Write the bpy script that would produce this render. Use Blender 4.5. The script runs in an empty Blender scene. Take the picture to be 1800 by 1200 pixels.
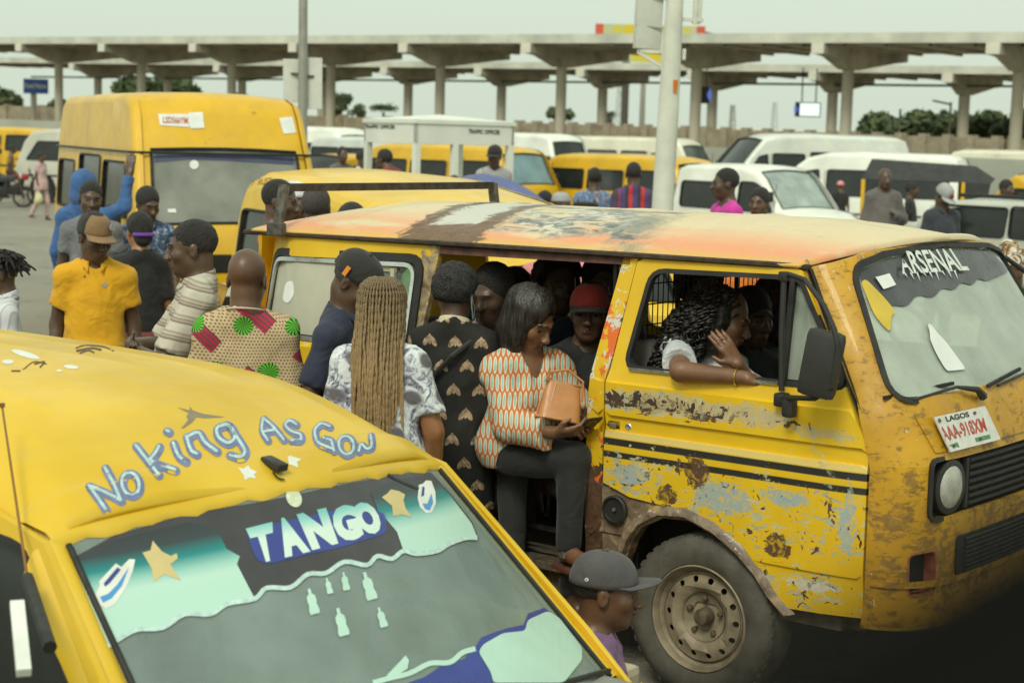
import bpy, bmesh, math, random
import numpy as np
from math import sin, cos, tan, pi, radians, sqrt, atan, atan2
from mathutils import Vector, Matrix, geometry
from mathutils.bvhtree import BVHTree

SC = bpy.context.scene
COL = SC.collection
random.seed(7)
RNG = np.random.default_rng(7)

# ---------------------------------------------------------------- camera
FPX = 3000.0; PITCH = atan(360/FPX); ROLL = radians(1.5); CAMH = 2.1
cF = np.array([0, cos(PITCH), -sin(PITCH)]); cR0 = np.array([1., 0, 0]); cU0 = np.array([0, sin(PITCH), cos(PITCH)])
cR = cR0*cos(ROLL)+cU0*sin(ROLL); cU = cU0*cos(ROLL)-cR0*sin(ROLL); cC = np.array([0, 0, CAMH])
cam_d = bpy.data.cameras.new('camera'); cam = bpy.data.objects.new('camera', cam_d); COL.objects.link(cam)
cam_d.sensor_width = 36.0; cam_d.lens = 36.0*FPX/1800.0; cam_d.clip_start = 0.02; cam_d.clip_end = 3000
cam.matrix_world = Matrix(((cR[0], cU[0], -cF[0], 0), (cR[1], cU[1], -cF[1], 0), (cR[2], cU[2], -cF[2], CAMH), (0, 0, 0, 1)))
cam_d.dof.use_dof = True; cam_d.dof.focus_distance = 6.5; cam_d.dof.aperture_fstop = 4.2
SC.camera = cam

# ---------------------------------------------------------------- sky, sun, exposure
SUN_EL, SUN_AZ = radians(48), radians(200)     # high, veiled by cloud, from behind the camera's left
W = bpy.data.worlds.new('World'); SC.world = W; W.use_nodes = True
nt = W.node_tree; bg = nt.nodes['Background']
sky = nt.nodes.new('ShaderNodeTexSky'); sky.sky_type = 'NISHITA'; sky.sun_disc = False
sky.sun_elevation = SUN_EL; sky.sun_rotation = SUN_AZ; sky.air_density = 1.0; sky.dust_density = 6.0; sky.ozone_density = 1.0
hsv = nt.nodes.new('ShaderNodeHueSaturation'); hsv.inputs['Saturation'].default_value = 0.12
nt.links.new(sky.outputs[0], hsv.inputs['Color'])
cl = nt.nodes.new('ShaderNodeMix'); cl.data_type = 'RGBA'; cl.inputs[0].default_value = 0.72   # cloud deck: even pale veil over the clear sky
nt.links.new(hsv.outputs[0], cl.inputs[6]); cl.inputs[7].default_value = (6.6, 7.6, 6.2, 1)
nt.links.new(cl.outputs[2], bg.inputs['Color']); bg.inputs['Strength'].default_value = 0.125
sun_d = bpy.data.lights.new('sun', 'SUN'); sun_d.energy = 1.5; sun_d.angle = radians(16); sun_d.color = (1.0, 0.98, 0.80)
sun = bpy.data.objects.new('sun', sun_d); COL.objects.link(sun)
_dir = Vector((sin(SUN_AZ)*cos(SUN_EL), cos(SUN_AZ)*cos(SUN_EL), sin(SUN_EL)))
sun.rotation_euler = _dir.to_track_quat('Z', 'Y').to_euler()
SC.view_settings.view_transform = 'Standard'; SC.view_settings.look = 'None'
SC.view_settings.exposure = 0.08; SC.view_settings.gamma = 1.0
SC.render.engine = 'CYCLES'
SC.cycles.use_denoising = True
SC.cycles.max_bounces = 8; SC.cycles.transparent_max_bounces = 12; SC.cycles.caustics_reflective = False; SC.cycles.caustics_refractive = False

# ---------------------------------------------------------------- projection helpers (a photo pixel and a depth -> a place)
def ray(x, y): return cF+cR*((x-900)/FPX)+cU*((600-y)/FPX)
def proj(P):
    v = np.asarray(P, float)-cC; d = v@cF
    return 900+FPX*(v@cR)/d, 600-FPX*(v@cU)/d, d
def atd(x, y, d): return cC+ray(x, y)*d
def atz(x, y, z):
    k = ray(x, y); return cC+k*((z-CAMH)/k[2])
def ground_z(x, y):
    t = min(1, max(0, (y-22)/10)); return -0.25*t*t*(3-2*t)
def place(px, d, z=None):
    """ground point seen in image column px at camera depth d"""
    x = (px-909)/FPX*d
    for _ in range(6):
        y = d/cos(PITCH); zz = ground_z(x, y) if z is None else z
        y = (d-(CAMH-zz)*sin(PITCH))/cos(PITCH)
        q = proj((x, y, zz+1.6)); x += (px-q[0])/FPX*d
    return np.array([x, y, zz])

# ---------------------------------------------------------------- objects
def tag(o, label=None, cat=None, group=None, kind=None):
    if label: o['label'] = label
    if cat: o['category'] = cat
    if group: o['group'] = group
    if kind: o['kind'] = kind
    return o
def thing(name, label, cat, loc=(0, 0, 0), rz=0.0, group=None, rot=None):
    o = bpy.data.objects.new(name, None); COL.objects.link(o); o.empty_display_size = 0.1
    o.location = Vector([float(c) for c in loc]); o.rotation_euler = rot if rot else (0, 0, rz)
    return tag(o, label, cat, group)
def mesh_np(name, V, F, mats, parent=None, smooth=False, mi=None):
    """V (n,3); F list of faces or (m,k) array"""
    me = bpy.data.meshes.new(name)
    V = np.asarray(V, np.float32).reshape(-1, 3)
    if isinstance(F, np.ndarray):
        n, k = F.shape
        me.vertices.add(len(V)); me.vertices.foreach_set('co', V.ravel())
        me.loops.add(n*k); me.loops.foreach_set('vertex_index', F.astype(np.int32).ravel())
        me.polygons.add(n); me.polygons.foreach_set('loop_start', np.arange(0, n*k, k, dtype=np.int32))
        try: me.polygons.foreach_set('loop_total', np.full(n, k, np.int32))
        except Exception: pass
        me.update(calc_edges=True); me.validate()
    else:
        me.from_pydata([tuple(map(float, v)) for v in V], [], [tuple(int(i) for i in f) for f in F]); me.update()
    if not isinstance(mats, (list, tuple)): mats = [mats]
    for m in mats: me.materials.append(m)
    if mi is not None and len(mi) == len(me.polygons): me.polygons.foreach_set('material_index', np.asarray(mi, np.int32))
    if smooth: me.polygons.foreach_set('use_smooth', np.ones(len(me.polygons), bool))
    o = bpy.data.objects.new(name, me); COL.objects.link(o)
    if parent: o.parent = parent
    return o
def sharp(o, ang=35):
    o.data.polygons.foreach_set('use_smooth', np.ones(len(o.data.polygons), bool))
    try: o.data.set_sharp_from_angle(angle=radians(ang))
    except Exception: pass
    return o

class MB:
    """collects simple shapes into one mesh"""
    def __init__(s): s.v = []; s.f = []; s.m = []; s.mi = 0
    def add(s, V, F):
        b = len(s.v); s.v += [tuple(map(float, v)) for v in V]
        for f in F: s.f.append(tuple(int(i)+b for i in f)); s.m.append(s.mi)
        return s
    def box(s, c, d, R=None, bev=0.0):
        hx, hy, hz = d[0]/2, d[1]/2, d[2]/2; R = R or Matrix.Identity(3); c = Vector(c)
        if bev <= 0:
            V = [c+R@Vector((x*hx, y*hy, z*hz)) for x in (-1, 1) for y in (-1, 1) for z in (-1, 1)]
            return s.add(V, [(0, 1, 3, 2), (4, 6, 7, 5), (0, 4, 5, 1), (2, 3, 7, 6), (0, 2, 6, 4), (1, 5, 7, 3)])
        bm = bmesh.new(); bmesh.ops.create_cube(bm, size=1)
        for v in bm.verts: v.co = Vector((v.co.x*d[0], v.co.y*d[1], v.co.z*d[2]))
        bmesh.ops.bevel(bm, geom=bm.edges[:], offset=bev, segments=2, affect='EDGES', profile=0.6)
        bm.verts.index_update(); V = [c+R@v.co for v in bm.verts]; F = [[v.index for v in f.verts] for f in bm.faces]; bm.free()
        return s.add(V, F)
    def bar(s, a, b, w, h, up=(0, 0, 1)):
        a, b = Vector(a), Vector(b); x = (b-a); L = x.length; x.normalize(); u = Vector(up); y = u.cross(x)
        if y.length < 1e-4: y = Vector((0, 1, 0)).cross(x)
        y.normalize(); z = x.cross(y); R = Matrix((x, y, z)).transposed()
        return s.box((a+b)/2, (L, w, h), R)
    def tube(s, pts, r, n=8, cap=True):
        pts = [Vector(p) for p in pts]; rr = r if isinstance(r, (list, tuple)) else [r]*len(pts)
        V = []; F = []; pu = None
        for i, p in enumerate(pts):
            t = (pts[min(i+1, len(pts)-1)]-pts[max(i-1, 0)]).normalized()
            if pu is None: pu = Vector((0, 0, 1)) if abs(t.z) < 0.9 else Vector((1, 0, 0))
            a = (pu-t*pu.dot(t)).normalized(); b = t.cross(a); pu = a
            for k in range(n):
                g = 2*pi*k/n; V.append(p+(a*cos(g)+b*sin(g))*rr[i])
        for i in range(len(pts)-1):
            for k in range(n):
                F.append((i*n+k, i*n+(k+1) % n, (i+1)*n+(k+1) % n, (i+1)*n+k))
        if cap: F.append(tuple(range(n))[::-1]); F.append(tuple((len(pts)-1)*n+k for k in range(n)))
        return s.add(V, F)
    def lathe(s, prof, n=24, M=None, close=False, cap=True):
        """prof (r, h) about local z, placed by matrix M"""
        M = M or Matrix.Identity(4); V = []; F = []
        for r, h in prof:
            for k in range(n): g = 2*pi*k/n; V.append(M@Vector((r*cos(g), r*sin(g), h)))
        m = len(prof)
        for i in range(m-1 if not close else m):
            j = (i+1) % m
            for k in range(n): F.append((i*n+k, i*n+(k+1) % n, j*n+(k+1) % n, j*n+k))
        if not close and cap:
            if prof[0][0] > 1e-4: F.append(tuple(range(n))[::-1])
            if prof[-1][0] > 1e-4: F.append(tuple((m-1)*n+k for k in range(n)))
        return s.add(V, F)
    def grid(s, fn, nu, nv):
        V = [fn(i/nu, j/nv) for i in range(nu+1) for j in range(nv+1)]; w = nv+1
        return s.add(V, [(i*w+j, i*w+j+1, (i+1)*w+j+1, (i+1)*w+j) for i in range(nu) for j in range(nv)])
    def prism(s, poly, fa, fb):
        """poly of 2-d points mapped by fa (one side) and fb (other side)"""
        n = len(poly); V = [fa(*p) for p in poly]+[fb(*p) for p in poly]
        F = [tuple(range(n)), tuple(range(n, 2*n))[::-1]]+[(i, i+n, (i+1) % n+n, (i+1) % n) for i in range(n)]
        return s.add(V, F)
    def build(s, name, mats, parent=None, smooth=None):
        o = mesh_np(name, np.array(s.v), s.f, mats, parent, mi=s.m)
        if smooth: sharp(o, smooth)
        return o
def Mat4(loc, x, y, z):
    return Matrix(((x[0], y[0], z[0], loc[0]), (x[1], y[1], z[1], loc[1]), (x[2], y[2], z[2], loc[2]), (0, 0, 0, 1)))

def copy_tree(o, parent=None):
    c = o.copy(); COL.objects.link(c); c.parent = parent
    for ch in list(o.children): copy_tree(ch, c)
    return c

# ---------------------------------------------------------------- 2-d panels with holes
def inside(P, poly):
    x, y = P[:, 0], P[:, 1]; r = np.zeros(len(P), bool); n = len(poly)
    for i in range(n):
        x0, y0 = poly[i]; x1, y1 = poly[(i+1) % n]
        if y0 == y1: continue
        r ^= ((y0 > y) != (y1 > y)) & (x < (x1-x0)*(y-y0)/(y1-y0)+x0)
    return r
def rpoly(pts, r, n=4):
    """round the corners of a polygon; r a number or one per corner"""
    out = []; N = len(pts); rr = r if isinstance(r, (list, tuple)) else [r]*N
    for i in range(N):
        p = Vector(pts[i]); a = Vector(pts[i-1])-p; b = Vector(pts[(i+1) % N])-p
        q = min(rr[i], a.length*.49, b.length*.49)
        if q < 1e-4: out.append(tuple(p)); continue
        A = p+a.normalized()*q; B = p+b.normalized()*q
        for k in range(n+1):
            t = k/n; out.append(tuple(A*(1-t)**2+p*2*t*(1-t)+B*t*t))
    return out
def densify(poly, step):
    out = []; n = len(poly)
    for i in range(n):
        a, b = np.array(poly[i]), np.array(poly[(i+1) % n]); m = max(1, int(np.linalg.norm(b-a)/step))
        out += [tuple(a+(b-a)*k/m) for k in range(m)]
    return out
def tri_panel(outline, holes=(), step=0.12, rows=()):
    """triangles of a polygon with holes; rows: extra y levels to sample"""
    loops = [densify(outline, step)]+[densify(h, step) for h in holes]
    V = []; E = []
    for L in loops:
        b = len(V); V += [Vector(p) for p in L]; E += [(b+i, b+(i+1) % len(L)) for i in range(len(L))]
    P = np.array(outline); lo, hi = P.min(0), P.max(0)
    gx = np.arange(lo[0]+step*.5, hi[0], step); gy = sorted(list(np.arange(lo[1]+step*.5, hi[1], step))+[r for r in rows if lo[1] < r < hi[1]])
    G = np.array([(x, y) for x in gx for y in gy]) if len(gx) and len(gy) else np.zeros((0, 2))
    if len(G):
        k = inside(G, outline)
        for h in holes: k &= ~inside(G, h)
        V += [Vector((float(a), float(b))) for a, b in G[k]]
    vs, es, fs, *_ = geometry.delaunay_2d_cdt(V, E, [], 0, 1e-5)
    vs = np.array([(v.x, v.y) for v in vs]); fs = np.array([tuple(f) for f in fs])
    c = vs[fs].mean(1); k = inside(c, outline)
    for h in holes: k &= ~inside(c, h)
    return vs, fs[k]
def panel(mb, outline, holes, fn, thick=0.01, step=0.12, rows=()):
    """fn(a, b, off) -> point; a real sheet of the given thickness"""
    vs, fs = tri_panel(outline, holes, step, rows)
    n = len(vs); V = [fn(a, b, 0.0) for a, b in vs]+[fn(a, b, thick) for a, b in vs]
    F = [tuple(f) for f in fs]+[tuple(int(i)+n for i in f[::-1]) for f in fs]
    cnt = {}
    for f in fs:
        for i in range(3):
            a, b = int(f[i]), int(f[(i+1) % 3]); key = (min(a, b), max(a, b)); cnt[key] = None if key in cnt else (a, b)
    F += [(e[1], e[0], e[0]+n, e[1]+n) for e in cnt.values() if e]
    return mb.add(V, F)
def band(mb, loop, w, fn, d0, d1):
    """a raised ring of width w (outwards) along a closed 2-d loop"""
    P = np.array(loop); n = len(P); c = P.mean(0)
    T = np.roll(P, -1, 0)-np.roll(P, 1, 0); N = np.stack([T[:, 1], -T[:, 0]], 1); N /= np.linalg.norm(N, axis=1)[:, None]+1e-9
    if ((P-c)*N).sum() < 0: N = -N
    Q = P+N*w; V = []; F = []
    for A, d in ((P, d1), (P, d0), (Q, d0), (Q, d1)): V += [fn(a, b, d) for a, b in A]
    for k in range(4):
        for i in range(n): F.append((k*n+i, k*n+(i+1) % n, ((k+1) % 4)*n+(i+1) % n, ((k+1) % 4)*n+i))
    return mb.add(V, F)

# ---------------------------------------------------------------- materials
MATS = {}
def _new(name):
    m = bpy.data.materials.new(name); m.use_nodes = True; t = m.node_tree; b = t.nodes['Principled BSDF']; return m, t, b
def nd(t, typ, **kw):
    n = t.nodes.new(typ)
    for k, v in kw.items():
        if k.startswith('i_'):
            key = k[2:]; key = int(key) if key.isdigit() else key.replace('_', ' '); n.inputs[key].default_value = v
        else: setattr(n, k, v)
    return n
def coords(t, scale=(1, 1, 1), rot=(0, 0, 0), loc=(0, 0, 0), kind='Object'):
    c = nd(t, 'ShaderNodeTexCoord'); m = nd(t, 'ShaderNodeMapping'); t.links.new(c.outputs[kind], m.inputs[0])
    m.inputs['Scale'].default_value = scale; m.inputs['Rotation'].default_value = rot; m.inputs['Location'].default_value = loc
    return m.outputs[0]
def noise(t, vec, scale, detail=3, rough=0.55, dist=0.0):
    n = nd(t, 'ShaderNodeTexNoise', i_Scale=scale, i_Detail=detail, i_Roughness=rough, i_Distortion=dist)
    t.links.new(vec, n.inputs['Vector']); return n.outputs['Fac']
def ramp(t, fac, stops):
    r = nd(t, 'ShaderNodeValToRGB'); e = r.color_ramp.elements
    while len(e) < len(stops): e.new(0.5)
    for k, (p, c) in enumerate(stops):
        e[k].position = p; e[k].color = (c if len(c) == 4 else (*c, 1)) if isinstance(c, tuple) else (c, c, c, 1)
    t.links.new(fac, r.inputs[0]); return r.outputs[0]
def math_(t, op, a, b=0.0, clamp=False):
    n = nd(t, 'ShaderNodeMath', operation=op, use_clamp=clamp)
    for k, v in enumerate((a, b)):
        if hasattr(v, 'links'): t.links.new(v, n.inputs[k])
        else: n.inputs[k].default_value = v
    return n.outputs[0]
def mixc(t, fac, a, b):
    n = nd(t, 'ShaderNodeMix', data_type='RGBA')
    for k, v in ((0, fac), (6, a), (7, b)):
        if hasattr(v, 'links'): t.links.new(v, n.inputs[k])
        elif k: n.inputs[k].default_value = (*v, 1) if len(v) == 3 else v
        else: n.inputs[0].default_value = v
    return n.outputs[2]
def sepxyz(t, vec):
    s = nd(t, 'ShaderNodeSeparateXYZ'); t.links.new(vec, s.inputs[0]); return s.outputs
def bump(t, b, h, strength=0.3, dist=0.01):
    n = nd(t, 'ShaderNodeBump', i_Strength=strength, i_Distance=dist); t.links.new(h, n.inputs['Height']); t.links.new(n.outputs[0], b.inputs['Normal'])
def simple(name, col, rough=0.6, metal=0.0, var=0.12, scale=9.0, bmp=0.0, bscale=60.0, spec=None, emit=None, coat=0.0):
    """plain surface with faint mottling (dirt, fading) and optional fine relief"""
    if name in MATS: return MATS[name]
    m, t, b = _new(name); b.inputs['Roughness'].default_value = rough; b.inputs['Metallic'].default_value = metal
    if spec is not None: b.inputs['Specular IOR Level'].default_value = spec
    if coat: b.inputs['Coat Weight'].default_value = coat; b.inputs['Coat Roughness'].default_value = 0.15
    v = coords(t)
    if var:
        f = noise(t, v, scale, 4); lo = tuple(c*(1-var) for c in col); hi = tuple(min(1, c*(1+var)) for c in col)
        t.links.new(ramp(t, f, [(0.3, lo), (0.7, hi)]), b.inputs['Base Color'])
        t.links.new(ramp(t, noise(t, v, scale*2.7, 3), [(0.3, max(0, rough-.1)), (0.7, min(1, rough+.12))]), b.inputs['Roughness'])
    else: b.inputs['Base Color'].default_value = (*col, 1)
    if bmp: bump(t, b, noise(t, v, bscale, 4), bmp, 0.004)
    if emit: b.inputs['Emission Color'].default_value = (*emit[0], 1); b.inputs['Emission Strength'].default_value = emit[1]
    MATS[name] = m; return m
def srgb(r, g, b):
    f = lambda c: (c/255/12.92) if c <= 10 else ((c/255+.055)/1.055)**2.4
    return (f(r), f(g), f(b))
# ================================================================ people: one continuous body surface per person
def axis(lo, hi, coarse, zones):
    out = [lo]; x = lo
    while x < hi:
        s = coarse
        for c, h, st in zones:
            if c-h <= x <= c+h: s = min(s, st)
            elif x < c-h and x+s > c-h: s = max(min(s, c-h-x), min(st, s))
        x += s; out.append(x)
    return np.array(out, np.float32)
class Field:
    def __init__(s, ax): s.ax = ax; s.D = np.full([len(a) for a in ax], 1.0, np.float32)
    def sl(s, lo, hi, mg):
        r = []
        for a, l, h in zip(s.ax, lo, hi):
            i = max(0, np.searchsorted(a, l-mg)-1); j = min(len(a), np.searchsorted(a, h+mg)+1)
            if j-i < 1: return None
            r.append(slice(i, j))
        return tuple(r)
    def put(s, sl, d, k, op):
        A = s.D[sl]
        if op == 'sub': A2 = -d; h = np.maximum(k-np.abs(A-A2), 0)/k; s.D[sl] = np.maximum(A, A2)+h*h*k*.25
        else: h = np.maximum(k-np.abs(A-d), 0)/k; s.D[sl] = np.minimum(A, d)-h*h*k*.25
    def P(s, sl): return [a[x].reshape([-1 if i == j else 1 for j in range(3)]) for i, (a, x) in enumerate(zip(s.ax, sl))]
    def cap(s, a, b, ra, rb, k=0.02, op='add', end=None, start=None):
        a = np.asarray(a, float); b = np.asarray(b, float); R = max(ra, rb)
        sl = s.sl(np.minimum(a, b)-R, np.maximum(a, b)+R, 0.05+k)
        if sl is None: return
        X, Y, Z = s.P(sl); d = b-a; L = max(1e-6, d@d)
        t = np.clip(((X-a[0])*d[0]+(Y-a[1])*d[1]+(Z-a[2])*d[2])/L, 0, 1)
        q = np.sqrt((X-a[0]-t*d[0])**2+(Y-a[1]-t*d[1])**2+(Z-a[2]-t*d[2])**2)-(ra+(rb-ra)*t)
        u = d/sqrt(L)
        if end is not None: q = np.maximum(q, (X-b[0])*u[0]+(Y-b[1])*u[1]+(Z-b[2])*u[2]-end)
        if start is not None: q = np.maximum(q, -((X-a[0])*u[0]+(Y-a[1])*u[1]+(Z-a[2])*u[2])-start)
        s.put(sl, q.astype(np.float32), k, op)
    def ell(s, c, r, k=0.02, op='add', R=None, cut=None):
        c = np.asarray(c, float); r = np.asarray(r, float); m = r.max() if R is not None else r
        sl = s.sl(c-m, c+m, 0.05+k)
        if sl is None: return
        X, Y, Z = s.P(sl); p = [X-c[0], Y-c[1], Z-c[2]]
        if R is not None: p = [R[0, i]*p[0]+R[1, i]*p[1]+R[2, i]*p[2] for i in range(3)]
        k0 = np.sqrt(sum((p[i]/r[i])**2 for i in range(3))); k1 = np.sqrt(sum((p[i]/r[i]**2)**2 for i in range(3)))+1e-6
        q = k0*(k0-1)/k1
        if cut is not None:
            for n, o in cut: q = np.maximum(q, n[0]*p[0]+n[1]*p[1]+n[2]*p[2]-o)
        s.put(sl, q.astype(np.float32), k, op)
    def plane(s, n, p):
        X, Y, Z = s.P((slice(None),)*3); s.D = np.maximum(s.D, (n[0]*(X-p[0])+n[1]*(Y-p[1])+n[2]*(Z-p[2])).astype(np.float32))
    def wob(s, amp, freq, seed, zs=1.0):
        r = np.random.default_rng(seed); X, Y, Z = s.P((slice(None),)*3); w = 0
        near = np.abs(s.D) < 0.05
        for i in range(4):
            k = r.normal(size=3); k /= np.linalg.norm(k); k = k*freq*(0.7+.25*i); k[2] *= zs
            w = w+np.sin(k[0]*X+k[1]*Y+k[2]*Z+r.uniform(0, 6.28)+1.5*np.sin(.6*(k[1]*X+k[2]*Y+k[0]*Z)))
        s.D = np.where(near, s.D+(amp*w/2).astype(np.float32), s.D)
    def crease(s, amp, freq, seed):
        r = np.random.default_rng(seed+77); X, Y, Z = s.P((slice(None),)*3); near = np.abs(s.D) < 0.05; w = 0
        for i in range(5):
            k = r.normal(size=3)*np.array((1, 1, .8)); k *= freq*(.7+.22*i)/np.linalg.norm(k); q = np.abs(np.sin(k[0]*X+k[1]*Y+k[2]*Z+r.uniform(0, 6.28)+1.3*np.sin(.7*(k[2]*X-k[0]*Z)+i)+.8*np.sin(9*Y+7*X)))
            m = .5+.5*np.sin(r.normal(size=3)@np.array((8, 8, 9))*0+6*X*r.normal()+5*Z*r.normal()+4*Y+i*1.7); w = w+(1-q)**2.2*m
        s.D = np.where(near, s.D+(amp*(.9-w)).astype(np.float32), s.D)
    def mesh(s):
        D = s.D; ax = s.ax; ins = D < 0
        nx, ny, nz = [n-1 for n in D.shape]
        cnt = np.zeros((nx, ny, nz), np.int8)
        for i in (0, 1):
            for j in (0, 1):
                for k in (0, 1): cnt += ins[i:i+nx, j:j+ny, k:k+nz]
        act = np.argwhere((cnt > 0) & (cnt < 8))
        if len(act) == 0: return np.zeros((0, 3)), np.zeros((0, 4), int)
        idx = np.full((nx, ny, nz), -1, np.int64); idx[tuple(act.T)] = np.arange(len(act))
        S = np.zeros((len(act), 3)); C = np.zeros(len(act))
        cor = [(i, j, k) for i in (0, 1) for j in (0, 1) for k in (0, 1)]
        val = {c: D[act[:, 0]+c[0], act[:, 1]+c[1], act[:, 2]+c[2]] for c in cor}
        pos = {c: np.stack([ax[d][act[:, d]+c[d]] for d in range(3)], 1) for c in cor}
        for c in cor:
            for d in range(3):
                if c[d]: continue
                e = tuple(1 if q == d else c[q] for q in range(3)); a, b = val[c], val[e]; m = (a < 0) != (b < 0)
                t = np.where(m, a/np.where(m, a-b, 1), 0)[:, None]; S += np.where(m[:, None], pos[c]+(pos[e]-pos[c])*t, 0); C += m
        V = S/C[:, None]; F = []
        for d in range(3):
            u, v = (d+1) % 3, (d+2) % 3
            s0 = [slice(None)]*3; s1 = [slice(None)]*3; s0[d] = slice(0, -1); s1[d] = slice(1, None)
            a, b = ins[tuple(s0)], ins[tuple(s1)]; E = np.argwhere(a != b)
            E = E[(E[:, u] > 0) & (E[:, v] > 0) & (E[:, u] < D.shape[u]-1) & (E[:, v] < D.shape[v]-1)]
            if not len(E): continue
            fl = a[tuple(E.T)]; q = []
            for du, dv in ((1, 1), (0, 1), (0, 0), (1, 0)):
                g = E.copy(); g[:, u] -= du; g[:, v] -= dv; q.append(idx[tuple(g.T)])
            q = np.stack(q, 1); q[~fl] = q[~fl][:, ::-1]; F.append(q)
        F = np.concatenate(F); F = F[(F >= 0).all(1)]
        return V, F

def rotm(yaw=0, pitch=0, roll=0):
    """yaw about z, pitch about x (positive looks down for a figure facing -y), roll about y; degrees"""
    return np.array(Matrix.Rotation(radians(yaw), 3, 'Z')@Matrix.Rotation(radians(pitch), 3, 'X')@Matrix.Rotation(radians(roll), 3, 'Y'))

def skin_mat(name, c):
    if name in MATS: return MATS[name]
    m, t, b = _new(name); v = coords(t)
    t.links.new(ramp(t, noise(t, v, 14, 4), [(0.3, tuple(x*.8 for x in c)), (0.7, tuple(x*1.18 for x in c))]), b.inputs['Base Color'])
    b.inputs['Roughness'].default_value = 0.40; b.inputs['Subsurface Weight'].default_value = 0.06; b.inputs['Subsurface Radius'].default_value = (.02, .008, .004)
    bump(t, b, noise(t, v, 260, 2), 0.12, 0.002); MATS[name] = m; return m
SK = {'d': skin_mat('skin_dark', (0.115, 0.060, 0.034)), 'm': skin_mat('skin_brown', (0.18, 0.088, 0.045)), 'l': skin_mat('skin_warm_brown', (0.30, 0.135, 0.055)), 'k': skin_mat('skin_deep', (0.095, 0.056, 0.036))}
LIP = skin_mat('lips', (0.10, 0.035, 0.028)); BROW = simple('brow_hair', (0.008, 0.006, 0.005), .8, var=0)
EYE = simple('eye_white', (0.30, 0.26, 0.21), .25, var=0); IRIS = simple('eye_iris', (0.012, 0.008, 0.006), .15, var=0)
def hair_mat(name='hair_black', c=(0.011, 0.009, 0.008), sc=170, st=1.0, rough=.55, stretch=(1, 1, 1)):
    if name in MATS: return MATS[name]
    m, t, b = _new(name); v = coords(t, stretch); n = noise(t, v, sc, 3)
    t.links.new(ramp(t, n, [(0.38, tuple(x*.4 for x in c)), (0.64, tuple(x*3.2 for x in c))]), b.inputs['Base Color'])
    b.inputs['Roughness'].default_value = rough; bump(t, b, n, st, 0.012); MATS[name] = m; return m
HAIR = hair_mat(); HAIRS = hair_mat('hair_straight', (0.012, 0.009, 0.007), 120, .5, .38, (1, 1, .06)); HAIRG = hair_mat('hair_greying', (0.035, 0.03, 0.027), 300, .5, .8)
def cloth(name, col, var=0.2, bmp=.55, rough=.85, weave=420):
    if name in MATS: return MATS[name]
    m, t, b = _new(name); v = coords(t); f = noise(t, v, 7, 3)
    t.links.new(ramp(t, f, [(0.3, tuple(c*(1-var) for c in col)), (0.7, tuple(min(1, c*(1+var)) for c in col))]), b.inputs['Base Color'])
    b.inputs['Roughness'].default_value = rough; b.inputs['Sheen Weight'].default_value = .12
    cloth_bump(t, b, v, bmp, weave); MATS[name] = m; return m
def cloth_bump(t, b, v, s=.35, weave=420):
    h = math_(t, 'ADD', math_(t, 'MULTIPLY', noise(t, v, 8, 2, .45, 1.6), 1.0), math_(t, 'MULTIPLY', noise(t, v, weave, 1), .10))
    bump(t, b, h, s, .03)

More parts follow.
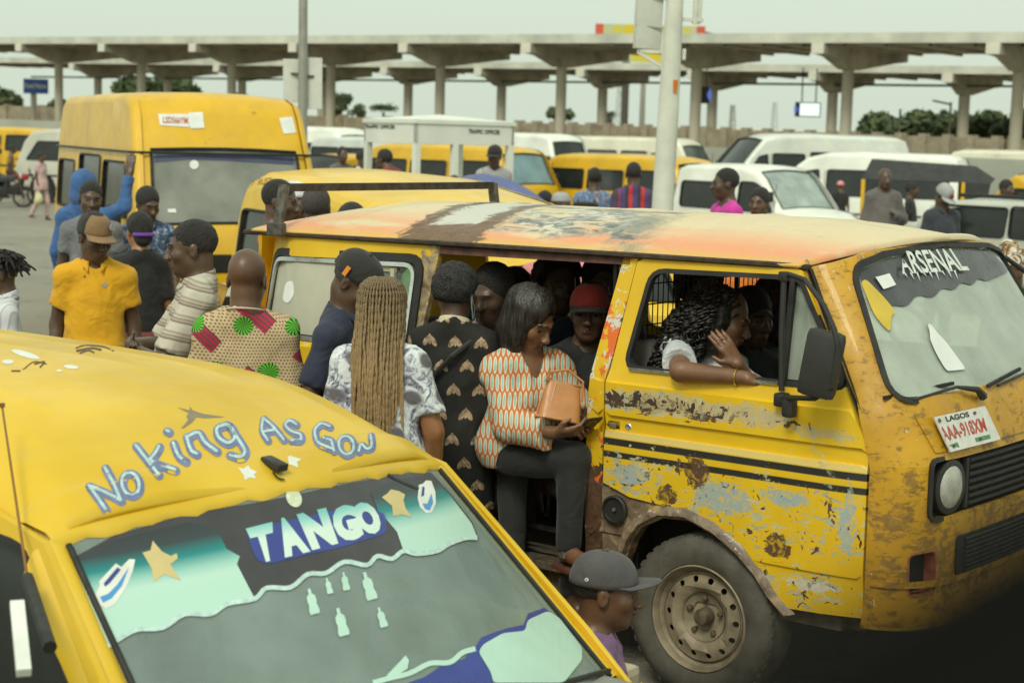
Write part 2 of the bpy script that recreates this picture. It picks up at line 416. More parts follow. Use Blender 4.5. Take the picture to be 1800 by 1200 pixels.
HB = {  # joints of a standing figure 1.75 m tall, facing -y; L is the figure's own left (+x)
 'pel': (0, 0, .95), 'che': (0, 0, 1.27), 'nb': (0, .015, 1.475), 'head': (0, -.020, 1.640),
 'Lsh': (.158, .005, 1.408), 'Lel': (.212, .03, 1.14), 'Lwr': (.225, -.06, .90), 'Rsh': (-.158, .005, 1.408), 'Rel': (-.212, .03, 1.14), 'Rwr': (-.225, -.06, .90),
 'Lhi': (.092, 0, .92), 'Lkn': (.10, -.02, .50), 'Lan': (.105, .025, .085), 'Rhi': (-.092, 0, .92), 'Rkn': (-.10, -.02, .50), 'Ran': (-.105, .025, .085)}
NP = [0]
def person(label, pos, yaw=0, h=1.72, sk='d', head=(0, 0, 0), J=None, lean=0, bw=1.0, fem=False, shirt=None, pants=None, hair='short', cap=None,
           group=None, fine=False, hands=(), eyes=True, zroot=0.0, extra=None, hmat=None, seat=None, smile=False, belly=0.0, lowcut=None, hs=1.0, res=1.0):
    """shirt = dict(mat, sl=(fraction of upper arm, of forearm), hem=z, loose); pants = dict(mat, end=z, skirt=bool); J overrides joints (for 1.75 m)"""
    NP[0] += 1; seed = NP[0]; S = h/1.75
    j = {k: np.array(v, float) for k, v in HB.items()}
    if fem:
        for k in ('Lsh', 'Rsh'): j[k][0] *= .90
        for k in ('Lel', 'Rel', 'Lwr', 'Rwr'): j[k][0] *= .9
    if seat is not None:                         # sitting: thighs forward, pelvis at seat height
        dz = seat/S+.10-.95
        for k in ('pel', 'che', 'nb', 'head', 'Lsh', 'Lel', 'Lwr', 'Rsh', 'Rel', 'Rwr', 'Lhi', 'Rhi'): j[k][2] += dz
        for s_, x in (('L', .11), ('R', -.11)):
            j[s_+'kn'] = np.array((x, -.42, j['pel'][2]+.0)); j[s_+'an'] = np.array((x, -.42, max(.085, j['pel'][2]-.44)))
    if lean:
        Rl = rotm(0, lean, 0); c = j['pel'].copy()
        for k in ('che', 'nb', 'head', 'Lsh', 'Lel', 'Lwr', 'Rsh', 'Rel', 'Rwr'): j[k] = c+Rl@(j[k]-c)
    cy_, sy_ = cos(radians(yaw)), sin(radians(yaw)); W2L = lambda q: np.array((q[0]*cy_+q[1]*sy_, -q[0]*sy_+q[1]*cy_, q[2]))
    for k, v in (J or {}).items(): j[k] = W2L(np.asarray(v['w'], float)-np.array((pos[0], pos[1], pos[2]+zroot)))/S if isinstance(v, dict) else np.array(v, float)
    if extra: extra = {k: ((W2L(v['w'][0]), W2L(v['w'][1]), v['w'][2]) if isinstance(v, dict) else v) for k, v in extra.items()}
    for k in j: j[k] = j[k]*S
    Rh = rotm(*head); hc = j['head']; hk = S*(1.06 if not fem else 1.03)*hs
    H = lambda x, y, z: hc+Rh@(np.array((x, y, z))*hk)
    Hi = lambda P: ((P-hc)@Rh)/hk
    root = thing('person', label, 'person', (pos[0], pos[1], pos[2]+zroot), radians(yaw), group)
    fs = .0065 if fine else .0095*res; cs = .016 if fine else .020*res
    zx = [(hc[0], .115, fs)]; zy = [(hc[1], .135, fs)]; zz = [(hc[2]-.01, .145, fs)]
    for s_ in hands:
        w = j[s_+'wr']; zx.append((w[0], .13, .007)); zy.append((w[1], .13, .007)); zz.append((w[2], .13, .007))
    allp = np.array(list(j.values())); lo = allp.min(0)-.30*S; hi = allp.max(0)+.30*S; lo[2] = min(-.02, allp[:, 2].min()-.12)
    AX = (axis(lo[0], hi[0], cs, zx), axis(lo[1], hi[1], cs, zy), axis(lo[2], hi[2], cs, zz))
    # ---- body
    f = Field(AX); b = bw
    def torso(f, o=0.0, kk=.05, low=True):
        pel, che = j['pel'], j['che']; up = che-pel; mid = pel+up*.42
        f.ell(che, (np.array((.142*b, .096*b, .185))*S)+o, kk)
        f.ell(mid+np.array((0, -.012-belly*.3, 0)), np.array((.126*b+belly*.4, .092*b+belly, .17))*S+o, kk)
        if low: f.ell(pel, np.array((.150*b*(1.06 if fem else 1), .108*b, .13))*S+o, kk)
        if fem:
            for s_ in (-1, 1): f.ell(che+np.array((s_*.068, -.075*b, .0))*S, np.array((.06, .055, .06))*S+o, .04)
        f.cap(j['Lsh'], j['Rsh'], .046*S*b+o, .046*S*b+o, kk)
        for s_ in 'LR': f.cap(j['nb']+np.array((0, .012, .02))*S, j[s_+'sh']+np.array((0, .0, .005)), .042*S+o, .045*S*b+o, kk)
    torso(f)
    nr = (.050 if fem else .057)*S*(.5+.5*b)
    f.cap(j['nb']-np.array((0, 0, .03)), H(0, .028, -.05), nr*1.08, nr, .03)
    for s_ in 'LR':
        f.cap(j[s_+'sh'], j[s_+'el'], .050*S*b, .040*S*b, .03); f.cap(j[s_+'el'], j[s_+'wr'], .041*S*b, .027*S*b, .015)
        d = j[s_+'wr']-j[s_+'el']; d /= np.linalg.norm(d)+1e-6
        hd = (extra or {}).get(s_+'hand')
        fd = np.array(hd[0], float) if hd else d; fd /= np.linalg.norm(fd)
        pn = np.array(hd[1], float) if hd else np.array((1 if s_ == 'L' else -1, 0, 0), float)*-1
        pn = pn-fd*(pn@fd); pn /= np.linalg.norm(pn)+1e-6; sd = np.cross(fd, pn); curl = hd[2] if hd else .35
        w = j[s_+'wr']
        for q in (-.024, -.008, .008, .024): f.cap(w+sd*q*.7*S+fd*.01*S, w+(fd*.085+sd*q)*S, .0150*S, .0125*S, .012)
        tip = (.088, .098, .092, .075)
        for n_, q in enumerate((.030, .010, -.010, -.029)):
            a0 = w+(fd*.082+sd*q)*S; L = tip[n_]*S*.9
            a1 = a0+(fd*cos(curl*.5)+pn*sin(curl*.5)+sd*q*1.2)*L*.48; a2 = a1+(fd*cos(curl*1.5)+pn*sin(curl*1.5)+sd*q*.8)*L*.52
            f.cap(a0, a1, .0098*S, .0088*S, .004); f.cap(a1, a2, .0088*S, .0068*S, .003)
        a0 = w+(fd*.025+sd*.026)*S; a1 = a0+(fd*.55+sd*.6+pn*.35)*.045*S; f.cap(a0, a1, .0135*S, .011*S, .01); f.cap(a1, a1+(fd*.85+sd*.25+pn*.3)*.034*S, .011*S, .0085*S, .004)
        f.cap(j[s_+'hi'], j[s_+'kn'], .082*S*b, .058*S*b, .04); f.cap(j[s_+'kn'], j[s_+'an'], .056*S*b, .038*S, .02)
        an = j[s_+'an']; f.cap(an-np.array((0, -.02, .045))*S, an+np.array((0, -.14, -.05))*S, .04*S, .032*S, .02)
    # head
    E = lambda c, r, k=.02, op='add': f.ell(H(*c), np.array(r)*hk, k, op, Rh)
    Cc = lambda a, b_, ra, rb, k=.012, op='add': f.cap(H(*a), H(*b_), ra*hk, rb*hk, k, op)
    E((0, .016, .034), (.0755, .097, .088)); E((0, -.032, -.030), (.061, .062, .088), .03); E((0, -.058, -.096), (.036, .030, .026), .03)
    E((0, -.005, -.062), (.056, .06, .045), .03)
    for s_ in (-1, 1):
        E((s_*.041, -.058, -.028), (.024, .024, .024), .02)
        E((s_*.031, -.104, -.004), (.017, .016, .011), .012, 'sub')
        E((s_*.0765, .012, -.012), (.009, .019, .031), .008); E((s_*.084, .006, -.012), (.005, .009, .017), .006, 'sub')
        Cc((s_*.012, -.094, .018), (s_*.043, -.080, .017), .009, .007, .012)
        E((s_*.013, -.106, -.041), (.0105, .011, .008), .008)
        E((s_*.007, -.113, -.050), (.003, .004, .004), .003, 'sub')
    Cc((0, -.090, .008), (0, -.112, -.036), .0075, .0125, .012); E((0, -.115, -.037), (.011, .009, .009), .008)
    Cc((-.021, -.086, -.067), (0, -.098, -.064), .004, .0075, .006); Cc((.021, -.086, -.067), (0, -.098, -.064), .004, .0075, .006)
    Cc((-.018, -.085, -.077), (.018, -.085, -.077), .0075, .0075, .008); E((0, -.094, -.078), (.016, .008, .0065), .006)
    Cc((-.023, -.093, -.0708), (.023, -.093, -.0708), .0028, .0028, .003, 'sub')
    V, F = f.mesh()
    c = Hi(V[F].mean(1)); mi = np.zeros(len(F), int)
    if eyes:
        lips = (np.abs(c[:, 0]) < .024) & (c[:, 2] > -.086) & (c[:, 2] < -.060) & (c[:, 1] < -.085); mi[lips] = 1
        br = (np.abs(c[:, 0]) > .012) & (np.abs(c[:, 0]) < .048) & (np.abs(c[:, 2]-.021+.08*np.maximum(0, np.abs(c[:, 0])-.035)) < .0042) & (c[:, 1] < -.06); mi[br] = 2
    mesh_np('body', V, F, [SK[sk], LIP, BROW], root, True, mi)
    if eyes:
        for s_ in (-1, 1):
            e = MB(); Me = Matrix(np.array(Rh).tolist())
            V2 = []; n1, n2 = 8, 12
            for a in range(n1+1):
                for q in range(n2): V2.append((.0135*sin(pi*a/n1)*cos(2*pi*q/n2), -.0135*cos(pi*a/n1), .0135*sin(pi*a/n1)*sin(2*pi*q/n2)))
            V2 = [H(s_*.031+v[0], -.0735+v[1], -.006+v[2]*.50) for v in V2]
            F2 = []; M2 = []
            for a in range(n1):
                for q in range(n2): F2.append((a*n2+q, a*n2+(q+1) % n2, (a+1)*n2+(q+1) % n2, (a+1)*n2+q)); M2.append(1 if a < 3 else 0)
            mesh_np('eye', V2, F2, [EYE, IRIS], root, True, M2)
    # ---- clothes
    if pants:
        f = Field(AX); o = .007*S*pants.get('loose', 1); end = pants.get('end', .10)*S
        f.ell(j['pel'], np.array((.150*b*(1.06 if fem else 1), .108*b, .125))*S+o, .04)
        if belly: f.ell(j['pel']+(j['che']-j['pel'])*.3, np.array((.138*b+belly*.4, .1*b+belly, .12))*S+o, .04)
        if pants.get('skirt'):
            f.cap(j['pel'], (j['Lan']+j['Ran'])/2+np.array((0, 0, .1)), .16*S*b, .21*S*b, .05)
        else:
            for s_ in 'LR':
                f.cap(j[s_+'hi'], j[s_+'kn'], .085*S*b+o, .064*S*b+o, .03); f.cap(j[s_+'kn'], j[s_+'an'], .062*S*b+o, .052*S+o, .02)
        f.plane((0, 0, -1), (0, 0, end)); top = j['pel'][2]+.14*S if not (shirt and seat is None) else max(end+.1, shirt.get('hem', .86)*S+.04); f.plane((0, 0, 1), (0, 0, top)); f.wob(.003, 30, seed+50, .4); f.crease(.005, 15, seed+3)
        V, F = f.mesh(); mesh_np('skirt' if pants.get('skirt') else 'trousers', V, F, pants['mat'], root, True)
    if shirt:
        f = Field(AX); lo_ = shirt.get('loose', 1.0); o = .012*S*lo_
        torso(f, o, .05); su, sf = shirt.get('sl', (.62, 0)); dress = shirt.get('hem', .86)*S
        if shirt.get('hem', .86) < .84 and seat is None: f.cap(j['pel'], j['pel']*np.array((1, 1, 0))+np.array((0, 0, dress)), .165*S*b+o, .175*S*b+o*1.2, .05)
        f.ell(j['pel']+(j['che']-j['pel'])*.12, np.array((.150*b*(1.05 if fem else 1)+belly*.3, .108*b+belly*.7, .40))*S+o*1.3, .04) if seat is None else None
        for s_ in 'LR':
            sh, el, wr = j[s_+'sh'], j[s_+'el'], j[s_+'wr']
            if su > 0:
                fl = shirt.get('flare', .012)
                e_ = sh+(el-sh)*su; f.cap(sh, e_, .046*S*b+o, .042*S*b+o+(fl if su < 1 else .003), .03, end=0.0 if sf <= 0 else None)
            if sf > 0:
                e_ = el+(wr-el)*sf; f.cap(el, e_, .044*S*b+o, .031*S*b+o*shirt.get('cuff', 1.0), .02, end=0.0)
        if seat is None: f.plane((0, 0, -1), (0, 0, dress))
        else: f.plane((0, 0, -1), (0, 0, j['pel'][2]-.09*S))
        nk = shirt.get('neck', .013)
        f.cap(j['nb']+np.array((0, -.006, .022))*S, j['nb']+(H(0, .028, -.05)-j['nb'])*2.0, nr+nk*.7, nr+nk+.03, .01, 'sub')
        if shirt.get('vneck'): f.cap(j['nb']+np.array((0, -.055, .0))*S, j['nb']+np.array((0, -.15, -.10))*S, .05*S, .02*S, .02, 'sub')
        f.wob(.0026*shirt.get('fold', 1.0), 34, seed, .55); f.crease(.0062 if fine else .0050, 17, seed)
        V, F = f.mesh()
        keep = np.isin(np.arange(len(V)), np.unique(F)); sm = V
        so = mesh_np(shirt.get('name', 'shirt'), V, F, shirt['mat'], root, True)
        if shirt.get('collar'):
            mb = MB(); n0 = j['nb']; R0 = nr+nk
            def cf(u, v):
                a = radians(-155+310*u)+pi/2; r = R0*(1.02+.22*v); z = .050-.036*v+(.010 if v < .5 else -.004)*cos(a-pi/2)
                pt = (.03*v)*max(0, (abs(u-.5)-.42)/.08)
                return n0+np.array((cos(a)*r, sin(a)*r*.95-.004-pt*.8, z*S-pt*1.2+.012*sin(a)))
            V3 = [cf(u/30, v/4) for u in range(31) for v in range(5)]
            mb.add(V3, [(i*5+k, i*5+k+1, (i+1)*5+k+1, (i+1)*5+k) for i in range(30) for k in range(4)])
            co = mb.build('collar', shirt.get('cmat', shirt['mat']), root, 60); md = co.modifiers.new('t', 'SOLIDIFY'); md.thickness = .006
    # ---- hair
    hm = hmat or HAIR
    if hair in ('short', 'fade', 'bob', 'afro', 'knit', 'bun', 'wrap'):
        rr = .010; pad = .30 if hair in ('bob', 'afro') else .16
        a3 = tuple(axis(hc[i]-pad, hc[i]+(pad if i < 2 else .18), fs, []) for i in range(3)); f = Field(a3)
        E2 = lambda c, r, k=.02, op='add', cut=None: f.ell(H(*c), np.array(r)*hk, k, op, Rh, cut)
        if hair in ('short', 'fade'):
            t_ = .007 if hair == 'short' else .0025
            E2((0, .017, .036), (.0755+t_, .097+t_, .088+t_*1.3), cut=[(np.array((0, -.95, -.32)), .086), (np.array((0, -.21, -1.0)), .080)]); f.wob(.0015, 260, seed)
        elif hair == 'afro': E2((0, .03, .05), (.115, .125, .115), cut=[(np.array((0, -.72, -.69)), .035)]); f.wob(.008, 90, seed)
        elif hair == 'knit':
            E2((0, .018, .040), (.094, .115, .098), cut=[(np.array((0, -.50, -.866)), .040)]); E2((0, .055, .005), (.085, .075, .068), .03, cut=[(np.array((0, 0, -1)), .035)]); f.wob(.003, 150, seed)
        elif hair == 'bun':
            E2((0, .02, .038), (.084, .106, .096), cut=[(np.array((0, -.55, -.83)), .038)]); E2((0, .085, -.045), (.06, .05, .055), .04); f.wob(.003, 160, seed, .3)
        elif hair == 'wrap': E2((0, .03, .055), (.105, .125, .10), cut=[(np.array((0, -.55, -.83)), .035)]); E2((0, .02, .15), (.06, .06, .045), .04); f.wob(.006, 70, seed)
        elif hair == 'bob':
            E2((0, .022, .036), (.094, .112, .100)); E2((0, .04, -.06), (.098, .082, .105), .04)
            for s_ in (-1, 1): E2((s_*.078, -.012, -.075), (.030, .055, .095), .03)
            E2((.014, -.098, -.030), (.058, .072, .094), .016, 'sub'); E2((0, 0, -.215), (.2, .2, .06), .02, 'sub')
            f.wob(.0025, 110, seed, .12)
        V, F = f.mesh(); mesh_np({'knit': 'knit_cap', 'wrap': 'head_wrap'}.get(hair, 'hair'), V, F, hm, root, True)
    if cap:
        cm = cap['mat']; R0 = (.087, .110, .108)
        tl = cap.get('tilt', 0); z0 = .022
        def dome(u, v):
            a = 2*pi*u; q = pi/2*v; rx, ry = R0[0]*cos(q)**.75, R0[1]*cos(q)**.75; bulge = 1+.03*sin(q*2)
            y = .014+ry*sin(a)*bulge
            return H(rx*cos(a)*bulge, y, z0+(R0[2]*sin(q)*.98)+.010*(-(y))*4*(1-v)*0.5)
        mb = MB(); n1, n2 = 32, 10
        V3 = [dome(u/n1, v/n2) for u in range(n1) for v in range(n2+1)]; w = n2+1
        F3 = [(u*w+v, ((u+1) % n1)*w+v, ((u+1) % n1)*w+v+1, u*w+v+1) for u in range(n1) for v in range(n2)]
        mats = [cm]; mi3 = None
        if 'front' in cap:
            mats.append(cap['front']); mi3 = [1 if sin(2*pi*(u+.5)/n1) < -.45 and v < 8 else 0 for u in range(n1) for v in range(n2)]
        co = mesh_np('cap', V3, F3, mats, root, True, mi3); md = co.modifiers.new('t', 'SOLIDIFY'); md.thickness = .004
        if cap.get('brim', True):
            by = cap.get('back', False); sg = 1 if by else -1
            def br(u, v):
                a = radians(-62+124*u); r = 1.0; x = sin(a)*R0[0]*(1.0+.05*v); y = cos(a)*R0[1]*.98+v*.078*(cos((u-.5)*2.6)**.6)
                return H(x, .014+sg*y, z0+.012-.018*v+cap.get('arch', .016)*(cos((u-.5)*pi)-.6)*v*1.0-.004+cap.get('lift', 0)*v)
            V3 = [br(u/14, v/6) for u in range(15) for v in range(7)]
            bo = mesh_np('brim', V3, [(i*7+k, i*7+k+1, (i+1)*7+k+1, (i+1)*7+k) for i in range(14) for k in range(6)], cap.get('bmat', cm), co, True)
            md = bo.modifiers.new('t', 'SOLIDIFY'); md.thickness = .005
        if 'badge' in cap:
            bp, bs, bm_ = cap['badge']; mb = MB(); c0 = H(*bp); n = Rh@np.array((bp[0]*.6, bp[1]-.014, (bp[2]-z0)*.5)); n /= np.linalg.norm(n)
            Mz = Vector(n.tolist()).to_track_quat('Z', 'Y').to_matrix().to_4x4(); Mz.translation = Vector((c0+n*.004).tolist())
            mb.lathe([(bs, 0), (bs, .003), (bs*.85, .005), (0.0001, .005)], 14, Mz); mb.build('badge', bm_, co)
        mb = MB(); mb.lathe([(.008, 0), (.008, .004), (.004, .006), (.0002, .006)], 8, Matrix.Translation(Vector(H(0, .014, z0+R0[2]*.97).tolist()))); mb.build('button', cm, co)
    root['seed'] = seed
    PJ[label] = (root, j, H, Rh, S)
    return root
PJ = {}
def tubes_mesh(name, paths, r, mat, parent, n=5):
    """many tubes of equal point count; paths (k, m, 3), r (k, m)"""
    P = np.asarray(paths); K, M, _ = P.shape; T = np.gradient(P, axis=1); T /= np.linalg.norm(T, axis=2, keepdims=True)+1e-9
    ref = np.where(np.abs(T[..., 2:3]) < .9, np.array((0, 0, 1.)), np.array((1., 0, 0))); A = np.cross(T, ref); A /= np.linalg.norm(A, axis=2, keepdims=True)+1e-9; B = np.cross(T, A)
    g = 2*pi*np.arange(n)/n; r = np.broadcast_to(np.asarray(r, float), (K, M))
    V = P[:, :, None]+(A[:, :, None]*np.cos(g)[None, None, :, None]+B[:, :, None]*np.sin(g)[None, None, :, None])*r[:, :, None, None]
    b = (np.arange(K)[:, None, None]*M+np.arange(M-1)[None, :, None])*n; k0 = np.arange(n)[None, None]; k1 = (k0+1) % n
    F = np.stack([b+k0, b+k1, b+n+k1, b+n+k0], -1).reshape(-1, 4)
    return mesh_np(name, V.reshape(-1, 3), F, mat, parent, True)
# ================================================================ vehicles
def paint(name, col, rough=.38, dirt=.25, dirtc=(.22, .17, .10), zdirt=.7, rust=0.0, coat=.35):
    """old enamel: faded blotches, patches of road dirt (on the minivan dust and painted sheen), a few rust spots"""
    if name in MATS: return MATS[name]
    m, t, b = _new(name); v = coords(t)
    c = ramp(t, noise(t, v, 1.6, 4), [(0.3, tuple(x*.80 for x in col)), (0.7, tuple(min(1, x*1.1) for x in col))])
    d = math_(t, 'MULTIPLY', ramp(t, noise(t, v, 3.1, 6, .65), [(.42, 0.0), (.75, 1.0)]), dirt)
    c = mixc(t, d, c, dirtc)
    if rust:
        r = ramp(t, noise(t, v, 5.5, 8, .7, .6), [(.66-rust*.12, 0.0), (.70-rust*.12, 1.0)]); c = mixc(t, r, c, (.10, .045, .018))
    t.links.new(c, b.inputs['Base Color']); b.inputs['Coat Weight'].default_value = coat; b.inputs['Coat Roughness'].default_value = .12
    t.links.new(ramp(t, noise(t, v, 6, 4), [(.3, rough-.08), (.7, rough+.2)]), b.inputs['Roughness'])
    bump(t, b, noise(t, v, 1.3, 2), .12, .03); MATS[name] = m; return m
YEL = (.74, .435, .008)
def glass_dark(name='glass_dark', col=(.018, .022, .02), rough=.06):
    if name in MATS: return MATS[name]
    m, t, b = _new(name); v = coords(t)
    t.links.new(ramp(t, noise(t, v, 2.4, 3), [(.35, tuple(c*.8 for c in col)), (.7, tuple(c*1.3 for c in col))]), b.inputs['Base Color'])
    b.inputs['Specular IOR Level'].default_value = .5
    t.links.new(ramp(t, noise(t, v, 9, 4), [(.3, rough), (.7, rough+.14)]), b.inputs['Roughness']); MATS[name] = m; return m
def glass_clear(name='glass_clear', tint=(.86, .93, .88), haze=.14, hc=(.55, .6, .52)):
    """thin pane: see-through, mirrors the sky, with a pale film: dust, and on the windscreens painted reflection too"""
    if name in MATS: return MATS[name]
    m = bpy.data.materials.new(name); m.use_nodes = True; t = m.node_tree; t.nodes.clear(); o = nd(t, 'ShaderNodeOutputMaterial')
    tr = nd(t, 'ShaderNodeBsdfTransparent'); tr.inputs[0].default_value = (*tint, 1); gl = nd(t, 'ShaderNodeBsdfGlossy'); gl.inputs['Roughness'].default_value = .03
    df = nd(t, 'ShaderNodeBsdfDiffuse'); df.inputs[0].default_value = (*hc, 1); fr = nd(t, 'ShaderNodeFresnel', i_IOR=1.5)
    m1 = nd(t, 'ShaderNodeMixShader'); m2 = nd(t, 'ShaderNodeMixShader'); v = coords(t)
    t.links.new(ramp(t, noise(t, v, 4, 5, .6), [(.3, haze*.75), (.75, haze*1.3)]), m1.inputs[0]); t.links.new(tr.outputs[0], m1.inputs[1]); t.links.new(df.outputs[0], m1.inputs[2])
    ge = nd(t, 'ShaderNodeNewGeometry'); t.links.new(math_(t, 'MULTIPLY', fr.outputs[0], math_(t, 'SUBTRACT', 1.0, ge.outputs['Backfacing'])), m2.inputs[0]); t.links.new(m1.outputs[0], m2.inputs[1]); t.links.new(gl.outputs[0], m2.inputs[2]); t.links.new(m2.outputs[0], o.inputs[0])
    MATS[name] = m; return m
RUB = simple('black_rubber', (.018, .018, .016), .7, var=.3); TYRE = simple('tyre_rubber', (.028, .026, .022), .85, var=.35, scale=6, bmp=.4, bscale=50)
STEEL = simple('wheel_steel', (.10, .085, .065), .55, .4, var=.35, scale=14); CHROME = simple('chrome_trim', (.62, .63, .6), .28, .9, var=.12)
PLAS = simple('black_plastic', (.02, .02, .018), .5, var=.25); LAMP = simple('lamp_glass', (.55, .57, .52), .12, 0, var=.15); AMBER = simple('amber_lens', (.55, .16, .01), .25, var=.1)
DARKIN = simple('cabin_dark', (.10, .092, .075), .85, var=.3); WHITEP = paint('white_paint', (.82, .84, .75), dirt=.08); SILVER = paint('silver_paint', (.50, .52, .45), .3, .12)
YELP = paint('yellow_paint', YEL, rust=.12); YELB = paint('yellow_paint_bright', (.80, .50, .008), dirt=.12); PAPER = simple('paper_white', (.72, .74, .70), .8, var=.08)
GRILLE = simple('grille_dark', (.012, .012, .011), .6, var=.2); REDL = simple('red_lens', (.35, .02, .01), .3, var=.1)

def offset_poly(P, r):
    P = np.array(P); n = len(P); out = []
    area = .5*sum(P[i][0]*P[(i+1) % n][1]-P[(i+1) % n][0]*P[i][1] for i in range(n)); sg = 1 if area > 0 else -1
    for i in range(n):
        a = P[i]-P[i-1]; b = P[(i+1) % n]-P[i]; a /= np.linalg.norm(a)+1e-9; b /= np.linalg.norm(b)+1e-9
        na = np.array((-a[1], a[0]))*sg; nb = np.array((-b[1], b[0]))*sg; m = na+nb; m /= max(.35, (m@m)/2)
        out.append(P[i]+m*r)
    return np.array(out)
def wheel(parent, x, y, z, r, w=.19, side=-1, n=22):
    t = MB(); M = Mat4((x, y, z), (1, 0, 0), (0, 0, 1), (0, -1, 0)) if side < 0 else Mat4((x, y, z), (1, 0, 0), (0, 0, -1), (0, 1, 0))
    t.lathe([(r*.60, -w), (r*.93, -w), (r, -w*.85), (r, -w*.12), (r*.95, 0), (r*.72, .008), (r*.60, -.01)], n, M, cap=False)
    to = t.build('wheel', TYRE, parent, 40)
    q = MB(); q.lathe([(r*.61, -.02), (r*.58, .0), (r*.54, -.03), (r*.50, -.035), (r*.32, -.01), (r*.25, -.03), (r*.12, -.025), (r*.1, 0), (.001, .002)], n, M, cap=False); q.build('rim', STEEL, to, 40)
    return to
def vehicle(name, label, cat, loc, heading, outline, width, body, wins=(), ws=None, rear=None, r=.09, tumble=.10, zb=1.0, wheels=((.0, .3, .32),), glass=None,
            group=None, lamps=(), front=None, seal=True, bulge=.05, scale=1.0, lower=None, rz=None, crown=.04):
    """closed outline (x forward, z up) listed front-bottom -> over the roof -> rear-bottom; wins: side window polygons; ws/rear: (i, j) outline span of glass"""
    yaw = heading
    root = thing(name, label, cat, loc, yaw, group); root.scale = (scale,)*3
    glass = glass or glass_dark()
    n = len(outline); O = np.array(outline, float); hw = lambda z: width/2-max(0, z-zb)*tumble
    # ring polygons
    m = 4; rings = []
    for q in range(m+1):
        ph = q/m*pi/2; P = offset_poly(O, r*(1-sin(ph))) if q < m else O; rings.append((P, r*(1-cos(ph))))
    mb = MB()
    for sgn in (-1, 1):
        fn = lambda a, b_, off: (a, sgn*(hw(b_)-off), b_)
        P0 = [tuple(p) for p in rings[0][0]]
        panel(mb, P0, [w for w in wins], fn, .012, .25, (zb,))
        for q in range(m):
            A, da = rings[q]; B, db = rings[q+1]; V = [(p[0], sgn*(hw(p[1])-da), p[1]) for p in A]+[(p[0], sgn*(hw(p[1])-db), p[1]) for p in B]
            mb.add(V, [(i, (i+1) % n, n+(i+1) % n, n+i) for i in range(n)])
    ts = np.array([-1, -.9, -.45, 0, .45, .9, 1.0]); C = O.mean(0); No = O-offset_poly(O, .01); No /= np.linalg.norm(No, axis=1)[:, None]+1e-9
    def pt(i, t, off=0.0):
        p = O[i]; nn = No[i]; bl = -bulge*t*t*abs(nn[0])+crown*(1-t*t)*max(0, nn[1])
        p = p+nn*(bl-off); return (p[0], t*(hw(O[i][1])-r), p[1])
    spans = [s for s in (ws, rear) if s]
    V = [pt(i, t) for i in range(n) for t in ts]; F = []; k = len(ts)
    for i in range(n):
        for c in range(k-1):
            if any(a <= i < b_ for a, b_ in spans) and 1 <= c < k-2: continue
            F.append((i*k+c, i*k+c+1, ((i+1) % n)*k+c+1, ((i+1) % n)*k+c))
    mb.add(V, F); bo = mb.build('body', body, root, 38)
    for sp, nm in ((ws, 'windscreen'), (rear, 'rear_window')):
        if not sp: continue
        g = MB(); a, b_ = sp; V = [pt(i, t, .014) for i in range(a, b_+1) for t in ts[1:-1]]; kk = k-2
        g.add(V, [(i*kk+c, i*kk+c+1, (i+1)*kk+c+1, (i+1)*kk+c) for i in range(b_-a) for c in range(kk-1)])
        go = g.build(nm, glass if nm != 'windscreen' or not front else front.get('glass', glass), root, 60)
        s = MB(); L = [pt(i, ts[1], -.004) for i in range(a, b_+1)]+[pt(b_, t, -.004) for t in ts[2:-2]]+[pt(i, ts[-2], -.004) for i in range(b_, a-1, -1)]+[pt(a, t, -.004) for t in ts[-3:1:-1]]
        s.tube(L+[L[0]], .014, 6); s.build('seal', RUB, go)
    for w in wins:
        for sgn in (-1, 1):
            g = MB(); fn = lambda a, b_, off: (a, sgn*(hw(b_)-.016-off), b_); panel(g, w, (), fn, .004, .3); go = g.build('window', glass, root)
            if seal:
                s = MB(); L = [(a, sgn*(hw(b_)+.002), b_) for a, b_ in w]; s.tube(L+[L[0]], .013, 6); s.build('seal', RUB, go)
    for (x, z, rr) in wheels:
        for sgn in (-1, 1):
            wheel(root, x, sgn*(width/2-.005), z, rr, .19, sgn)
            a = MB(); a.lathe([(rr*1.18, -.001), (rr*1.18, .004), (rr*1.02, .004), (.001, .003)], 20, Mat4((x, sgn*(width/2-.002), z), (1, 0, 0), (0, 0, 1) if sgn < 0 else (0, 0, -1), (0, -1, 0) if sgn < 0 else (0, 1, 0))); a.build('wheel_arch', GRILLE, root)
    x0_, x1_ = O[:, 0].min(), O[:, 0].max()
    for sgn in (-1, 1):
        l = MB(); l.box((.5*(x0_+x1_), sgn*(width/2+.006), .72), ((x1_-x0_)*.80, .016, .05), bev=.005); l.build('side_moulding', PLAS, root)
        for w in wins[-2:]:
            xs_ = max(p[0] for p in w)+.05; l = MB(); l.tube([(xs_, sgn*(hw(z)+.001), z) for z in (.45, .8, zb, max(p[1] for p in w))], .006, 5); l.build('door_seam', GRILLE, root)
        l = MB(); l.box((max(p[0] for p in wins[-1])-.95, sgn*(width/2+.012), .93), (.15, .025, .03), bev=.008); l.build('door_handle', PLAS, root)
        l = MB(); l.box((max(p[0] for p in wins[-1])+.04, sgn*(hw(1.3)+.13), 1.28), (.09, .14, .20), bev=.03); l.build('door_mirror', PLAS, root, 40)
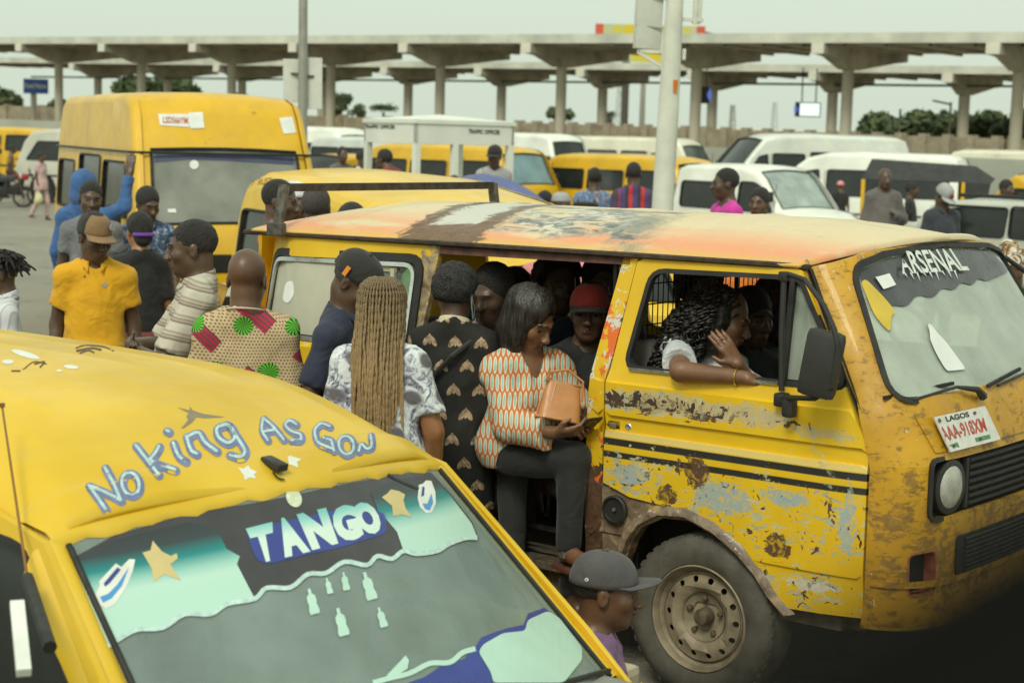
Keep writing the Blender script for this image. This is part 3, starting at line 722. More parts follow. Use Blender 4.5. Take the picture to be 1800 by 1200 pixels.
    for (kind, x, y, z, sx, sy, sz) in lamps:
        l = MB(); l.box((x, y, z), (sx, sy, sz), bev=min(sx, sy, sz)*.3); l.build({'h': 'headlight', 'a': 'indicator', 'r': 'tail_light', 'b': 'bumper', 'g': 'grille', 'p': 'number_plate', 'm': 'mirror', 't': 'trim_strip', 'k': 'roof_rail'}[kind],
                                                                      {'h': LAMP, 'a': AMBER, 'r': REDL, 'b': PLAS, 'g': GRILLE, 'p': PAPER, 'm': PLAS, 't': PLAS, 'k': PLAS}[kind], root)
    return root
def rect(x0, z0, x1, z1, r=.06, sk0=0.0, sk1=0.0):
    return rpoly([(x0, z0), (x1, z0), (x1+sk1, z1), (x0+sk0, z1)], r, 3)
def arch_bottom(x0, x1, z, arches):
    """bottom edge from rear x0 to front x1 with wheel arches [(xc, r)]"""
    out = [(x0, z)]
    return out+[(x1, z)]
# side outlines: start at the front bottom, over the roof to the rear bottom
def out_t3(L=4.4, H=1.93, zb=.38, hood=0.0):
    f = L/2
    return [(f-.06, zb), (f, zb+.12), (f-.01, .70), (f-.05, 1.08), (f-.12, 1.18), (f-.24, 1.40), (f-.38, 1.66), (f-.46, 1.78), (f-.62, H-.06), (f-1.0, H-.015), (0, H), (-f+.5, H-.02), (-f+.22, H-.09), (-f+.10, H-.25), (-f+.02, 1.1), (-f, .7), (-f+.03, zb+.05), (-f+.1, zb)]
def out_high(L=4.6, H=2.5, zb=.4):
    f = L/2
    return [(f-.06, zb), (f, zb+.12), (f-.01, .75), (f-.06, 1.12), (f-.13, 1.22), (f-.30, 1.60), (f-.40, 1.84), (f-.44, 1.90), (f-.60, H-.20), (f-.72, H-.07), (f-.95, H-.015), (0, H), (-f+.4, H-.01), (-f+.2, H-.1), (-f+.10, H-.35), (-f+.02, 1.2), (-f, .7), (-f+.03, zb+.05), (-f+.1, zb)]
def out_hiace(L=5.2, H=2.25, zb=.3):
    f = L/2
    return [(f-.10, zb), (f, zb+.15), (f, .75), (f-.08, .98), (f-.32, 1.12), (f-.72, 1.56), (f-.98, 1.86), (f-1.25, H-.14), (f-1.7, H-.03), (0, H), (-f+.4, H-.02), (-f+.15, H-.1), (-f+.06, H-.3), (-f+.02, 1.2), (-f, .7), (-f, zb+.08), (-f+.1, zb)]
def out_kangoo(L=4.0, H=1.82, zb=.28):
    f = L/2
    return [(f-.12, zb), (f, zb+.15), (f-.01, .66), (f-.10, .86), (f-.42, 1.00), (f-.78, 1.06), (f-1.05, 1.36), (f-1.30, 1.62), (f-1.50, 1.74), (f-1.9, H-.01), (-.4, H), (-f+.35, H-.02), (-f+.14, H-.09), (-f+.07, H-.3), (-f+.01, 1.0), (-f, .6), (-f+.02, zb+.08), (-f+.12, zb)]
def out_suv(L=4.7, H=1.75, zb=.38):
    f = L/2
    return [(f-.15, zb), (f, zb+.15), (f-.02, .75), (f-.10, .93), (f-.5, 1.03), (f-1.15, 1.09), (f-1.5, 1.36), (f-1.85, 1.62), (f-2.1, H-.05), (0, H), (-f+1.0, H-.02), (-f+.5, H-.10), (-f+.28, H-.35), (-f+.10, 1.12), (-f+.02, .9), (-f, .6), (-f+.05, zb+.06), (-f+.15, zb)]
# ================================================================ the rusty yellow van in the middle
TH = radians(38)
W0 = atd(1225, 1087, FPX/470)
VAN = thing('minibus', 'rusty yellow minibus with chipped paint and open side door, windscreen at the right', 'minibus', (W0[0], W0[1], 0), -TH, rot=(0, radians(-.45), -TH))
VW_ = 1.74
def mv_world(x, y, z):
    M = Matrix.Translation((W0[0], W0[1], 0))@Matrix.Rotation(-TH, 4, 'Z')@Matrix.Rotation(radians(-.45), 4, 'Y')
    return M@Vector((x, y, z))
def zsel(t, z, a, b, s=.012):
    """1 between heights a and b, softly"""
    up = nd(t, 'ShaderNodeMapRange', i_1=a-s, i_2=a+s); t.links.new(z, up.inputs[0]); dn = nd(t, 'ShaderNodeMapRange', i_1=b+s, i_2=b-s); t.links.new(z, dn.inputs[0])
    return math_(t, 'MULTIPLY', up.outputs[0], dn.outputs[0], True)
def mv_paint(name, kind):
    if name in MATS: return MATS[name]
    m, t, b = _new(name); v = coords(t); X, Y, Z = sepxyz(t, v)
    b.inputs['Coat Weight'].default_value = .15
    wv = noise(t, v, 2.5, 5, .6); blob = noise(t, v, 5.0, 7, .68, .4); fine = noise(t, v, 30, 5, .62, 1.0); mid = noise(t, v, 13, 6, .66, .8)
    str_ = noise(t, coords(t, (1, 1, 3.2)), 18, 5, .65, .6)
    yel = ramp(t, wv, [(.3, (.66, .40, .006)), (.7, (.76, .49, .010))])
    primer = ramp(t, noise(t, v, 7, 4), [(.40, (.33, .37, .31)), (.60, (.58, .50, .25))]); rustc = ramp(t, fine, [(.3, (.045, .024, .014)), (.7, (.14, .07, .035))])
    if kind == 'door':
        z1 = zsel(t, Z, 1.075, 1.155, .025); z2 = zsel(t, Z, .62, .93, .06); z3 = zsel(t, Z, .40, .58, .04)
        xfall = nd(t, 'ShaderNodeMapRange', i_1=.62, i_2=-.2); t.links.new(X, xfall.inputs[0])
        lev = math_(t, 'ADD', math_(t, 'MULTIPLY', z1, math_(t, 'ADD', math_(t, 'MULTIPLY', xfall.outputs[0], .20), .04)), math_(t, 'ADD', math_(t, 'MULTIPLY', z2, .105), math_(t, 'MULTIPLY', z3, .10)))
        stripes = math_(t, 'ADD', zsel(t, Z, .938, .965, .002), zsel(t, Z, .890, .914, .002), True)
        stripes = math_(t, 'MULTIPLY', stripes, ramp(t, mid, [(.30, 0.0), (.36, 1.0)]))
        c = mixc(t, stripes, yel, (.020, .020, .017))
        c = mixc(t, math_(t, 'MULTIPLY', zsel(t, Z, .968, .992, .003), .6), c, (.78, .66, .30))
        chip = math_(t, 'GREATER_THAN', math_(t, 'ADD', math_(t, 'ADD', math_(t, 'MULTIPLY', blob, .45), math_(t, 'MULTIPLY', str_, .55)), lev), .635)
        c = mixc(t, chip, c, primer)
        rz = math_(t, 'GREATER_THAN', math_(t, 'ADD', math_(t, 'ADD', math_(t, 'MULTIPLY', mid, .6), math_(t, 'MULTIPLY', blob, .4)), math_(t, 'MULTIPLY', lev, .80)), .655)
        c = mixc(t, rz, c, rustc)
        big = math_(t, 'GREATER_THAN', math_(t, 'ADD', noise(t, v, 2.7, 9, .72, .5), math_(t, 'MULTIPLY', math_(t, 'ADD', z2, z1, True), .05)), .655); c = mixc(t, math_(t, 'MULTIPLY', big, ramp(t, mid, [(.42, .15), (.56, 1.0)])), c, primer)
        xw = math_(t, 'ADD', X, math_(t, 'MULTIPLY', math_(t, 'SUBTRACT', mid, .5), .16)); zw = math_(t, 'ADD', Z, math_(t, 'MULTIPLY', math_(t, 'SUBTRACT', str_, .5), .13))
        for (px_, pz_, rx_, rz_, kind_) in ((.10, .80, .13, .055, 'p'), (.36, .84, .10, .03, 'p'), (.60, .80, .03, .13, 'p'), (-.30, .83, .09, .03, 'p'), (.47, .535, .11, .022, 'w'), (-.02, .885, .055, .06, 'r'), (-.145, .775, .045, .035, 'r'), (.335, .655, .05, .045, 'r'), (-.25, 1.12, .07, .04, 'r'), (-.02, 1.095, .07, .025, 'r'), (-.16, 1.125, .20, .04, 'c'), (.18, 1.12, .2, .035, 'c'), (.50, 1.085, .12, .022, 'c')):
            k_ = nd(t, 'ShaderNodeMapRange', i_1=1.05, i_2=.95); q_ = math_(t, 'ADD', math_(t, 'POWER', math_(t, 'DIVIDE', math_(t, 'SUBTRACT', xw, px_), rx_), 2.0), math_(t, 'POWER', math_(t, 'DIVIDE', math_(t, 'SUBTRACT', zw, pz_), rz_), 2.0)); t.links.new(q_, k_.inputs[0])
            br_ = ramp(t, fine, [(.40, .35), (.52, 1.0)]); c = mixc(t, math_(t, 'MULTIPLY', k_.outputs[0], br_), c, {'p': (.34, .40, .37), 'r': rustc, 'w': (.60, .57, .48), 'c': (.52, .42, .22)}[kind_])
        sp = math_(t, 'GREATER_THAN', math_(t, 'ADD', fine, math_(t, 'MULTIPLY', lev, 1.0)), .745); c = mixc(t, sp, c, (.05, .03, .02))
        h = math_(t, 'SUBTRACT', 1.0, math_(t, 'MAXIMUM', chip, rz))
    elif kind == 'post':
        c = mixc(t, math_(t, 'GREATER_THAN', blob, .50), yel, (.72, .14, .02)); c = mixc(t, math_(t, 'GREATER_THAN', mid, .58), c, (.62, .60, .50))
        dn = nd(t, 'ShaderNodeMapRange', i_1=1.0, i_2=.72); t.links.new(Z, dn.inputs[0])
        rz = math_(t, 'GREATER_THAN', math_(t, 'ADD', mid, math_(t, 'MULTIPLY', dn.outputs[0], .28)), .66); c = mixc(t, rz, c, rustc); h = math_(t, 'SUBTRACT', 1.0, rz)
    elif kind == 'rear':
        c = mixc(t, math_(t, 'MULTIPLY', zsel(t, X, -1.53, -1.30, .03), math_(t, 'GREATER_THAN', blob, .42)), yel, ramp(t, mid, [(.35, (.14, .07, .03)), (.55, (.34, .28, .17)), (.65, (.55, .32, .03))]))
        rz = math_(t, 'GREATER_THAN', mid, .66); c = mixc(t, rz, c, (.55, .50, .34)); h = mid
    elif kind == 'sill':
        c = ramp(t, mid, [(.30, (.05, .035, .02)), (.48, (.16, .11, .07)), (.60, (.26, .20, .13)), (.72, (.5, .27, .03))]); c = mixc(t, math_(t, 'GREATER_THAN', fine, .66), c, (.5, .44, .36))
        c = mixc(t, math_(t, 'GREATER_THAN', noise(t, v, 9, 3), .66), c, (.55, .13, .04)); h = mid
    elif kind == 'front':
        org = ramp(t, wv, [(.3, (.40, .20, .008)), (.7, (.62, .34, .012))])
        cornr = zsel(t, Z, .45, .98, .16); g = math_(t, 'ADD', math_(t, 'MULTIPLY', mid, .55), math_(t, 'ADD', math_(t, 'MULTIPLY', str_, .45), math_(t, 'MULTIPLY', cornr, .06)))
        c = mixc(t, ramp(t, g, [(.53, 0.0), (.60, .75)]), org, ramp(t, fine, [(.35, (.10, .055, .015)), (.7, (.26, .15, .04))]))
        c = mixc(t, math_(t, 'GREATER_THAN', math_(t, 'ADD', math_(t, 'MULTIPLY', fine, .6), math_(t, 'MULTIPLY', blob, .4)), .632), c, (.55, .46, .28)); h = g
        c = mixc(t, math_(t, 'GREATER_THAN', blob, .69), c, (.60, .22, .10))
    elif kind == 'roof':
        c = ramp(t, wv, [(.25, (.62, .50, .27)), (.5, (.68, .56, .34)), (.75, (.66, .49, .30))])
        edge = nd(t, 'ShaderNodeMapRange', i_1=.46, i_2=.20); t.links.new(Y, edge.inputs[0])
        em = math_(t, 'MULTIPLY', edge.outputs[0], ramp(t, noise(t, coords(t, (.35, 1, 1)), 5.5, 4), [(.34, .05), (.50, .85)])); c = mixc(t, em, c, (.74, .27, .12)); sk = ramp(t, noise(t, coords(t, (.5, 4.0, 1)), 7, 5, .65, .6), [(.60, 0.0), (.68, .55)]); c = mixc(t, sk, c, (.40, .37, .29))
        yb = nd(t, 'ShaderNodeMapRange', i_1=.17, i_2=.11); t.links.new(Y, yb.inputs[0]); c = mixc(t, math_(t, 'MULTIPLY', yb.outputs[0], .7), c, (.62, .40, .08))
        xd = math_(t, 'ADD', X, math_(t, 'MULTIPLY', math_(t, 'SUBTRACT', mid, .5), .28)); yd = math_(t, 'ADD', Y, math_(t, 'MULTIPLY', math_(t, 'SUBTRACT', blob, .5), .35))
        xs = math_(t, 'ADD', xd, math_(t, 'MULTIPLY', yd, .25))
        ring = math_(t, 'MULTIPLY', zsel(t, xs, -1.58, -1.14, .02), zsel(t, yd, -.2, 1.0, .03)); inner = math_(t, 'MULTIPLY', zsel(t, xs, -1.47, -1.25, .02), zsel(t, yd, .27, .95, .02))
        c = mixc(t, math_(t, 'MULTIPLY', ring, .9), c, rustc); c = mixc(t, inner, c, (.55, .54, .46))
        gr = math_(t, 'MULTIPLY', math_(t, 'MULTIPLY', zsel(t, xs, -1.12, -.42, .02), zsel(t, yd, .22, .80, .03)), ramp(t, noise(t, coords(t, (.6, 2.2, 1)), 4.5, 6, .65, .7), [(.42, 0.0), (.50, 1.0)]))
        c = mixc(t, gr, c, ramp(t, mid, [(.38, (.10, .095, .085)), (.52, (.30, .30, .27)), (.62, (.62, .62, .54))]))
        g2 = math_(t, 'MULTIPLY', zsel(t, xs, -.52, -.34, .04), math_(t, 'MULTIPLY', zsel(t, yd, -.2, .75, .1), ramp(t, mid, [(.40, 0.0), (.55, .85)]))); c = mixc(t, g2, c, (.24, .23, .17))
        h = mid
    t.links.new(c, b.inputs['Base Color']); t.links.new(ramp(t, mid, [(.3, .38), (.7, .75)]), b.inputs['Roughness'])
    bump(t, b, math_(t, 'ADD', math_(t, 'MULTIPLY', h, .35), math_(t, 'MULTIPLY', wv, .8)), .35, .012); MATS[name] = m; return m
P_DOOR, P_POST, P_REAR, P_SILL, P_FRONT, P_ROOF = [mv_paint('van_'+k+'_paint', k) for k in ('door', 'post', 'rear', 'sill', 'front', 'roof')]

def mvS(x, z):
    y = 0.0
    if z > 1.18: y += .012+(z-1.18)*.19
    if z < .6: y += (.6-z)*.05
    if z < .585: y += .008
    if .992 < z < 1.052: y += .013
    if x > .45: y += .16*((x-.45)/.35)**2*.35
    if x < -2.2: y += .25*((-2.2-x)/.4)**2
    return y
near = lambda a, b, off: (a, mvS(a, b)+off, b)
far = lambda a, b, off: (a, VW_-mvS(a, b)-off, b)
RW = (.585, .592, .60, .985, .991, .993, 1.051, 1.053, 1.06, 1.178, 1.185)
# rear quarter with its window
win_r = rpoly([(-2.395, 1.19), (-1.475, 1.19), (-1.475, 1.575), (-2.375, 1.555)], .055, 4)
mb = MB(); panel(mb, [(-2.58, .42), (-1.42, .42), (-1.42, 1.20), (-1.37, 1.655), (-2.56, 1.655)], [win_r], near, .03, .10, RW); mb.build('rear_quarter_panel', P_REAR, VAN, 30)
GL = glass_clear(); GLD = glass_dark()
gw = MB(); panel(gw, win_r, (), lambda a, b, off: near(a, b, .014+off), .003, .07); go = gw.build('rear_side_window', GL, VAN)
s = MB(); band(s, win_r, .034, near, -.012, .01); s.build('seal', RUB, go); s = MB(); band(s, rpoly([(-2.372, 1.212), (-1.497, 1.212), (-1.497, 1.553), (-2.353, 1.533)], .05, 4), .018, near, -.016, .004); s.build('chrome_trim', CHROME, go)
# painted-over left half of that pane and a sliding glass frame
s = MB(); panel(s, [(-2.36, 1.22), (-1.84, 1.22), (-1.84, 1.545), (-2.35, 1.53)], (), lambda a, b, off: near(a, b, .006+off), .003, .07); s.build('painted_pane', simple('window_paint', (.44, .43, .34), .6, var=.12, scale=5), go)
s = MB()
for x in (-1.84, -1.60): s.box((x, mvS(x, 1.38)+.01, 1.38), (.022, .012, .32))
s.box((-1.72, mvS(-1.7, 1.53)+.01, 1.535), (.24, .012, .02)); s.build('sliding_frame', simple('frame_cream', (.5, .47, .34), .6), go)
s = MB(); s.prism(rpoly([(-2.27, 1.36), (-2.22, 1.345), (-2.19, 1.39), (-2.21, 1.45), (-2.26, 1.44)], .02, 3), lambda a, b: near(a, b, .0045), lambda a, b: near(a, b, .006)); s.build('sticker', PAPER, go)
# rail over the door opening, inner rail, floor edge, step
mb = MB(); panel(mb, [(-1.40, 1.615), (-.41, 1.625), (-.41, 1.668), (-1.40, 1.655)], (), near, .03, .2); mb.build('door_rail', simple('rail_rust', (.10, .04, .025), .7, var=.5, scale=18), VAN)
mb = MB(); panel(mb, [(-.525, .44), (-.447, .44), (-.447, 1.18), (-.375, 1.660), (-.44, 1.660), (-.525, 1.19)], (), near, .06, .1, RW); mb.build('centre_post', P_POST, VAN, 30)
mb = MB(); panel(mb, [(-.525, .40), (-.36, .40), (-.338, .49), (-.305, .575), (-.256, .639), (-.168, .686), (-.054, .694), (.059, .658), (.159, .60), (.234, .529), (.285, .464), (.351, .407), (.37, .425), (.324, .472), (.269, .546), (.194, .628), (.094, .686), (-.03, .719), (-.182, .732), (-.312, .741), (-.443, .782), (-.443, .8), (-.525, .8)], (), lambda a, b, off: near(a, b, off+.004), .05, .06, RW); mb.build('wheel_arch_panel', P_SILL, VAN, 30)
arc = [(-.345, .46), (-.338, .49), (-.305, .575), (-.256, .639), (-.168, .690), (-.054, .699), (.059, .663), (.159, .604), (.234, .533), (.285, .467), (.355, .408)]
mb = MB(); V = []; F = []
for (a, b) in arc:
    cx, cz = a-0.0, b-.33; L = sqrt(cx*cx+cz*cz)
    for w, o in ((0, .02), (.012, -.022), (.034, -.018), (.05, .0)): V.append(near(a+cx/L*w, b+cz/L*w, o))
for i in range(len(arc)-1):
    for k in range(3): F.append((i*4+k, i*4+k+1, i*4+4+k+1, i*4+4+k))
mb.add(V, F); mb.build('arch_lip', P_SILL, VAN, 50)
mb = MB(); mb.lathe([(.054, -.002), (.056, .012), (.048, .016), (.044, .006), (.012, .006), (.010, .012), (.0005, .012)], 24, Mat4((-.376, mvS(0, .69)-.003, .69), (1, 0, 0), (0, 0, 1), (0, -1, 0))); mb.build('fuel_cap', PLAS, VAN, 40)
mb = MB(); mb.lathe([(.007, 0), (.007, .006), (.0005, .006)], 10, Mat4((-.376, mvS(0, .69)-.013, .69), (1, 0, 0), (0, 0, 1), (0, -1, 0))); mb.build('fuel_cap_lock', CHROME, VAN)
# front door
door = [(-.437, .787), (-.312, .747), (-.182, .738), (-.03, .725), (.094, .692), (.194, .634), (.269, .552), (.324, .478), (.366, .437), (.505, .442), (.662, .450), (.662, 1.03), (.640, 1.10), (.565, 1.24), (.338, 1.645), (.31, 1.658), (-.345, 1.652), (-.372, 1.64), (-.437, 1.18)]
wind = rpoly([(-.372, 1.232), (.575, 1.245), (.335, 1.628), (-.305, 1.618)], [.05, .05, .03, .06], 4)
mb = MB(); panel(mb, door, [wind], lambda a, b, off: near(a, b, off-.006), .035, .05, RW); DOOR = mb.build('front_door', P_DOOR, VAN, 30)
mb = MB(); band(mb, rpoly([(-.355, 1.248), (.552, 1.260), (.325, 1.613), (-.293, 1.603)], [.045, .05, .03, .05], 4), .018, near, -.010, .02); mb.build('window_seal', RUB, DOOR)
mb = MB(); mb.tube([near(-.34, 1.235, -.012), near(0, 1.240, -.012), near(.30, 1.245, -.012)], .007, 6); mb.build('window_trim', CHROME, DOOR)
mb = MB(); mb.bar(near(.316, 1.245, -.002), near(.305, 1.615, -.002), .02, .022, (0, 1, 0)); mb.build('vent_divider', RUB, DOOR)
mb = MB(); panel(mb, [(.325, 1.262), (.545, 1.265), (.33, 1.60), (.315, 1.60)], (), lambda a, b, off: near(a, b, .008+off), .004, .2); mb.build('vent_window', glass_clear('glass_dusty', (.75, .8, .74), .35), DOOR)
mb = MB(); band(mb, [(.362, 1.655), (.583, 1.26), (.664, 1.10), (.682, .99), (.672, .99), (.654, 1.095), (.573, 1.258), (.352, 1.655)], .002, lambda a, b, off: near(a, b, off), -.004, .02); mb.build('door_seal', RUB, DOOR)
mb = MB(); mb.box(near(-.405, 1.015, .004), (.07, .02, .038), bev=.004); mb.build('door_handle_recess', GRILLE, DOOR)
mb = MB(); mb.box(near(-.405, 1.012, -.006), (.03, .012, .02), bev=.003); mb.build('latch', simple('latch_metal', (.35, .33, .28), .4, .7), DOOR)
mb = MB(); mb.lathe([(.018, -.004), (.018, .008), (.012, .012), (.0005, .010)], 16, Mat4(near(-.335, 1.013, .004), (1, 0, 0), (0, 0, 1), (0, -1, 0))); mb.build('door_lock', CHROME, DOOR)
mb = MB(); mb.box(near(-.235, 1.022, .006), (.035, .014, .022), bev=.003); mb.build('keyhole_plate', GRILLE, DOOR)
# mirror on its tube frame
MIR = MB(); MIR.tube([(.335, -.02, 1.20), (.40, -.08, 1.215), (.54, -.155, 1.235), (.605, -.16, 1.28), (.620, -.16, 1.42), (.605, -.16, 1.475), (.53, -.10, 1.55), (.42, -.04, 1.628), (.345, -.012, 1.640), (.318, -.004, 1.632)], .0095, 8)
MIR.tube([(.318, -.004, 1.635), (.322, -.014, 1.44), (.332, -.016, 1.225)], .011, 8); MIR.box((.335, -.018, 1.195), (.045, .05, .05), bev=.01); MIR.box((.385, -.05, 1.175), (.045, .045, .07), bev=.012); MIR.box((.32, -.006, 1.632), (.035, .03, .035), bev=.006)
mo = MIR.build('mirror_bracket', PLAS, VAN, 40)
Mm = Matrix.Rotation(radians(14), 3, 'Z')@Matrix.Rotation(radians(9), 3, 'Y'); mb = MB(); mb.box((.555, -.150, 1.355), (.135, .055, .235), Mm, bev=.026); mm = mb.build('side_mirror', PLAS, VAN, 40)
mb = MB(); mb.box(Vector((.555, -.150, 1.355))+Mm@Vector((0, .0285, 0)), (.110, .004, .205), Mm, bev=.0015); mb.build('mirror_glass', CHROME, mm)
FMB = MB(); FMB.tube([(.345, VW_+.01, 1.60), (.40, VW_+.06, 1.63), (.47, VW_+.15, 1.56), (.53, VW_+.20, 1.50), (.545, VW_+.20, 1.45), (.53, VW_+.20, 1.30), (.46, VW_+.19, 1.24), (.335, VW_+.02, 1.20)], .011, 8); FMB.build('mirror_bracket', PLAS, VAN, 40)
mb = MB(); mb.box((.462, VW_+.185, 1.365), (.145, .055, .265), Matrix.Rotation(radians(-12), 3, 'Z'), bev=.024); mb.build('side_mirror', PLAS, VAN, 40)
# far side
wf = [rect(-2.35, 1.20, -1.52, 1.57), rect(-1.38, 1.20, -.58, 1.58), rpoly([(-.37, 1.235), (.57, 1.245), (.335, 1.628), (-.30, 1.618)], .05, 3)]
mb = MB(); panel(mb, [(-2.58, .42), (.66, .42), (.66, 1.03), (.565, 1.24), (.345, 1.66), (-2.56, 1.655)], wf, far, .02, .2, RW); mb.build('far_side_panel', YELP, VAN, 30)
mb = MB(); panel(mb, [(-2.5, .46), (.5, .46), (.5, 1.16), (-2.5, 1.16)], (), lambda a, b, off: (a, VW_-.06-off, b), .01, .6); mb.build('far_trim_panel', DARKIN, VAN)
# plan curve of the nose
def _plan():
    P = []
    for k in range(13):
        t = k/12; A, B, C = np.array((.672, .012)), np.array((.872, .030)), np.array((.885, .33)); P.append(A*(1-t)**2+B*2*t*(1-t)+C*t*t)
    P += [np.array((.898, .6)), np.array((.902, .87))]; Q = [np.array((p[0], VW_-p[1])) for p in P[-2::-1]]; P = np.array(P+Q)
    s = np.concatenate([[0], np.cumsum(np.linalg.norm(np.diff(P, axis=0), axis=1))]); return P, s
PLAN, PS = _plan(); PL = PS[-1]
def nose(s, z, off=0.0):
    x = np.interp(s, PS, PLAN[:, 0]); y = np.interp(s, PS, PLAN[:, 1]); e = .01
    tx = np.interp(s+e, PS, PLAN[:, 0])-np.interp(s-e, PS, PLAN[:, 0]); ty = np.interp(s+e, PS, PLAN[:, 1])-np.interp(s-e, PS, PLAN[:, 1]); L = sqrt(tx*tx+ty*ty)
    nx, ny = ty/L, -tx/L
    sh = 0.0 if z < 1.0 else (-(z-1.0)*.30 if z < 1.2 else -.06-(z-1.2)*.64)
    tb = 0 if z < 1.18 else .012+(z-1.18)*.19
    if z < .5: sh -= (.5-z)*.15
    y2 = .87+(y-.87)*(1-tb/.87)
    return (x+sh-nx*off, y2-ny*off, z)
ws = rpoly([(.135, 1.232), (PL-.135, 1.232), (PL-.20, 1.660), (PL-.42, 1.696), (PL/2, 1.718), (.42, 1.696), (.20, 1.660)], [.07, .07, .07, 0, 0, 0, .07], 5)
ind = rpoly([(.155, .545), (.262, .555), (.258, .70), (.150, .69)], .02, 3)
lampb = rpoly([(.225, .815), (PL-.225, .815), (PL-.225, 1.015), (.225, 1.015)], .03, 3)
mb = MB(); panel(mb, [(0, .42), (PL, .42), (PL, 1.10), (PL, 1.66), (PL-.3, 1.712), (PL/2, 1.748), (.3, 1.712), (0, 1.655), (0, 1.10)], [ws, ind, lampb], nose, .02, .055, (1.0, 1.2, .585)); FRONT = mb.build('front_panel', P_FRONT, VAN, 32)
mb = MB(); panel(mb, [(0.02, .575), (PL-.02, .575), (PL-.02, .596), (.02, .596)], (), lambda a, b, off: nose(a, b, -.010+off), .012, .06); mb.build('crease_strip', P_FRONT, FRONT)
mb = MB(); panel(mb, ws, (), lambda a, b, off: nose(a, b, .008+off), .004, .04); WSG = mb.build('windscreen', glass_clear('glass_screen', (.80, .88, .82), .34, (.78, .83, .74)), VAN, 60)  # pale veil paints reflected sky and ground into the glass
mb = MB(); band(mb, ws, .020, nose, -.012, .008); mb.build('seal', RUB, WSG)
mb = MB(); panel(mb, ind, (), lambda a, b, off: nose(a, b, .05+off), .005, .1); mb.build('indicator_hole_back', GRILLE, FRONT)
mb = MB(); band(mb, ind, .006, nose, -.003, .05); mb.build('indicator_rim', simple('red_primer', (.30, .09, .05), .7, var=.4, scale=30), FRONT)
# lamp panel: headlamps, grille bars, frame
mb = MB(); panel(mb, lampb, (), lambda a, b, off: nose(a, b, .045+off), .006, .1); LB = mb.build('lamp_panel', GRILLE, VAN)
mb = MB(); band(mb, lampb, .014, nose, -.012, .045); mb.build('lamp_frame', PLAS, LB)
def hl(s, z, r, nm, mat):
    p0 = Vector(nose(s, z, .0)); p1 = Vector(nose(s, z, .1)); n = (p0-p1).normalized(); Mh = n.to_track_quat('Z', 'Y').to_matrix().to_4x4(); Mh.translation = p0-n*.030
    q = MB(); q.lathe([(r*1.16, -.01), (r*1.16, .022), (r*1.02, .026)], 26, Mh); ho = q.build('headlight', PLAS, LB, 40)
    q = MB(); q.lathe([(r, .012), (r*.9, .026), (r*.6, .036), (r*.3, .040), (.0005, .041)], 26, Mh); q.build('lens', mat, ho, 60)
LENS = simple('headlamp_glass', (.42, .42, .36), .18, 0, var=.25, scale=22, coat=.6)
for s_ in (.340, PL-.340): hl(s_, .915, .083, 'headlight', LENS)
for k in range(7):
    z = .838+k*.026; mb = MB(); mb.tube([nose(s0, z, .012) for s0 in np.linspace(.475, PL-.475, 9)], .0075, 6); mb.build('grille_bar', PLAS, LB)
mb = MB(); mb.box(nose(.455, .915, .02), (.03, .02, .18), bev=.004); mb.build('grille_post', PLAS, LB)
lg = rpoly([(.375, .59), (PL-.375, .59), (PL-.375, .735), (.375, .735)], .02, 3)
mb = MB(); panel(mb, lg, (), lambda a, b, off: nose(a, b, -.008+off), .006, .12); LGo = mb.build('lower_grille', GRILLE, VAN)
for k in range(8):
    z = .605+k*.0165; mb = MB(); mb.tube([nose(s0, z, -.011) for s0 in np.linspace(.43, PL-.40, 7)], .0042, 5); mb.build('lower_grille_bar', PLAS, LGo)
# cowl under the screen, bonnet lid edge, wipers
mb = MB(); panel(mb, [(.25, 1.045), (PL-.25, 1.045), (PL-.20, 1.165), (.20, 1.165)], (), lambda a, b, off: nose(a, b, -.006+off), .01, .08, (1.0, 1.2)); BFLAP = mb.build('bonnet_flap', P_FRONT, FRONT, 40)
for s0, s1 in ((.62, .20), (1.30, .80)):
    mb = MB(); p = [Vector(nose(s0, 1.205, -.02)), Vector(nose(s0-.06, 1.235, -.045)), Vector(nose(s0-.16, 1.25, -.02)), Vector(nose(s1, 1.225, -.012))]
    mb.tube(p, [.018, .012, .006, .005], 7); wo = mb.build('wiper', PLAS, VAN, 40)
    mb = MB(); mb.bar(nose(s1-.10, 1.232, -.016), nose(s1+.26, 1.262, -.014), .010, .012); mb.build('blade', RUB, wo)
# stickers, visor film and a yellow patch laid on the screen
def on_ws(poly, off, name, mat, parent):
    q = MB(); vs, fs = tri_panel(poly, (), .03); q.add([nose(a, b, off) for a, b in vs], [tuple(f) for f in fs]); return q.build(name, mat, parent)
visor = [(.21, 1.652), (.42, 1.688), (PL/2, 1.708), (PL-.42, 1.688), (PL-.30, 1.60), (1.25, 1.575), (1.18, 1.592), (1.08, 1.565), (.98, 1.588), (.88, 1.556), (.78, 1.575), (.66, 1.540), (.54, 1.560), (.42, 1.522), (.30, 1.535), (.22, 1.50)]; visor = rpoly(visor, .05, 4)
VIS = simple('visor_film', (.055, .055, .06), .25, var=.2); on_ws(visor, .003, 'visor_film', VIS, WSG)
on_ws(rpoly([(.205, 1.615), (.235, 1.625), (.29, 1.555), (.315, 1.51), (.28, 1.50), (.235, 1.44), (.20, 1.50)], .025, 3), -.004, 'yellow_patch', simple('yellow_patch', (.58, .42, .05), .4), WSG)  # small yellow patch at the left edge of the screen
on_ws([(.285, 1.63), (.385, 1.64), (.395, 1.60), (.30, 1.588)], -.007, 'permit_sticker', PAPER, WSG)
on_ws(rpoly([(.475, 1.30), (.63, 1.295), (.605, 1.345), (.575, 1.40), (.545, 1.425), (.535, 1.458), (.50, 1.46), (.49, 1.43), (.465, 1.41), (.46, 1.36)], .02, 3), -.002, 'bottle_sticker', PAPER, WSG)
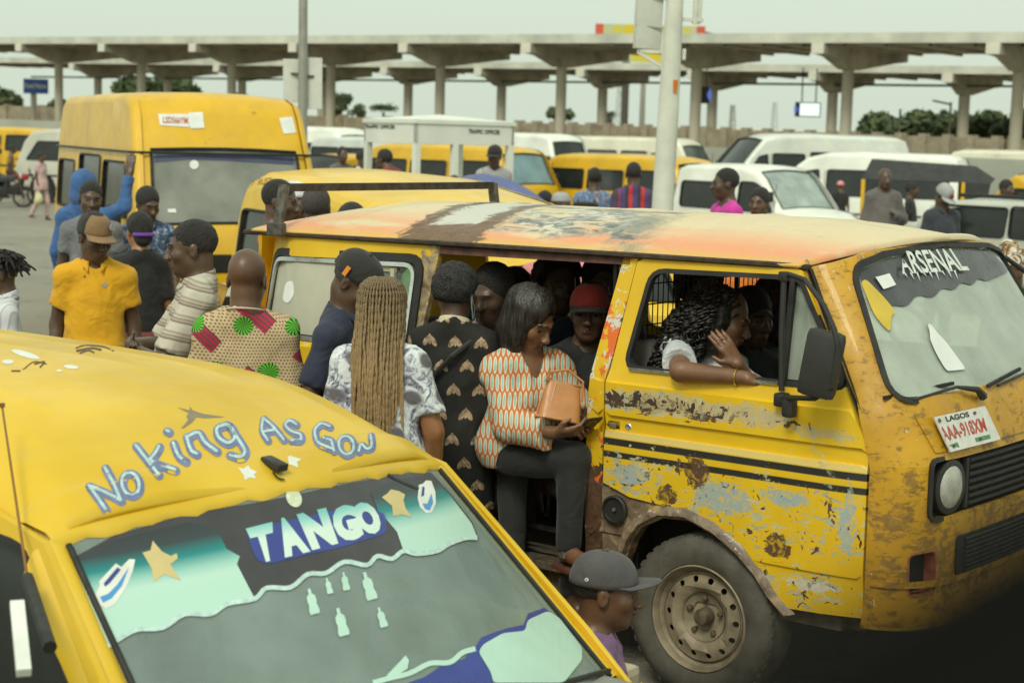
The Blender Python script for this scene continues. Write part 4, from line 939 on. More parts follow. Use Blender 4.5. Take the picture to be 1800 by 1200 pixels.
# dashboard, steering wheel, seats, partition
mb = MB(); mb.box((.46, .87, 1.10), (.36, 1.55, .22), bev=.05); mb.build('dashboard', simple('dash_grey', (.11, .115, .10), .7, var=.2), VAN, 40)
mb = MB(); Ms = Mat4((.25, 1.30, 1.28), (0, 1, 0), tuple(Vector((-.6, 0, .8)).normalized()), tuple(Vector((.8, 0, .6)).normalized())); mb.lathe([(.20+.014*cos(a), .014*sin(a)) for a in np.linspace(0, 2*pi, 8, False)], 28, Ms, True)
mb.tube([Ms@Vector((-.19, 0, 0)), Ms@Vector((0, -.02, -.03)), Ms@Vector((.19, 0, 0))], .014, 6); mb.tube([Ms@Vector((0, 0, -.03)), Ms@Vector((0, -.02, -.22))], .03, 8); mb.build('steering_wheel', PLAS, VAN, 40)
mb = MB(); mb.box((-.965, .87, .40), (3.05, 1.60, .05)); mb.box((.35, .87, .60), (.55, 1.5, .45)); mb.build('cabin_floor', simple('floor_dirt', (.13, .11, .08), .9, var=.4, scale=14), VAN)
for y0, nm in ((.42, 'seat'), (1.28, 'seat')):
    mb = MB(); mb.box((-.15, y0, .88), (.5, .55, .14), bev=.04); mb.box((-.37, y0, 1.10), (.10, .5, .46), Matrix.Rotation(radians(-8), 3, 'Y'), bev=.03); mb.build('front_seat', DARKIN, VAN, 40)
for x0 in (-1.15, -1.95):
    mb = MB(); mb.box((x0, 1.0, .80), (.40, 1.1, .10), bev=.03); mb.box((x0-.22, 1.0, 1.03), (.07, 1.1, .40), bev=.02)
    for yy in (.5, 1.5): mb.box((x0, yy, .57), (.05, .05, .34))
    mb.build('bench_seat', DARKIN, VAN, 40)
mb = MB()
for k in range(40): y = .14+k*.0375; mb.bar((-.50, y, 1.02), (-.50, y, 1.62), .0035, .0035, (1, 0, 0))
for k in range(8): z = 1.04+k*.082; mb.bar((-.497, .13, z), (-.497, 1.62, z), .005, .005)
for y in (.13, .58, 1.05, 1.62): mb.bar((-.495, y, .98), (-.495, y, 1.64), .016, .016, (1, 0, 0))
mb.build('wire_partition', simple('wire_black', (.012, .012, .011), .5, .4, var=.2), VAN)
# roof: crowned sheet with pressed ribs and drip rail
def roof_z(x, y):
    c = abs((y-.87)/.785); k = 1-min(1, c)**2.4
    e = min(1, max(0, (x+2.62)/.75)); e = (1-(1-e)**2)**.8
    c2 = ((y-.87)/.785)**2; fr = min(1, max(0, (.50-.13*c2-.05*c2*c2-x)/.60)); fr = .58+.42*(1-(1-fr)**2)
    z = 1.668+.132*k*min(e, fr)+.004*k
    for rx in (-2.08, -1.62, -.95, -.32, .02):
        d = (x+.18*(1-((y-.87)/.8)**2)*0.0-rx)/.014; z += .0045*math.exp(-d*d)*min(1, k*4)
    return z
def roof_pt(u, v):
    y = .085+(VW_-.17)*v; c = (y-.87)/.785; x0 = -2.60+.10*c*c; x1 = .505-.13*c*c-.05*c**4
    x = x0+(x1-x0)*u; return (x, y, roof_z(x, y))
us = sorted(set([k/60 for k in range(61)]+[(rx+2.6+d)/3.05 for rx in (-2.08, -1.62, -.95, -.32, .02) for d in (-.028, -.014, 0, .014, .028)])); nv = 28
V = [roof_pt(u, (1-cos(pi*k/nv))/2) for u in us for k in range(nv+1)]; w = nv+1
F = [(i*w+k, (i+1)*w+k, (i+1)*w+k+1, i*w+k+1) for i in range(len(us)-1) for k in range(nv)]
ro = mesh_np('roof', V, F, P_ROOF, VAN, True); md = ro.modifiers.new('t', 'SOLIDIFY'); md.thickness = .012
mb = MB(); mb.tube([roof_pt(1, q) for q in np.linspace(.02, .98, 20)], .016, 6); mb.build('roof_front_edge', P_ROOF, VAN, 60)
mb = MB(); L = [(-2.60, .20, 1.648), (-2.57, .11, 1.650), (-2.3, .093, 1.654), (-1.4, .085, 1.660), (-.4, .085, 1.664), (.2, .090, 1.664), (.36, .11, 1.660)]; mb.tube(L, .011, 6); mb.build('drip_rail', simple('rail_dark', (.045, .03, .018), .75, var=.5, scale=25), VAN)
mb = MB(); mb.tube([(a, VW_-b, c) for a, b, c in L], .011, 6); mb.build('drip_rail', MATS['rail_dark'], VAN)
mb = MB(); panel(mb, [(.20, .42), (1.54, .42), (1.54, 1.655), (.20, 1.655)], [rect(.32, 1.15, 1.42, 1.56)], lambda a, b, off: (-2.585+.03*max(0, b-1.1)+off, a, b), .02, .3); mb.build('tailgate', YELP, VAN)
# roof rack bar across the rear
RB = simple('rack_iron', (.055, .042, .030), .7, .3, var=.5, scale=20)
mb = MB(); mb.bar((-2.32, .12, 1.862), (-2.32, 1.62, 1.862), .028, .036); rk = mb.build('roof_rack_bar', RB, VAN)
for y0, s_ in ((.12, 1), (1.62, -1)):
    mb = MB(); mb.bar((-2.32, y0+.0*s_, 1.875), (-2.32, y0-.045*s_, 1.665), .05, .022, (0, 1, 0)); mb.box((-2.32, y0-.05*s_, 1.675), (.10, .03, .06), bev=.006); mb.build('rack_foot', simple('rack_foot_paint', (.10, .09, .075), .6, .2, var=.6, scale=30), rk)
# front wheel with its drilled steel rim
def big_wheel(parent, x, y, z, R):
    M = Mat4((x, y, z), (1, 0, 0), (0, 0, 1), (0, -1, 0)); q = MB(); prof = [(R*.62, -.17), (R*.90, -.185), (R*.975, -.165), (R, -.13), (R, -.03), (R*.975, .0), (R*.93, .014), (R*.84, .022), (R*.74, .020), (R*.66, .010), (R*.635, -.005)]
    q.lathe(prof, 64, M, cap=False); wo = q.build('front_wheel', simple('old_tyre', (.085, .078, .060), .85, var=.4, scale=9, bmp=.5, bscale=70), parent, 40)
    q = MB()
    for k in range(44):
        a = 2*pi*k/44; q.box(M@Vector((R*.982*cos(a), R*.982*sin(a), -.010)), (.010, .022, .020), (M.to_3x3()@Matrix.Rotation(a, 3, 'Z')))
    tag(q.build('tread_block', MATS['old_tyre'], wo), kind='stuff')
    rimm = simple('old_rim', (.26, .21, .14), .6, .1, var=.35, scale=12, bmp=.3, bscale=40)
    q = MB(); q.lathe([(R*.645, -.03), (R*.655, .004), (R*.635, .012), (R*.615, .004), (R*.60, -.022), (R*.55, -.034), (R*.535, -.030), (R*.53, -.02)], 48, M, cap=False)
    # disc with round holes
    hs = [[(R*.465*cos(2*pi*k/14)+.0125*cos(a), R*.465*sin(2*pi*k/14)+.0125*sin(a)) for a in np.linspace(0, 2*pi, 8, False)] for k in range(14)]
    outer = [(R*.545*cos(a), R*.545*sin(a)) for a in np.linspace(0, 2*pi, 48, False)]; inn = [(R*.30*cos(a), R*.30*sin(a)) for a in np.linspace(0, 2*pi, 24, False)]
    def disc(a, b, off):
        r = sqrt(a*a+b*b)/R; h = -.026+.012*math.exp(-((r-.40)/.06)**2)-.010*max(0, (.36-r))/.06
        return M@Vector((a, b, h-off))
    panel(q, outer, hs+[inn], disc, .006, .03)
    q.lathe([(R*.30, -.03), (R*.285, -.040), (R*.20, -.052), (R*.19, -.06), (.001, -.06)], 28, M, cap=False); ri = q.build('rim', rimm, wo, 35)
    q = MB(); q.lathe([(.034, -.06), (.033, -.02), (.026, -.006), (.012, -.002), (.0005, -.002)], 14, M); q.build('hub', simple('hub_grease', (.12, .095, .06), .55, .3, var=.4, scale=40), ri, 40)
    for k in range(5):
        a = 2*pi*k/5+.3; q = MB(); p = Vector((R*.225*cos(a), R*.225*sin(a), 0)); q.lathe([(.011, -.055), (.011, -.032), (.006, -.030), (.0005, -.030)], 6, M@Matrix.Translation(p)); q.build('wheel_nut', MATS['hub_grease'], ri)
    return wo
big_wheel(VAN, 0, .018, .326, .315)
wheel(VAN, -1.95, .02, .32, .315, .19, -1); wheel(VAN, 0, VW_-.02, .32, .315, .19, 1); wheel(VAN, -1.95, VW_-.02, .32, .315, .19, 1)
mb = MB(); mb.box((0, .50, .55), (.86, .60, .30)); mb.box((-.35, .25, .56), (.03, .3, .3)); mb.build('wheel_housing', GRILLE, VAN)
mb = MB(); mb.box((-1.0, .05, .41), (.95, .10, .035), bev=.006); mb.box((-1.0, .07, .34), (.95, .02, .10)); mb.build('door_step', simple('step_iron', (.12, .095, .06), .6, .3, var=.5, scale=25), VAN)
for z in (.452, .47): 
    mb = MB(); mb.bar((-1.41, .085, z-.002), (-.53, .085, z-.002), .012, .006); mb.build('door_track', STEEL, VAN)
# stools inside the doorway
st = thing('stool', 'dark iron stool under the seated woman in the doorway', 'stool', mv_world(-.78, .27, .425), -TH)
for k, (sx, sy) in enumerate(((-1, -1), (1, -1), (-1, 1), (1, 1))):
    mb = MB(); mb.bar((sx*.15, sy*.13, 0), (sx*.15, sy*.13, .33), .026, .026, (1, 0, 0)); mb.build('leg', RB, st)
mb = MB(); mb.box((0, 0, .345), (.36, .32, .03), bev=.006); mb.build('seat', RB, st); mb = MB(); mb.bar((-.15, -.13, .10), (.15, -.13, .10), .02, .02); mb.bar((-.15, .13, .10), (.15, .13, .10), .02, .02); mb.build('stretcher', RB, st)
# ================================================================ ground, station, walls, trees, poles
def asphalt(name, c0, c1):
    m, t, b = _new(name); v = coords(t)
    c = ramp(t, noise(t, v, .35, 6, .6), [(.3, c0), (.7, c1)]); c = mixc(t, math_(t, 'MULTIPLY', ramp(t, noise(t, v, 60, 3), [(.4, 0.0), (.7, 1.0)]), .25), c, tuple(x*1.5 for x in c1))
    c = mixc(t, math_(t, 'MULTIPLY', ramp(t, noise(t, v, 1.7, 6, .7), [(.55, 0.0), (.64, 1.0)]), .6), c, tuple(x*.5 for x in c0))
    t.links.new(c, b.inputs['Base Color']); b.inputs['Roughness'].default_value = .9; bump(t, b, noise(t, v, 45, 5), .5, .02); MATS[name] = m; return m
ASPH = asphalt('asphalt_dusty', (.20, .185, .145), (.27, .25, .20)); ASPH2 = asphalt('asphalt_dark', (.10, .09, .065), (.16, .145, .105))
fwv = np.array([cos(TH), -sin(TH), 0]); nrv = np.array([-sin(TH), -cos(TH), 0])
L0 = np.array([W0[0], W0[1], 0])+nrv*.62
ts = sorted([s*x for x in (0.01, 1.5, 3, 5, 8, 12, 18, 27, 40, 60, 90, 140, 220, 400, 800, 1500) for s in (-1, 1)])
ss = [0, .4, .8, 1.5, 3, 5, 8, 10, 12, 14, 16, 18, 20, 23, 26, 30, 36, 45, 60, 90, 140, 220, 400, 800, 1600, 2600]
V = [];
for a in ts:
    for q in ss:
        p = L0+fwv*a-nrv*q; V.append((p[0], p[1], ground_z(p[0], p[1])))
w = len(ss); o = mesh_np('ground', V, [(i*w+k, (i+1)*w+k, (i+1)*w+k+1, i*w+k+1) for i in range(len(ts)-1) for k in range(w-1)], ASPH, smooth=True); tag(o, kind='structure')
ss2 = [0.0, 1, 2, 4, 8, 20, 80, 500]; V = []
for a in ts:
    for q in ss2: p = L0+fwv*a+nrv*q; V.append((p[0], p[1], -.40))
w = len(ss2); o = mesh_np('road', V, [(i*w+k, i*w+k+1, (i+1)*w+k+1, (i+1)*w+k) for i in range(len(ts)-1) for k in range(w-1)], ASPH2); tag(o, kind='structure')
CONC = simple('old_concrete', (.36, .33, .25), .9, var=.25, scale=4, bmp=.4, bscale=30)
kb = bpy.data.objects.new('kerb', None); COL.objects.link(kb); tag(kb, kind='structure')
for k in range(-9, 9):
    p = L0+fwv*(k*1.0+.3)+nrv*.06; mb = MB(); mb.box((p[0], p[1], -.19), (.985, .15, .44), Matrix.Rotation(-TH, 3, 'Z'), bev=.015); mb.build('kerb_stone', CONC, kb)
p = np.array([W0[0], W0[1], 0])+nrv*.23+fwv*-.55; mb = MB(); mb.box((p[0], p[1], .075), (.80, .17, .15), Matrix.Rotation(-TH+.06, 3, 'Z'), bev=.03); o = mb.build('concrete_block', simple('pale_concrete', (.50, .45, .32), .9, var=.25, scale=6, bmp=.5, bscale=25)); tag(o, 'broken pale concrete kerb block lying by the front wheel of the rusty minibus', 'concrete block')

# --- station canopies
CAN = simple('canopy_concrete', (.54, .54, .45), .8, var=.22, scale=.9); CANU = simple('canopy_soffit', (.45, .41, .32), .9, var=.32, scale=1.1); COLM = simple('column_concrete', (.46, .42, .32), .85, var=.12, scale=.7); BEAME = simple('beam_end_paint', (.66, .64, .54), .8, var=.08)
def canopy(label, P0, A, n, zt0, zt1, front, back, crad, ext=(2.5, 8.0), fas=.34):
    A = np.array(A); L = np.linalg.norm(A); a = A/L; pr = np.array([a[1], -a[0]]); pr = pr if pr[1] < 0 else -pr
    root = thing('station_canopy', label, 'canopy', (P0[0], P0[1], 0), 0, 'concrete station canopies'); Z = lambda k: zt0+(zt1-zt0)*k/(n-1)
    R = lambda k, q, z: (A[0]*k+pr[0]*q, A[1]*k+pr[1]*q, z)
    k0, k1 = -ext[0], n-1+ext[1]/L
    mb = MB(); mb.add([R(k, q, Z(k)+d) for k in (k0, k1) for q in (front, -back) for d in (0, -fas)], [(0, 1, 5, 4), (2, 6, 7, 3), (0, 4, 6, 2), (0, 2, 3, 1), (4, 5, 7, 6)]); mb.build('roof_slab', CAN, root)
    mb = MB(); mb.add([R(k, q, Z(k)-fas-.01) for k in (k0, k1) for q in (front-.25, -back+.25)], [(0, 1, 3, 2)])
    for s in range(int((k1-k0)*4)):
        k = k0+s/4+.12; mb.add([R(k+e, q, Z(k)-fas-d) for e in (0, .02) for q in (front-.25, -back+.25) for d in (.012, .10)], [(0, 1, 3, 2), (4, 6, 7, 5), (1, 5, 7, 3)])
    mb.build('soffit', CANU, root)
    for k in range(n):
        z = Z(k)-fas; mb = MB(); mb.lathe([(crad, -.3), (crad*.98, z-.9), (crad*1.05, z-.55)], 16, Matrix.Translation((A[0]*k, A[1]*k, 0))); mb.build('column', COLM, root, 40)
        w = .22; V = []
        for e in (-w/L, w/L):
            for q, d in ((front+.12, -.02), (front+.12, -.34), (front-.7, -.42), (.35, -.80), (-.35, -.80), (-back+1.2, -.42), (-back+.1, -.32), (-back+.1, -.02)): V.append(R(k+e, q, z+d))
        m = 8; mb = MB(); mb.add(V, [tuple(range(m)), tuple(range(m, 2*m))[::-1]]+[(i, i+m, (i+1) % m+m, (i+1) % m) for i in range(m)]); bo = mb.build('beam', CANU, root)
        mb = MB(); p = R(k, front+.13, z-.18); mb.box(p, (.46, .03, .36), Matrix.Rotation(atan2(a[1], a[0]), 3, 'Z')); mb.build('beam_end', BEAME, bo)
    return root
canopy('nearer long grey concrete station canopy on columns', (-23.11+.12, 86.2), (4.933, -3.66), 9, 6.29, 5.79, 2.3, 4.6, .21)
canopy('farther long grey station canopy seen under the nearer one', (-25.3, 103.7), (4.89, -3.48), 10, 6.02, 5.43, 1.9, 4.0, .24, (2, 12), .32)
PIPE = simple('pipe_green', (.10, .12, .085), .6, var=.2)
mb = MB(); P0 = np.array((-25.3, 103.7)); A = np.array((4.89, -3.48))
for k in range(-1, 11): q0 = P0+A*k; q1 = P0+A*(k+1); mb.tube([(q0[0], q0[1]-.4, 4.95-.03*k), (q1[0], q1[1]-.4, 4.92-.03*k)], .05, 6)
tag(mb.build('pipe', PIPE), 'thin dark green pipe running between the far canopy columns', 'pipe')
# walls
def wall_run(name, label, cat, a, b, z0, z1a, z1b, th, mat, post=None, pm=None, kind=None):
    a = np.array(a, float); b = np.array(b, float); d = b-a; L = np.linalg.norm(d); d /= L; n = np.array((-d[1], d[0])); root = thing(name, label, cat, (0, 0, 0))
    mb = MB(); V = []
    for p, z1 in ((a, z1a), (b, z1b)):
        for s in (-1, 1):
            for z in (z0, z1): V.append((p[0]+n[0]*th/2*s, p[1]+n[1]*th/2*s, z))
    mb.add(V, [(0, 1, 5, 4), (2, 6, 7, 3), (1, 3, 7, 5), (0, 2, 3, 1), (4, 5, 7, 6)]); mb.build('wall', mat, root)
    if post:
        for k in range(int(L/post)+1):
            p = a+d*k*post; z1 = z1a+(z1b-z1a)*k*post/L; mb = MB(); mb.box((p[0], p[1], (z0+z1)/2+.05), (.32, th+.16, z1-z0+.1), Matrix.Rotation(atan2(d[1], d[0]), 3, 'Z')); mb.build('pier', pm or mat, root)
    return root
GREYW = simple('wall_grey', (.36, .37, .31), .85, var=.12, scale=.5); TANW = simple('wall_tan', (.33, .28, .195), .9, var=.3, scale=1.4); STONE = simple('wall_stone', (.33, .27, .17), .9, var=.35, scale=2.2, bmp=.5, bscale=6)
wall_run('barrier_wall', 'long plain grey concrete wall in front of the station columns', 'wall', (-46, 99.2), (26, 37.5), -.4, 2.55, 1.68, .25, GREYW)
P0 = np.array((-23.0, 86.2)); A = np.array((4.933, -3.66)); N_ = np.array((.593, .805))
wall_run('boundary_wall', 'brown panelled boundary wall behind the station, middle stretch', 'wall', P0+A*3.6+N_*9, P0+A*7.4+N_*9, -.4, 2.75, 2.5, .3, TANW, 1.0, simple('wall_pier_tan', (.38, .33, .24), .9, var=.2))
wall_run('boundary_wall', 'pale stone boundary wall behind the station at the right', 'wall', P0+A*7.45+N_*9, P0+A*14+N_*9, -.4, 2.5, 2.1, .3, STONE, 2.6)
wall_run('boundary_wall', 'stained brown boundary wall behind the station at the left', 'wall', P0+A*-7+N_*9, P0+A*3.55+N_*9, -.4, 3.4, 2.75, .3, TANW, 3.0, STONE)
def block(name, label, cat, px0, px1, py, d, depth, mat, roofm=None, rise=.5):
    a = atd(px0, py, d); b = atd(px1, py, d); root = thing(name, label, cat, ((a[0]+b[0])/2, a[1], 0)); w = b[0]-a[0]; zt = a[2]
    mb = MB(); mb.box((0, depth/2, zt/2-.2), (w, depth, zt-.2)); mb.build('wall', mat, root)
    mb = MB(); mb.add([(-w/2-.3, -.3, zt-.25), (w/2+.3, -.3, zt-.25), (w/2+.3, depth/2, zt+rise), (-w/2-.3, depth/2, zt+rise), (w/2+.3, depth+.3, zt-.25), (-w/2-.3, depth+.3, zt-.25)], [(0, 1, 2, 3), (3, 2, 4, 5), (0, 3, 5), (1, 4, 2)]); mb.build('roof', roofm or mat, root)
    return root
PALE = simple('sheet_pale', (.55, .52, .40), .8, var=.08, scale=.2)
block('warehouse', 'long low pale warehouse roof far beyond the middle columns', 'warehouse', 560, 1480, 221, 150, 14, PALE, PALE, .75)
block('warehouse', 'small pale shed roof beyond the yellow high roof van', 'warehouse', 575, 640, 226, 120, 8, simple('shed_brown', (.28, .22, .15), .9), PALE, .5)
# trees
LEAFM = []
for k, c in enumerate(((.050, .075, .024), (.070, .095, .030), (.036, .058, .022), (.09, .11, .045))):
    m, t, b = _new('leaf_green_%s' % 'abcd'[k]); v = coords(t); t.links.new(ramp(t, noise(t, v, 3, 3), [(.3, tuple(x*.6 for x in c)), (.7, tuple(x*1.5 for x in c))]), b.inputs['Base Color']); b.inputs['Roughness'].default_value = .7; LEAFM.append(m)
BARK = simple('bark', (.10, .075, .05), .95, var=.3)
def tree(name, label, px, pybase, pytop, d, wpx, n=1400, lm=0, group='trees beyond the station', shape='round', leaf=.16, seed=0):
    r = np.random.default_rng(seed+int(px)); zt = atd(px, pytop, d)[2]; p = atd(px, pybase, d); rx = wpx/2/FPX*d; root = thing(name, label, 'tree', (p[0], p[1], -.3), 0, group)
    zb = max(.5, p[2]+.3); H = zt+.3; lobes = []
    mb = MB(); mb.tube([(0, 0, -.2), (.05*rx, .02, zb*.6), (.0, 0, zb+.4*(H-zb))], [.22, .17, .08], 8)
    nl = 9 if shape != 'palm' else 0
    for k in range(nl):
        a = r.uniform(0, 6.28); q = r.uniform(.1, .75); c = np.array((cos(a)*rx*q, sin(a)*rx*q*.7, zb+(H-zb)*r.uniform(.30, .80))); s = r.uniform(.28, .48)*min(rx, (H-zb)); lobes.append((c, s)); mb.tube([(0, 0, zb*.7), tuple(c*.6+np.array((0, 0, zb*.3))), tuple(c)], [.10, .07, .03], 6)
    mb.build('trunk', BARK, root)
    pts = []; nrm = []
    if shape == 'palm':
        for k in range(16):
            a = 2*pi*k/16+r.uniform(-.2, .2); up = r.uniform(.1, .9)
            for s in np.linspace(.12, 1, 22):
                c = np.array((cos(a)*rx*s, sin(a)*rx*s, H-.8*(H-zb)*.4+up*(H-zb)*.35*(s*2-2.2*s*s)))
                for q in range(3): pts.append(c+r.normal(size=3)*.10); nrm.append(r.normal(size=3))
        if rx < 0.1: pass
    else:
        for k in range(n):
            c, s = lobes[r.integers(nl)]; v = r.normal(size=3); v /= np.linalg.norm(v); v *= r.uniform(.55, 1.08); pts.append(c+v*s*np.array((1.25, 1.1, .9))); nrm.append(v+r.normal(size=3)*.5)
    pts = np.array(pts); nrm = np.array(nrm); nrm /= np.linalg.norm(nrm, axis=1)[:, None]; t1 = np.cross(nrm, r.normal(size=nrm.shape)); t1 /= np.linalg.norm(t1, axis=1)[:, None]; t2 = np.cross(nrm, t1); sz = leaf*rx*r.uniform(.5, 1.2, (len(pts), 1))
    V = np.stack([pts-t1*sz, pts+t2*sz*.5, pts+t1*sz, pts-t2*sz*.5], 1).reshape(-1, 3); F = np.arange(len(pts)*4).reshape(-1, 4); cr = mesh_np('crown', V, F, [LEAFM[lm], LEAFM[(lm+1) % 4]], root, False, r.integers(0, 2, len(F)))
    return root
for a in [('broad_tree', 'dark broad tree at the far left edge behind the station', 15, 205, 150, 120, 75, 1400, 2), ('broad_tree', 'small bushy tree right of the blue sign', 108, 208, 175, 125, 60, 900, 0), ('broad_tree', 'large spreading tree behind the yellow high roof van', 285, 200, 134, 130, 190, 2200, 0),
          ('broad_tree', 'low dark tree at the left of the grey lamp pole', 420, 200, 168, 120, 90, 900, 2), ('broad_tree', 'dark tree behind the grey lamp pole boards', 588, 212, 150, 120, 56, 1200, 2), ('broad_tree', 'faint small tree beside the dark tree', 628, 212, 182, 150, 36, 600, 3), ('palm_tree', 'low fan of palm leaves over the traffic booth', 674, 205, 184, 120, 46, 300, 0, 'trees beyond the station', 'palm', .10),
          ('broad_tree', 'flat topped tree beyond the middle columns', 985, 212, 190, 150, 70, 600, 3), ('broad_tree', 'tiny tree beyond the middle columns', 1072, 212, 195, 150, 26, 400, 3),
          ('broad_tree', 'leafy bush left end of the hedge at the right', 1540, 262, 204, 84, 100, 2000, 1), ('broad_tree', 'full green bush left of the tall dark conifer', 1605, 262, 202, 82, 120, 2600, 0), ('broad_tree', 'green bush around the tall dark conifer', 1675, 262, 202, 80, 120, 2400, 1), ('broad_tree', 'dark green bush between the right columns', 1728, 262, 198, 78, 110, 2400, 0), ('broad_tree', 'green bush at the right edge of the picture', 1795, 262, 196, 76, 110, 2400, 2)]:
    tree(*a)
tree('conifer', 'tall narrow dark conifer above the right hedge', 1656, 255, 182, 86, 22, 700, 2, leaf=.5)
# thin masts
def mast(label, px, py0, py1, d, w=.5):
    a = atd(px, py0, d); b = atd(px, py1, d); mb = MB(); z0 = -.3; n = 8
    for sx, sy in ((-1, -1), (1, -1), (0, 1)): mb.tube([(a[0]+sx*w/2, a[1]+sy*w/2, z0), (a[0]+sx*w*.15, a[1]+sy*w*.15, b[2])], .05, 4)
    for k in range(n):
        for sx in (-1, 1): f0, f1 = 1-.7*k/n, 1-.7*(k+1)/n; z = lambda q: z0+(b[2]-z0)*q/n; mb.tube([(a[0]-sx*w/2*f0, a[1]-w/2*f0, z(k)), (a[0]+sx*w/2*f1, a[1]-w/2*f1, z(k+1))], .03, 4)
    tag(mb.build('lattice_mast', simple('mast_grey', (.30, .31, .27), .7)), label, 'mast')
mast('thin lattice mast left of the white pole in the distance', 1088, 215, 142, 220, 1.6); mast('faint lattice mast right of the lit display in the distance', 1360, 222, 180, 260, 1.6); mast('short broken mast beyond the wall left of the display', 1286, 228, 185, 120, .8)
def pole(label, px, pyb, pyt, d, r, arm=0):
    a = atd(px, pyb, d); b = atd(px, pyt, d); mb = MB(); mb.tube([(a[0], a[1], -.3), (a[0], a[1], b[2])], [r, r*.7], 8)
    if arm: mb.tube([(a[0], a[1], b[2]-.1), (a[0]-arm, a[1], b[2]+.05)], r*.6, 6)
    tag(mb.build('utility_pole', simple('pole_grey', (.33, .32, .27), .7)), label, 'pole')
pole('thin grey pole beyond the right hedge', 1579, 265, 192, 75, .07); pole('grey lamp post left of the right hedge columns', 1667, 262, 180, 75, .07, .8); pole('pale concrete post between the canopies near the white pole', 1128, 225, 120, 90, .18)
# billboard behind the canopies
def boards(t, v):
    X, Y, Z = sepxyz(t, v); c = ramp(t, noise(t, v, .9, 4), [(.40, (.70, .50, .02)), (.50, (.60, .55, .06)), (.60, (.42, .52, .52)), (.66, (.72, .55, .03))]); g = nd(t, 'ShaderNodeMapRange', i_1=-3.05, i_2=-3.10); t.links.new(X, g.inputs[0]); c = mixc(t, g.outputs[0], c, (.65, .10, .05)); g2 = nd(t, 'ShaderNodeMapRange', i_1=3.0, i_2=3.05); t.links.new(X, g2.inputs[0]); return mixc(t, g2.outputs[0], c, (.60, .10, .06))
m, t, b = _new('billboard_print'); t.links.new(boards(t, coords(t)), b.inputs['Base Color'])
a = atd(1047, 42, 112); b2 = atd(1240, 42, 112); c2 = atd(1047, 107, 112); bb = thing('billboard', 'red and yellow billboard rising behind the station canopies', 'billboard', ((a[0]+b2[0])/2, a[1], 0)); mb = MB(); mb.box((0, 0, (a[2]+c2[2])/2), (b2[0]-a[0], .25, a[2]-c2[2])); mb.build('board', m, bb)
mb = MB(); mb.bar(((b2[0]-a[0])/2, 0, a[2]-.4), ((b2[0]-a[0])/2+1.3, 0, a[2]-.6), .12, .12); mb.build('arm', PLAS, bb); mb = MB(); mb.tube([(-1.5, .2, -.3), (-1.5, .2, c2[2])], .25, 8); mb.tube([(1.5, .2, -.3), (1.5, .2, c2[2])], .25, 8); mb.build('post', STEEL, bb)
# white tapered pole with a sign box
pb = place(1160, 17.0); WP = simple('pole_white', (.62, .63, .54), .6, var=.14, scale=3.5)
sp = thing('street_pole', 'thick white tapered street pole with a pale sign box near its top', 'pole', pb, 0, rot=(0, radians(1.3), 0))
mb = MB(); mb.lathe([(.115, -.1), (.112, 1.2), (.105, 2.4), (.072, 4.2), (.070, 5.2)], 12, Matrix.Rotation(.2, 4, 'Z')); mb.build('shaft', WP, sp, 50)
ztop = lambda py: atd(1170, py, 17.0)[2]
z1, z2 = ztop(2), ztop(92); cx = -.245
mb = MB(); mb.box((cx, .02, (z1+z2)/2+.4), (.265, .10, z1-z2+.8), Matrix.Rotation(radians(20), 3, 'Z'), bev=.015); bx = mb.build('sign_box', simple('box_pale', (.60, .62, .55), .5, var=.06), sp, 40)
for z in (ztop(52), z2+.01, ztop(3)):
    mb = MB(); mb.bar((cx-.12, -.045, z), (cx+.16, -.0, z-.02), .02, .012); mb.build('box_strap', simple('strap_grey', (.35, .35, .30), .5, .4), bx)
mb = MB(); mb.bar((-.34, -.03, z2-.03), (-.07, 0, z2-.17), .03, .03); mb.bar((-.34, -.03, z2-.02), (-.07, 0, z2-.02), .03, .03); mb.bar((-.075, 0, z2), (-.075, 0, z2-.2), .05, .05, (1, 0, 0)); mb.build('bracket', WP, sp)
for z in (ztop(35), ztop(85), ztop(95), ztop(104)): 
    mb = MB(); mb.lathe([(.082, -.012), (.084, 0), (.082, .012)], 12, Matrix.Translation((0, 0, z))); mb.build('clamp', simple('strap_grey', (.35, .35, .3), .5, .4), sp)
mb = MB(); mb.box((.12, 0, ztop(98)), (.035, .05, .11), bev=.01); mb.build('junction_fitting', WP, sp); mb = MB(); mb.box((.19, 0, ztop(38)), (.20, .05, .03)); mb.tube([(.21, 0, ztop(45)), (.21, 0, ztop(-4))], .03, 8); mb.tube([(.25, 0, ztop(45)), (.25, 0, ztop(-4))], .018, 8); mb.build('conduit', WP, sp)
mb = MB(); z = ztop(155); mb.prism([(-.025, .07), (.025, .07), (.018, -.055), (-.018, -.055)], lambda a, b: (a+.045, -.10, z+b), lambda a, b: (a+.045, -.088, z+b)); mb.build('reflector', AMBER, sp)
# grey lamp pole with two blank boards
pb = place(533, 25.0); lp = thing('lamp_pole', 'slim grey lamp pole with two blank pale boards at its sides', 'pole', pb, 0, rot=(0, radians(-.4), 0))
mb = MB(); mb.lathe([(.075, -.2), (.070, 2), (.058, 6)], 12); mb.build('shaft', simple('pole_galv', (.34, .34, .29), .5, .5, var=.1), lp, 50)
BRD = simple('board_pale', (.62, .64, .57), .7, var=.05)
for x0, zt, zb in ((-.175, 106, 181), (.15, 103, 192)):
    za, zc = atd(530, zt, 25)[2]-pb[2], atd(530, zb, 25)[2]-pb[2]; mb = MB(); mb.box((x0, .08, (za+zc)/2), (.24, .04, za-zc), Matrix.Rotation(.15, 3, 'Z'), bev=.006); mb.build('board', BRD, lp)
    mb = MB(); mb.bar((x0, .06, (za+zc)/2+.1), (0, 0, (za+zc)/2+.1), .03, .03); mb.build('board_arm', STEEL, lp)
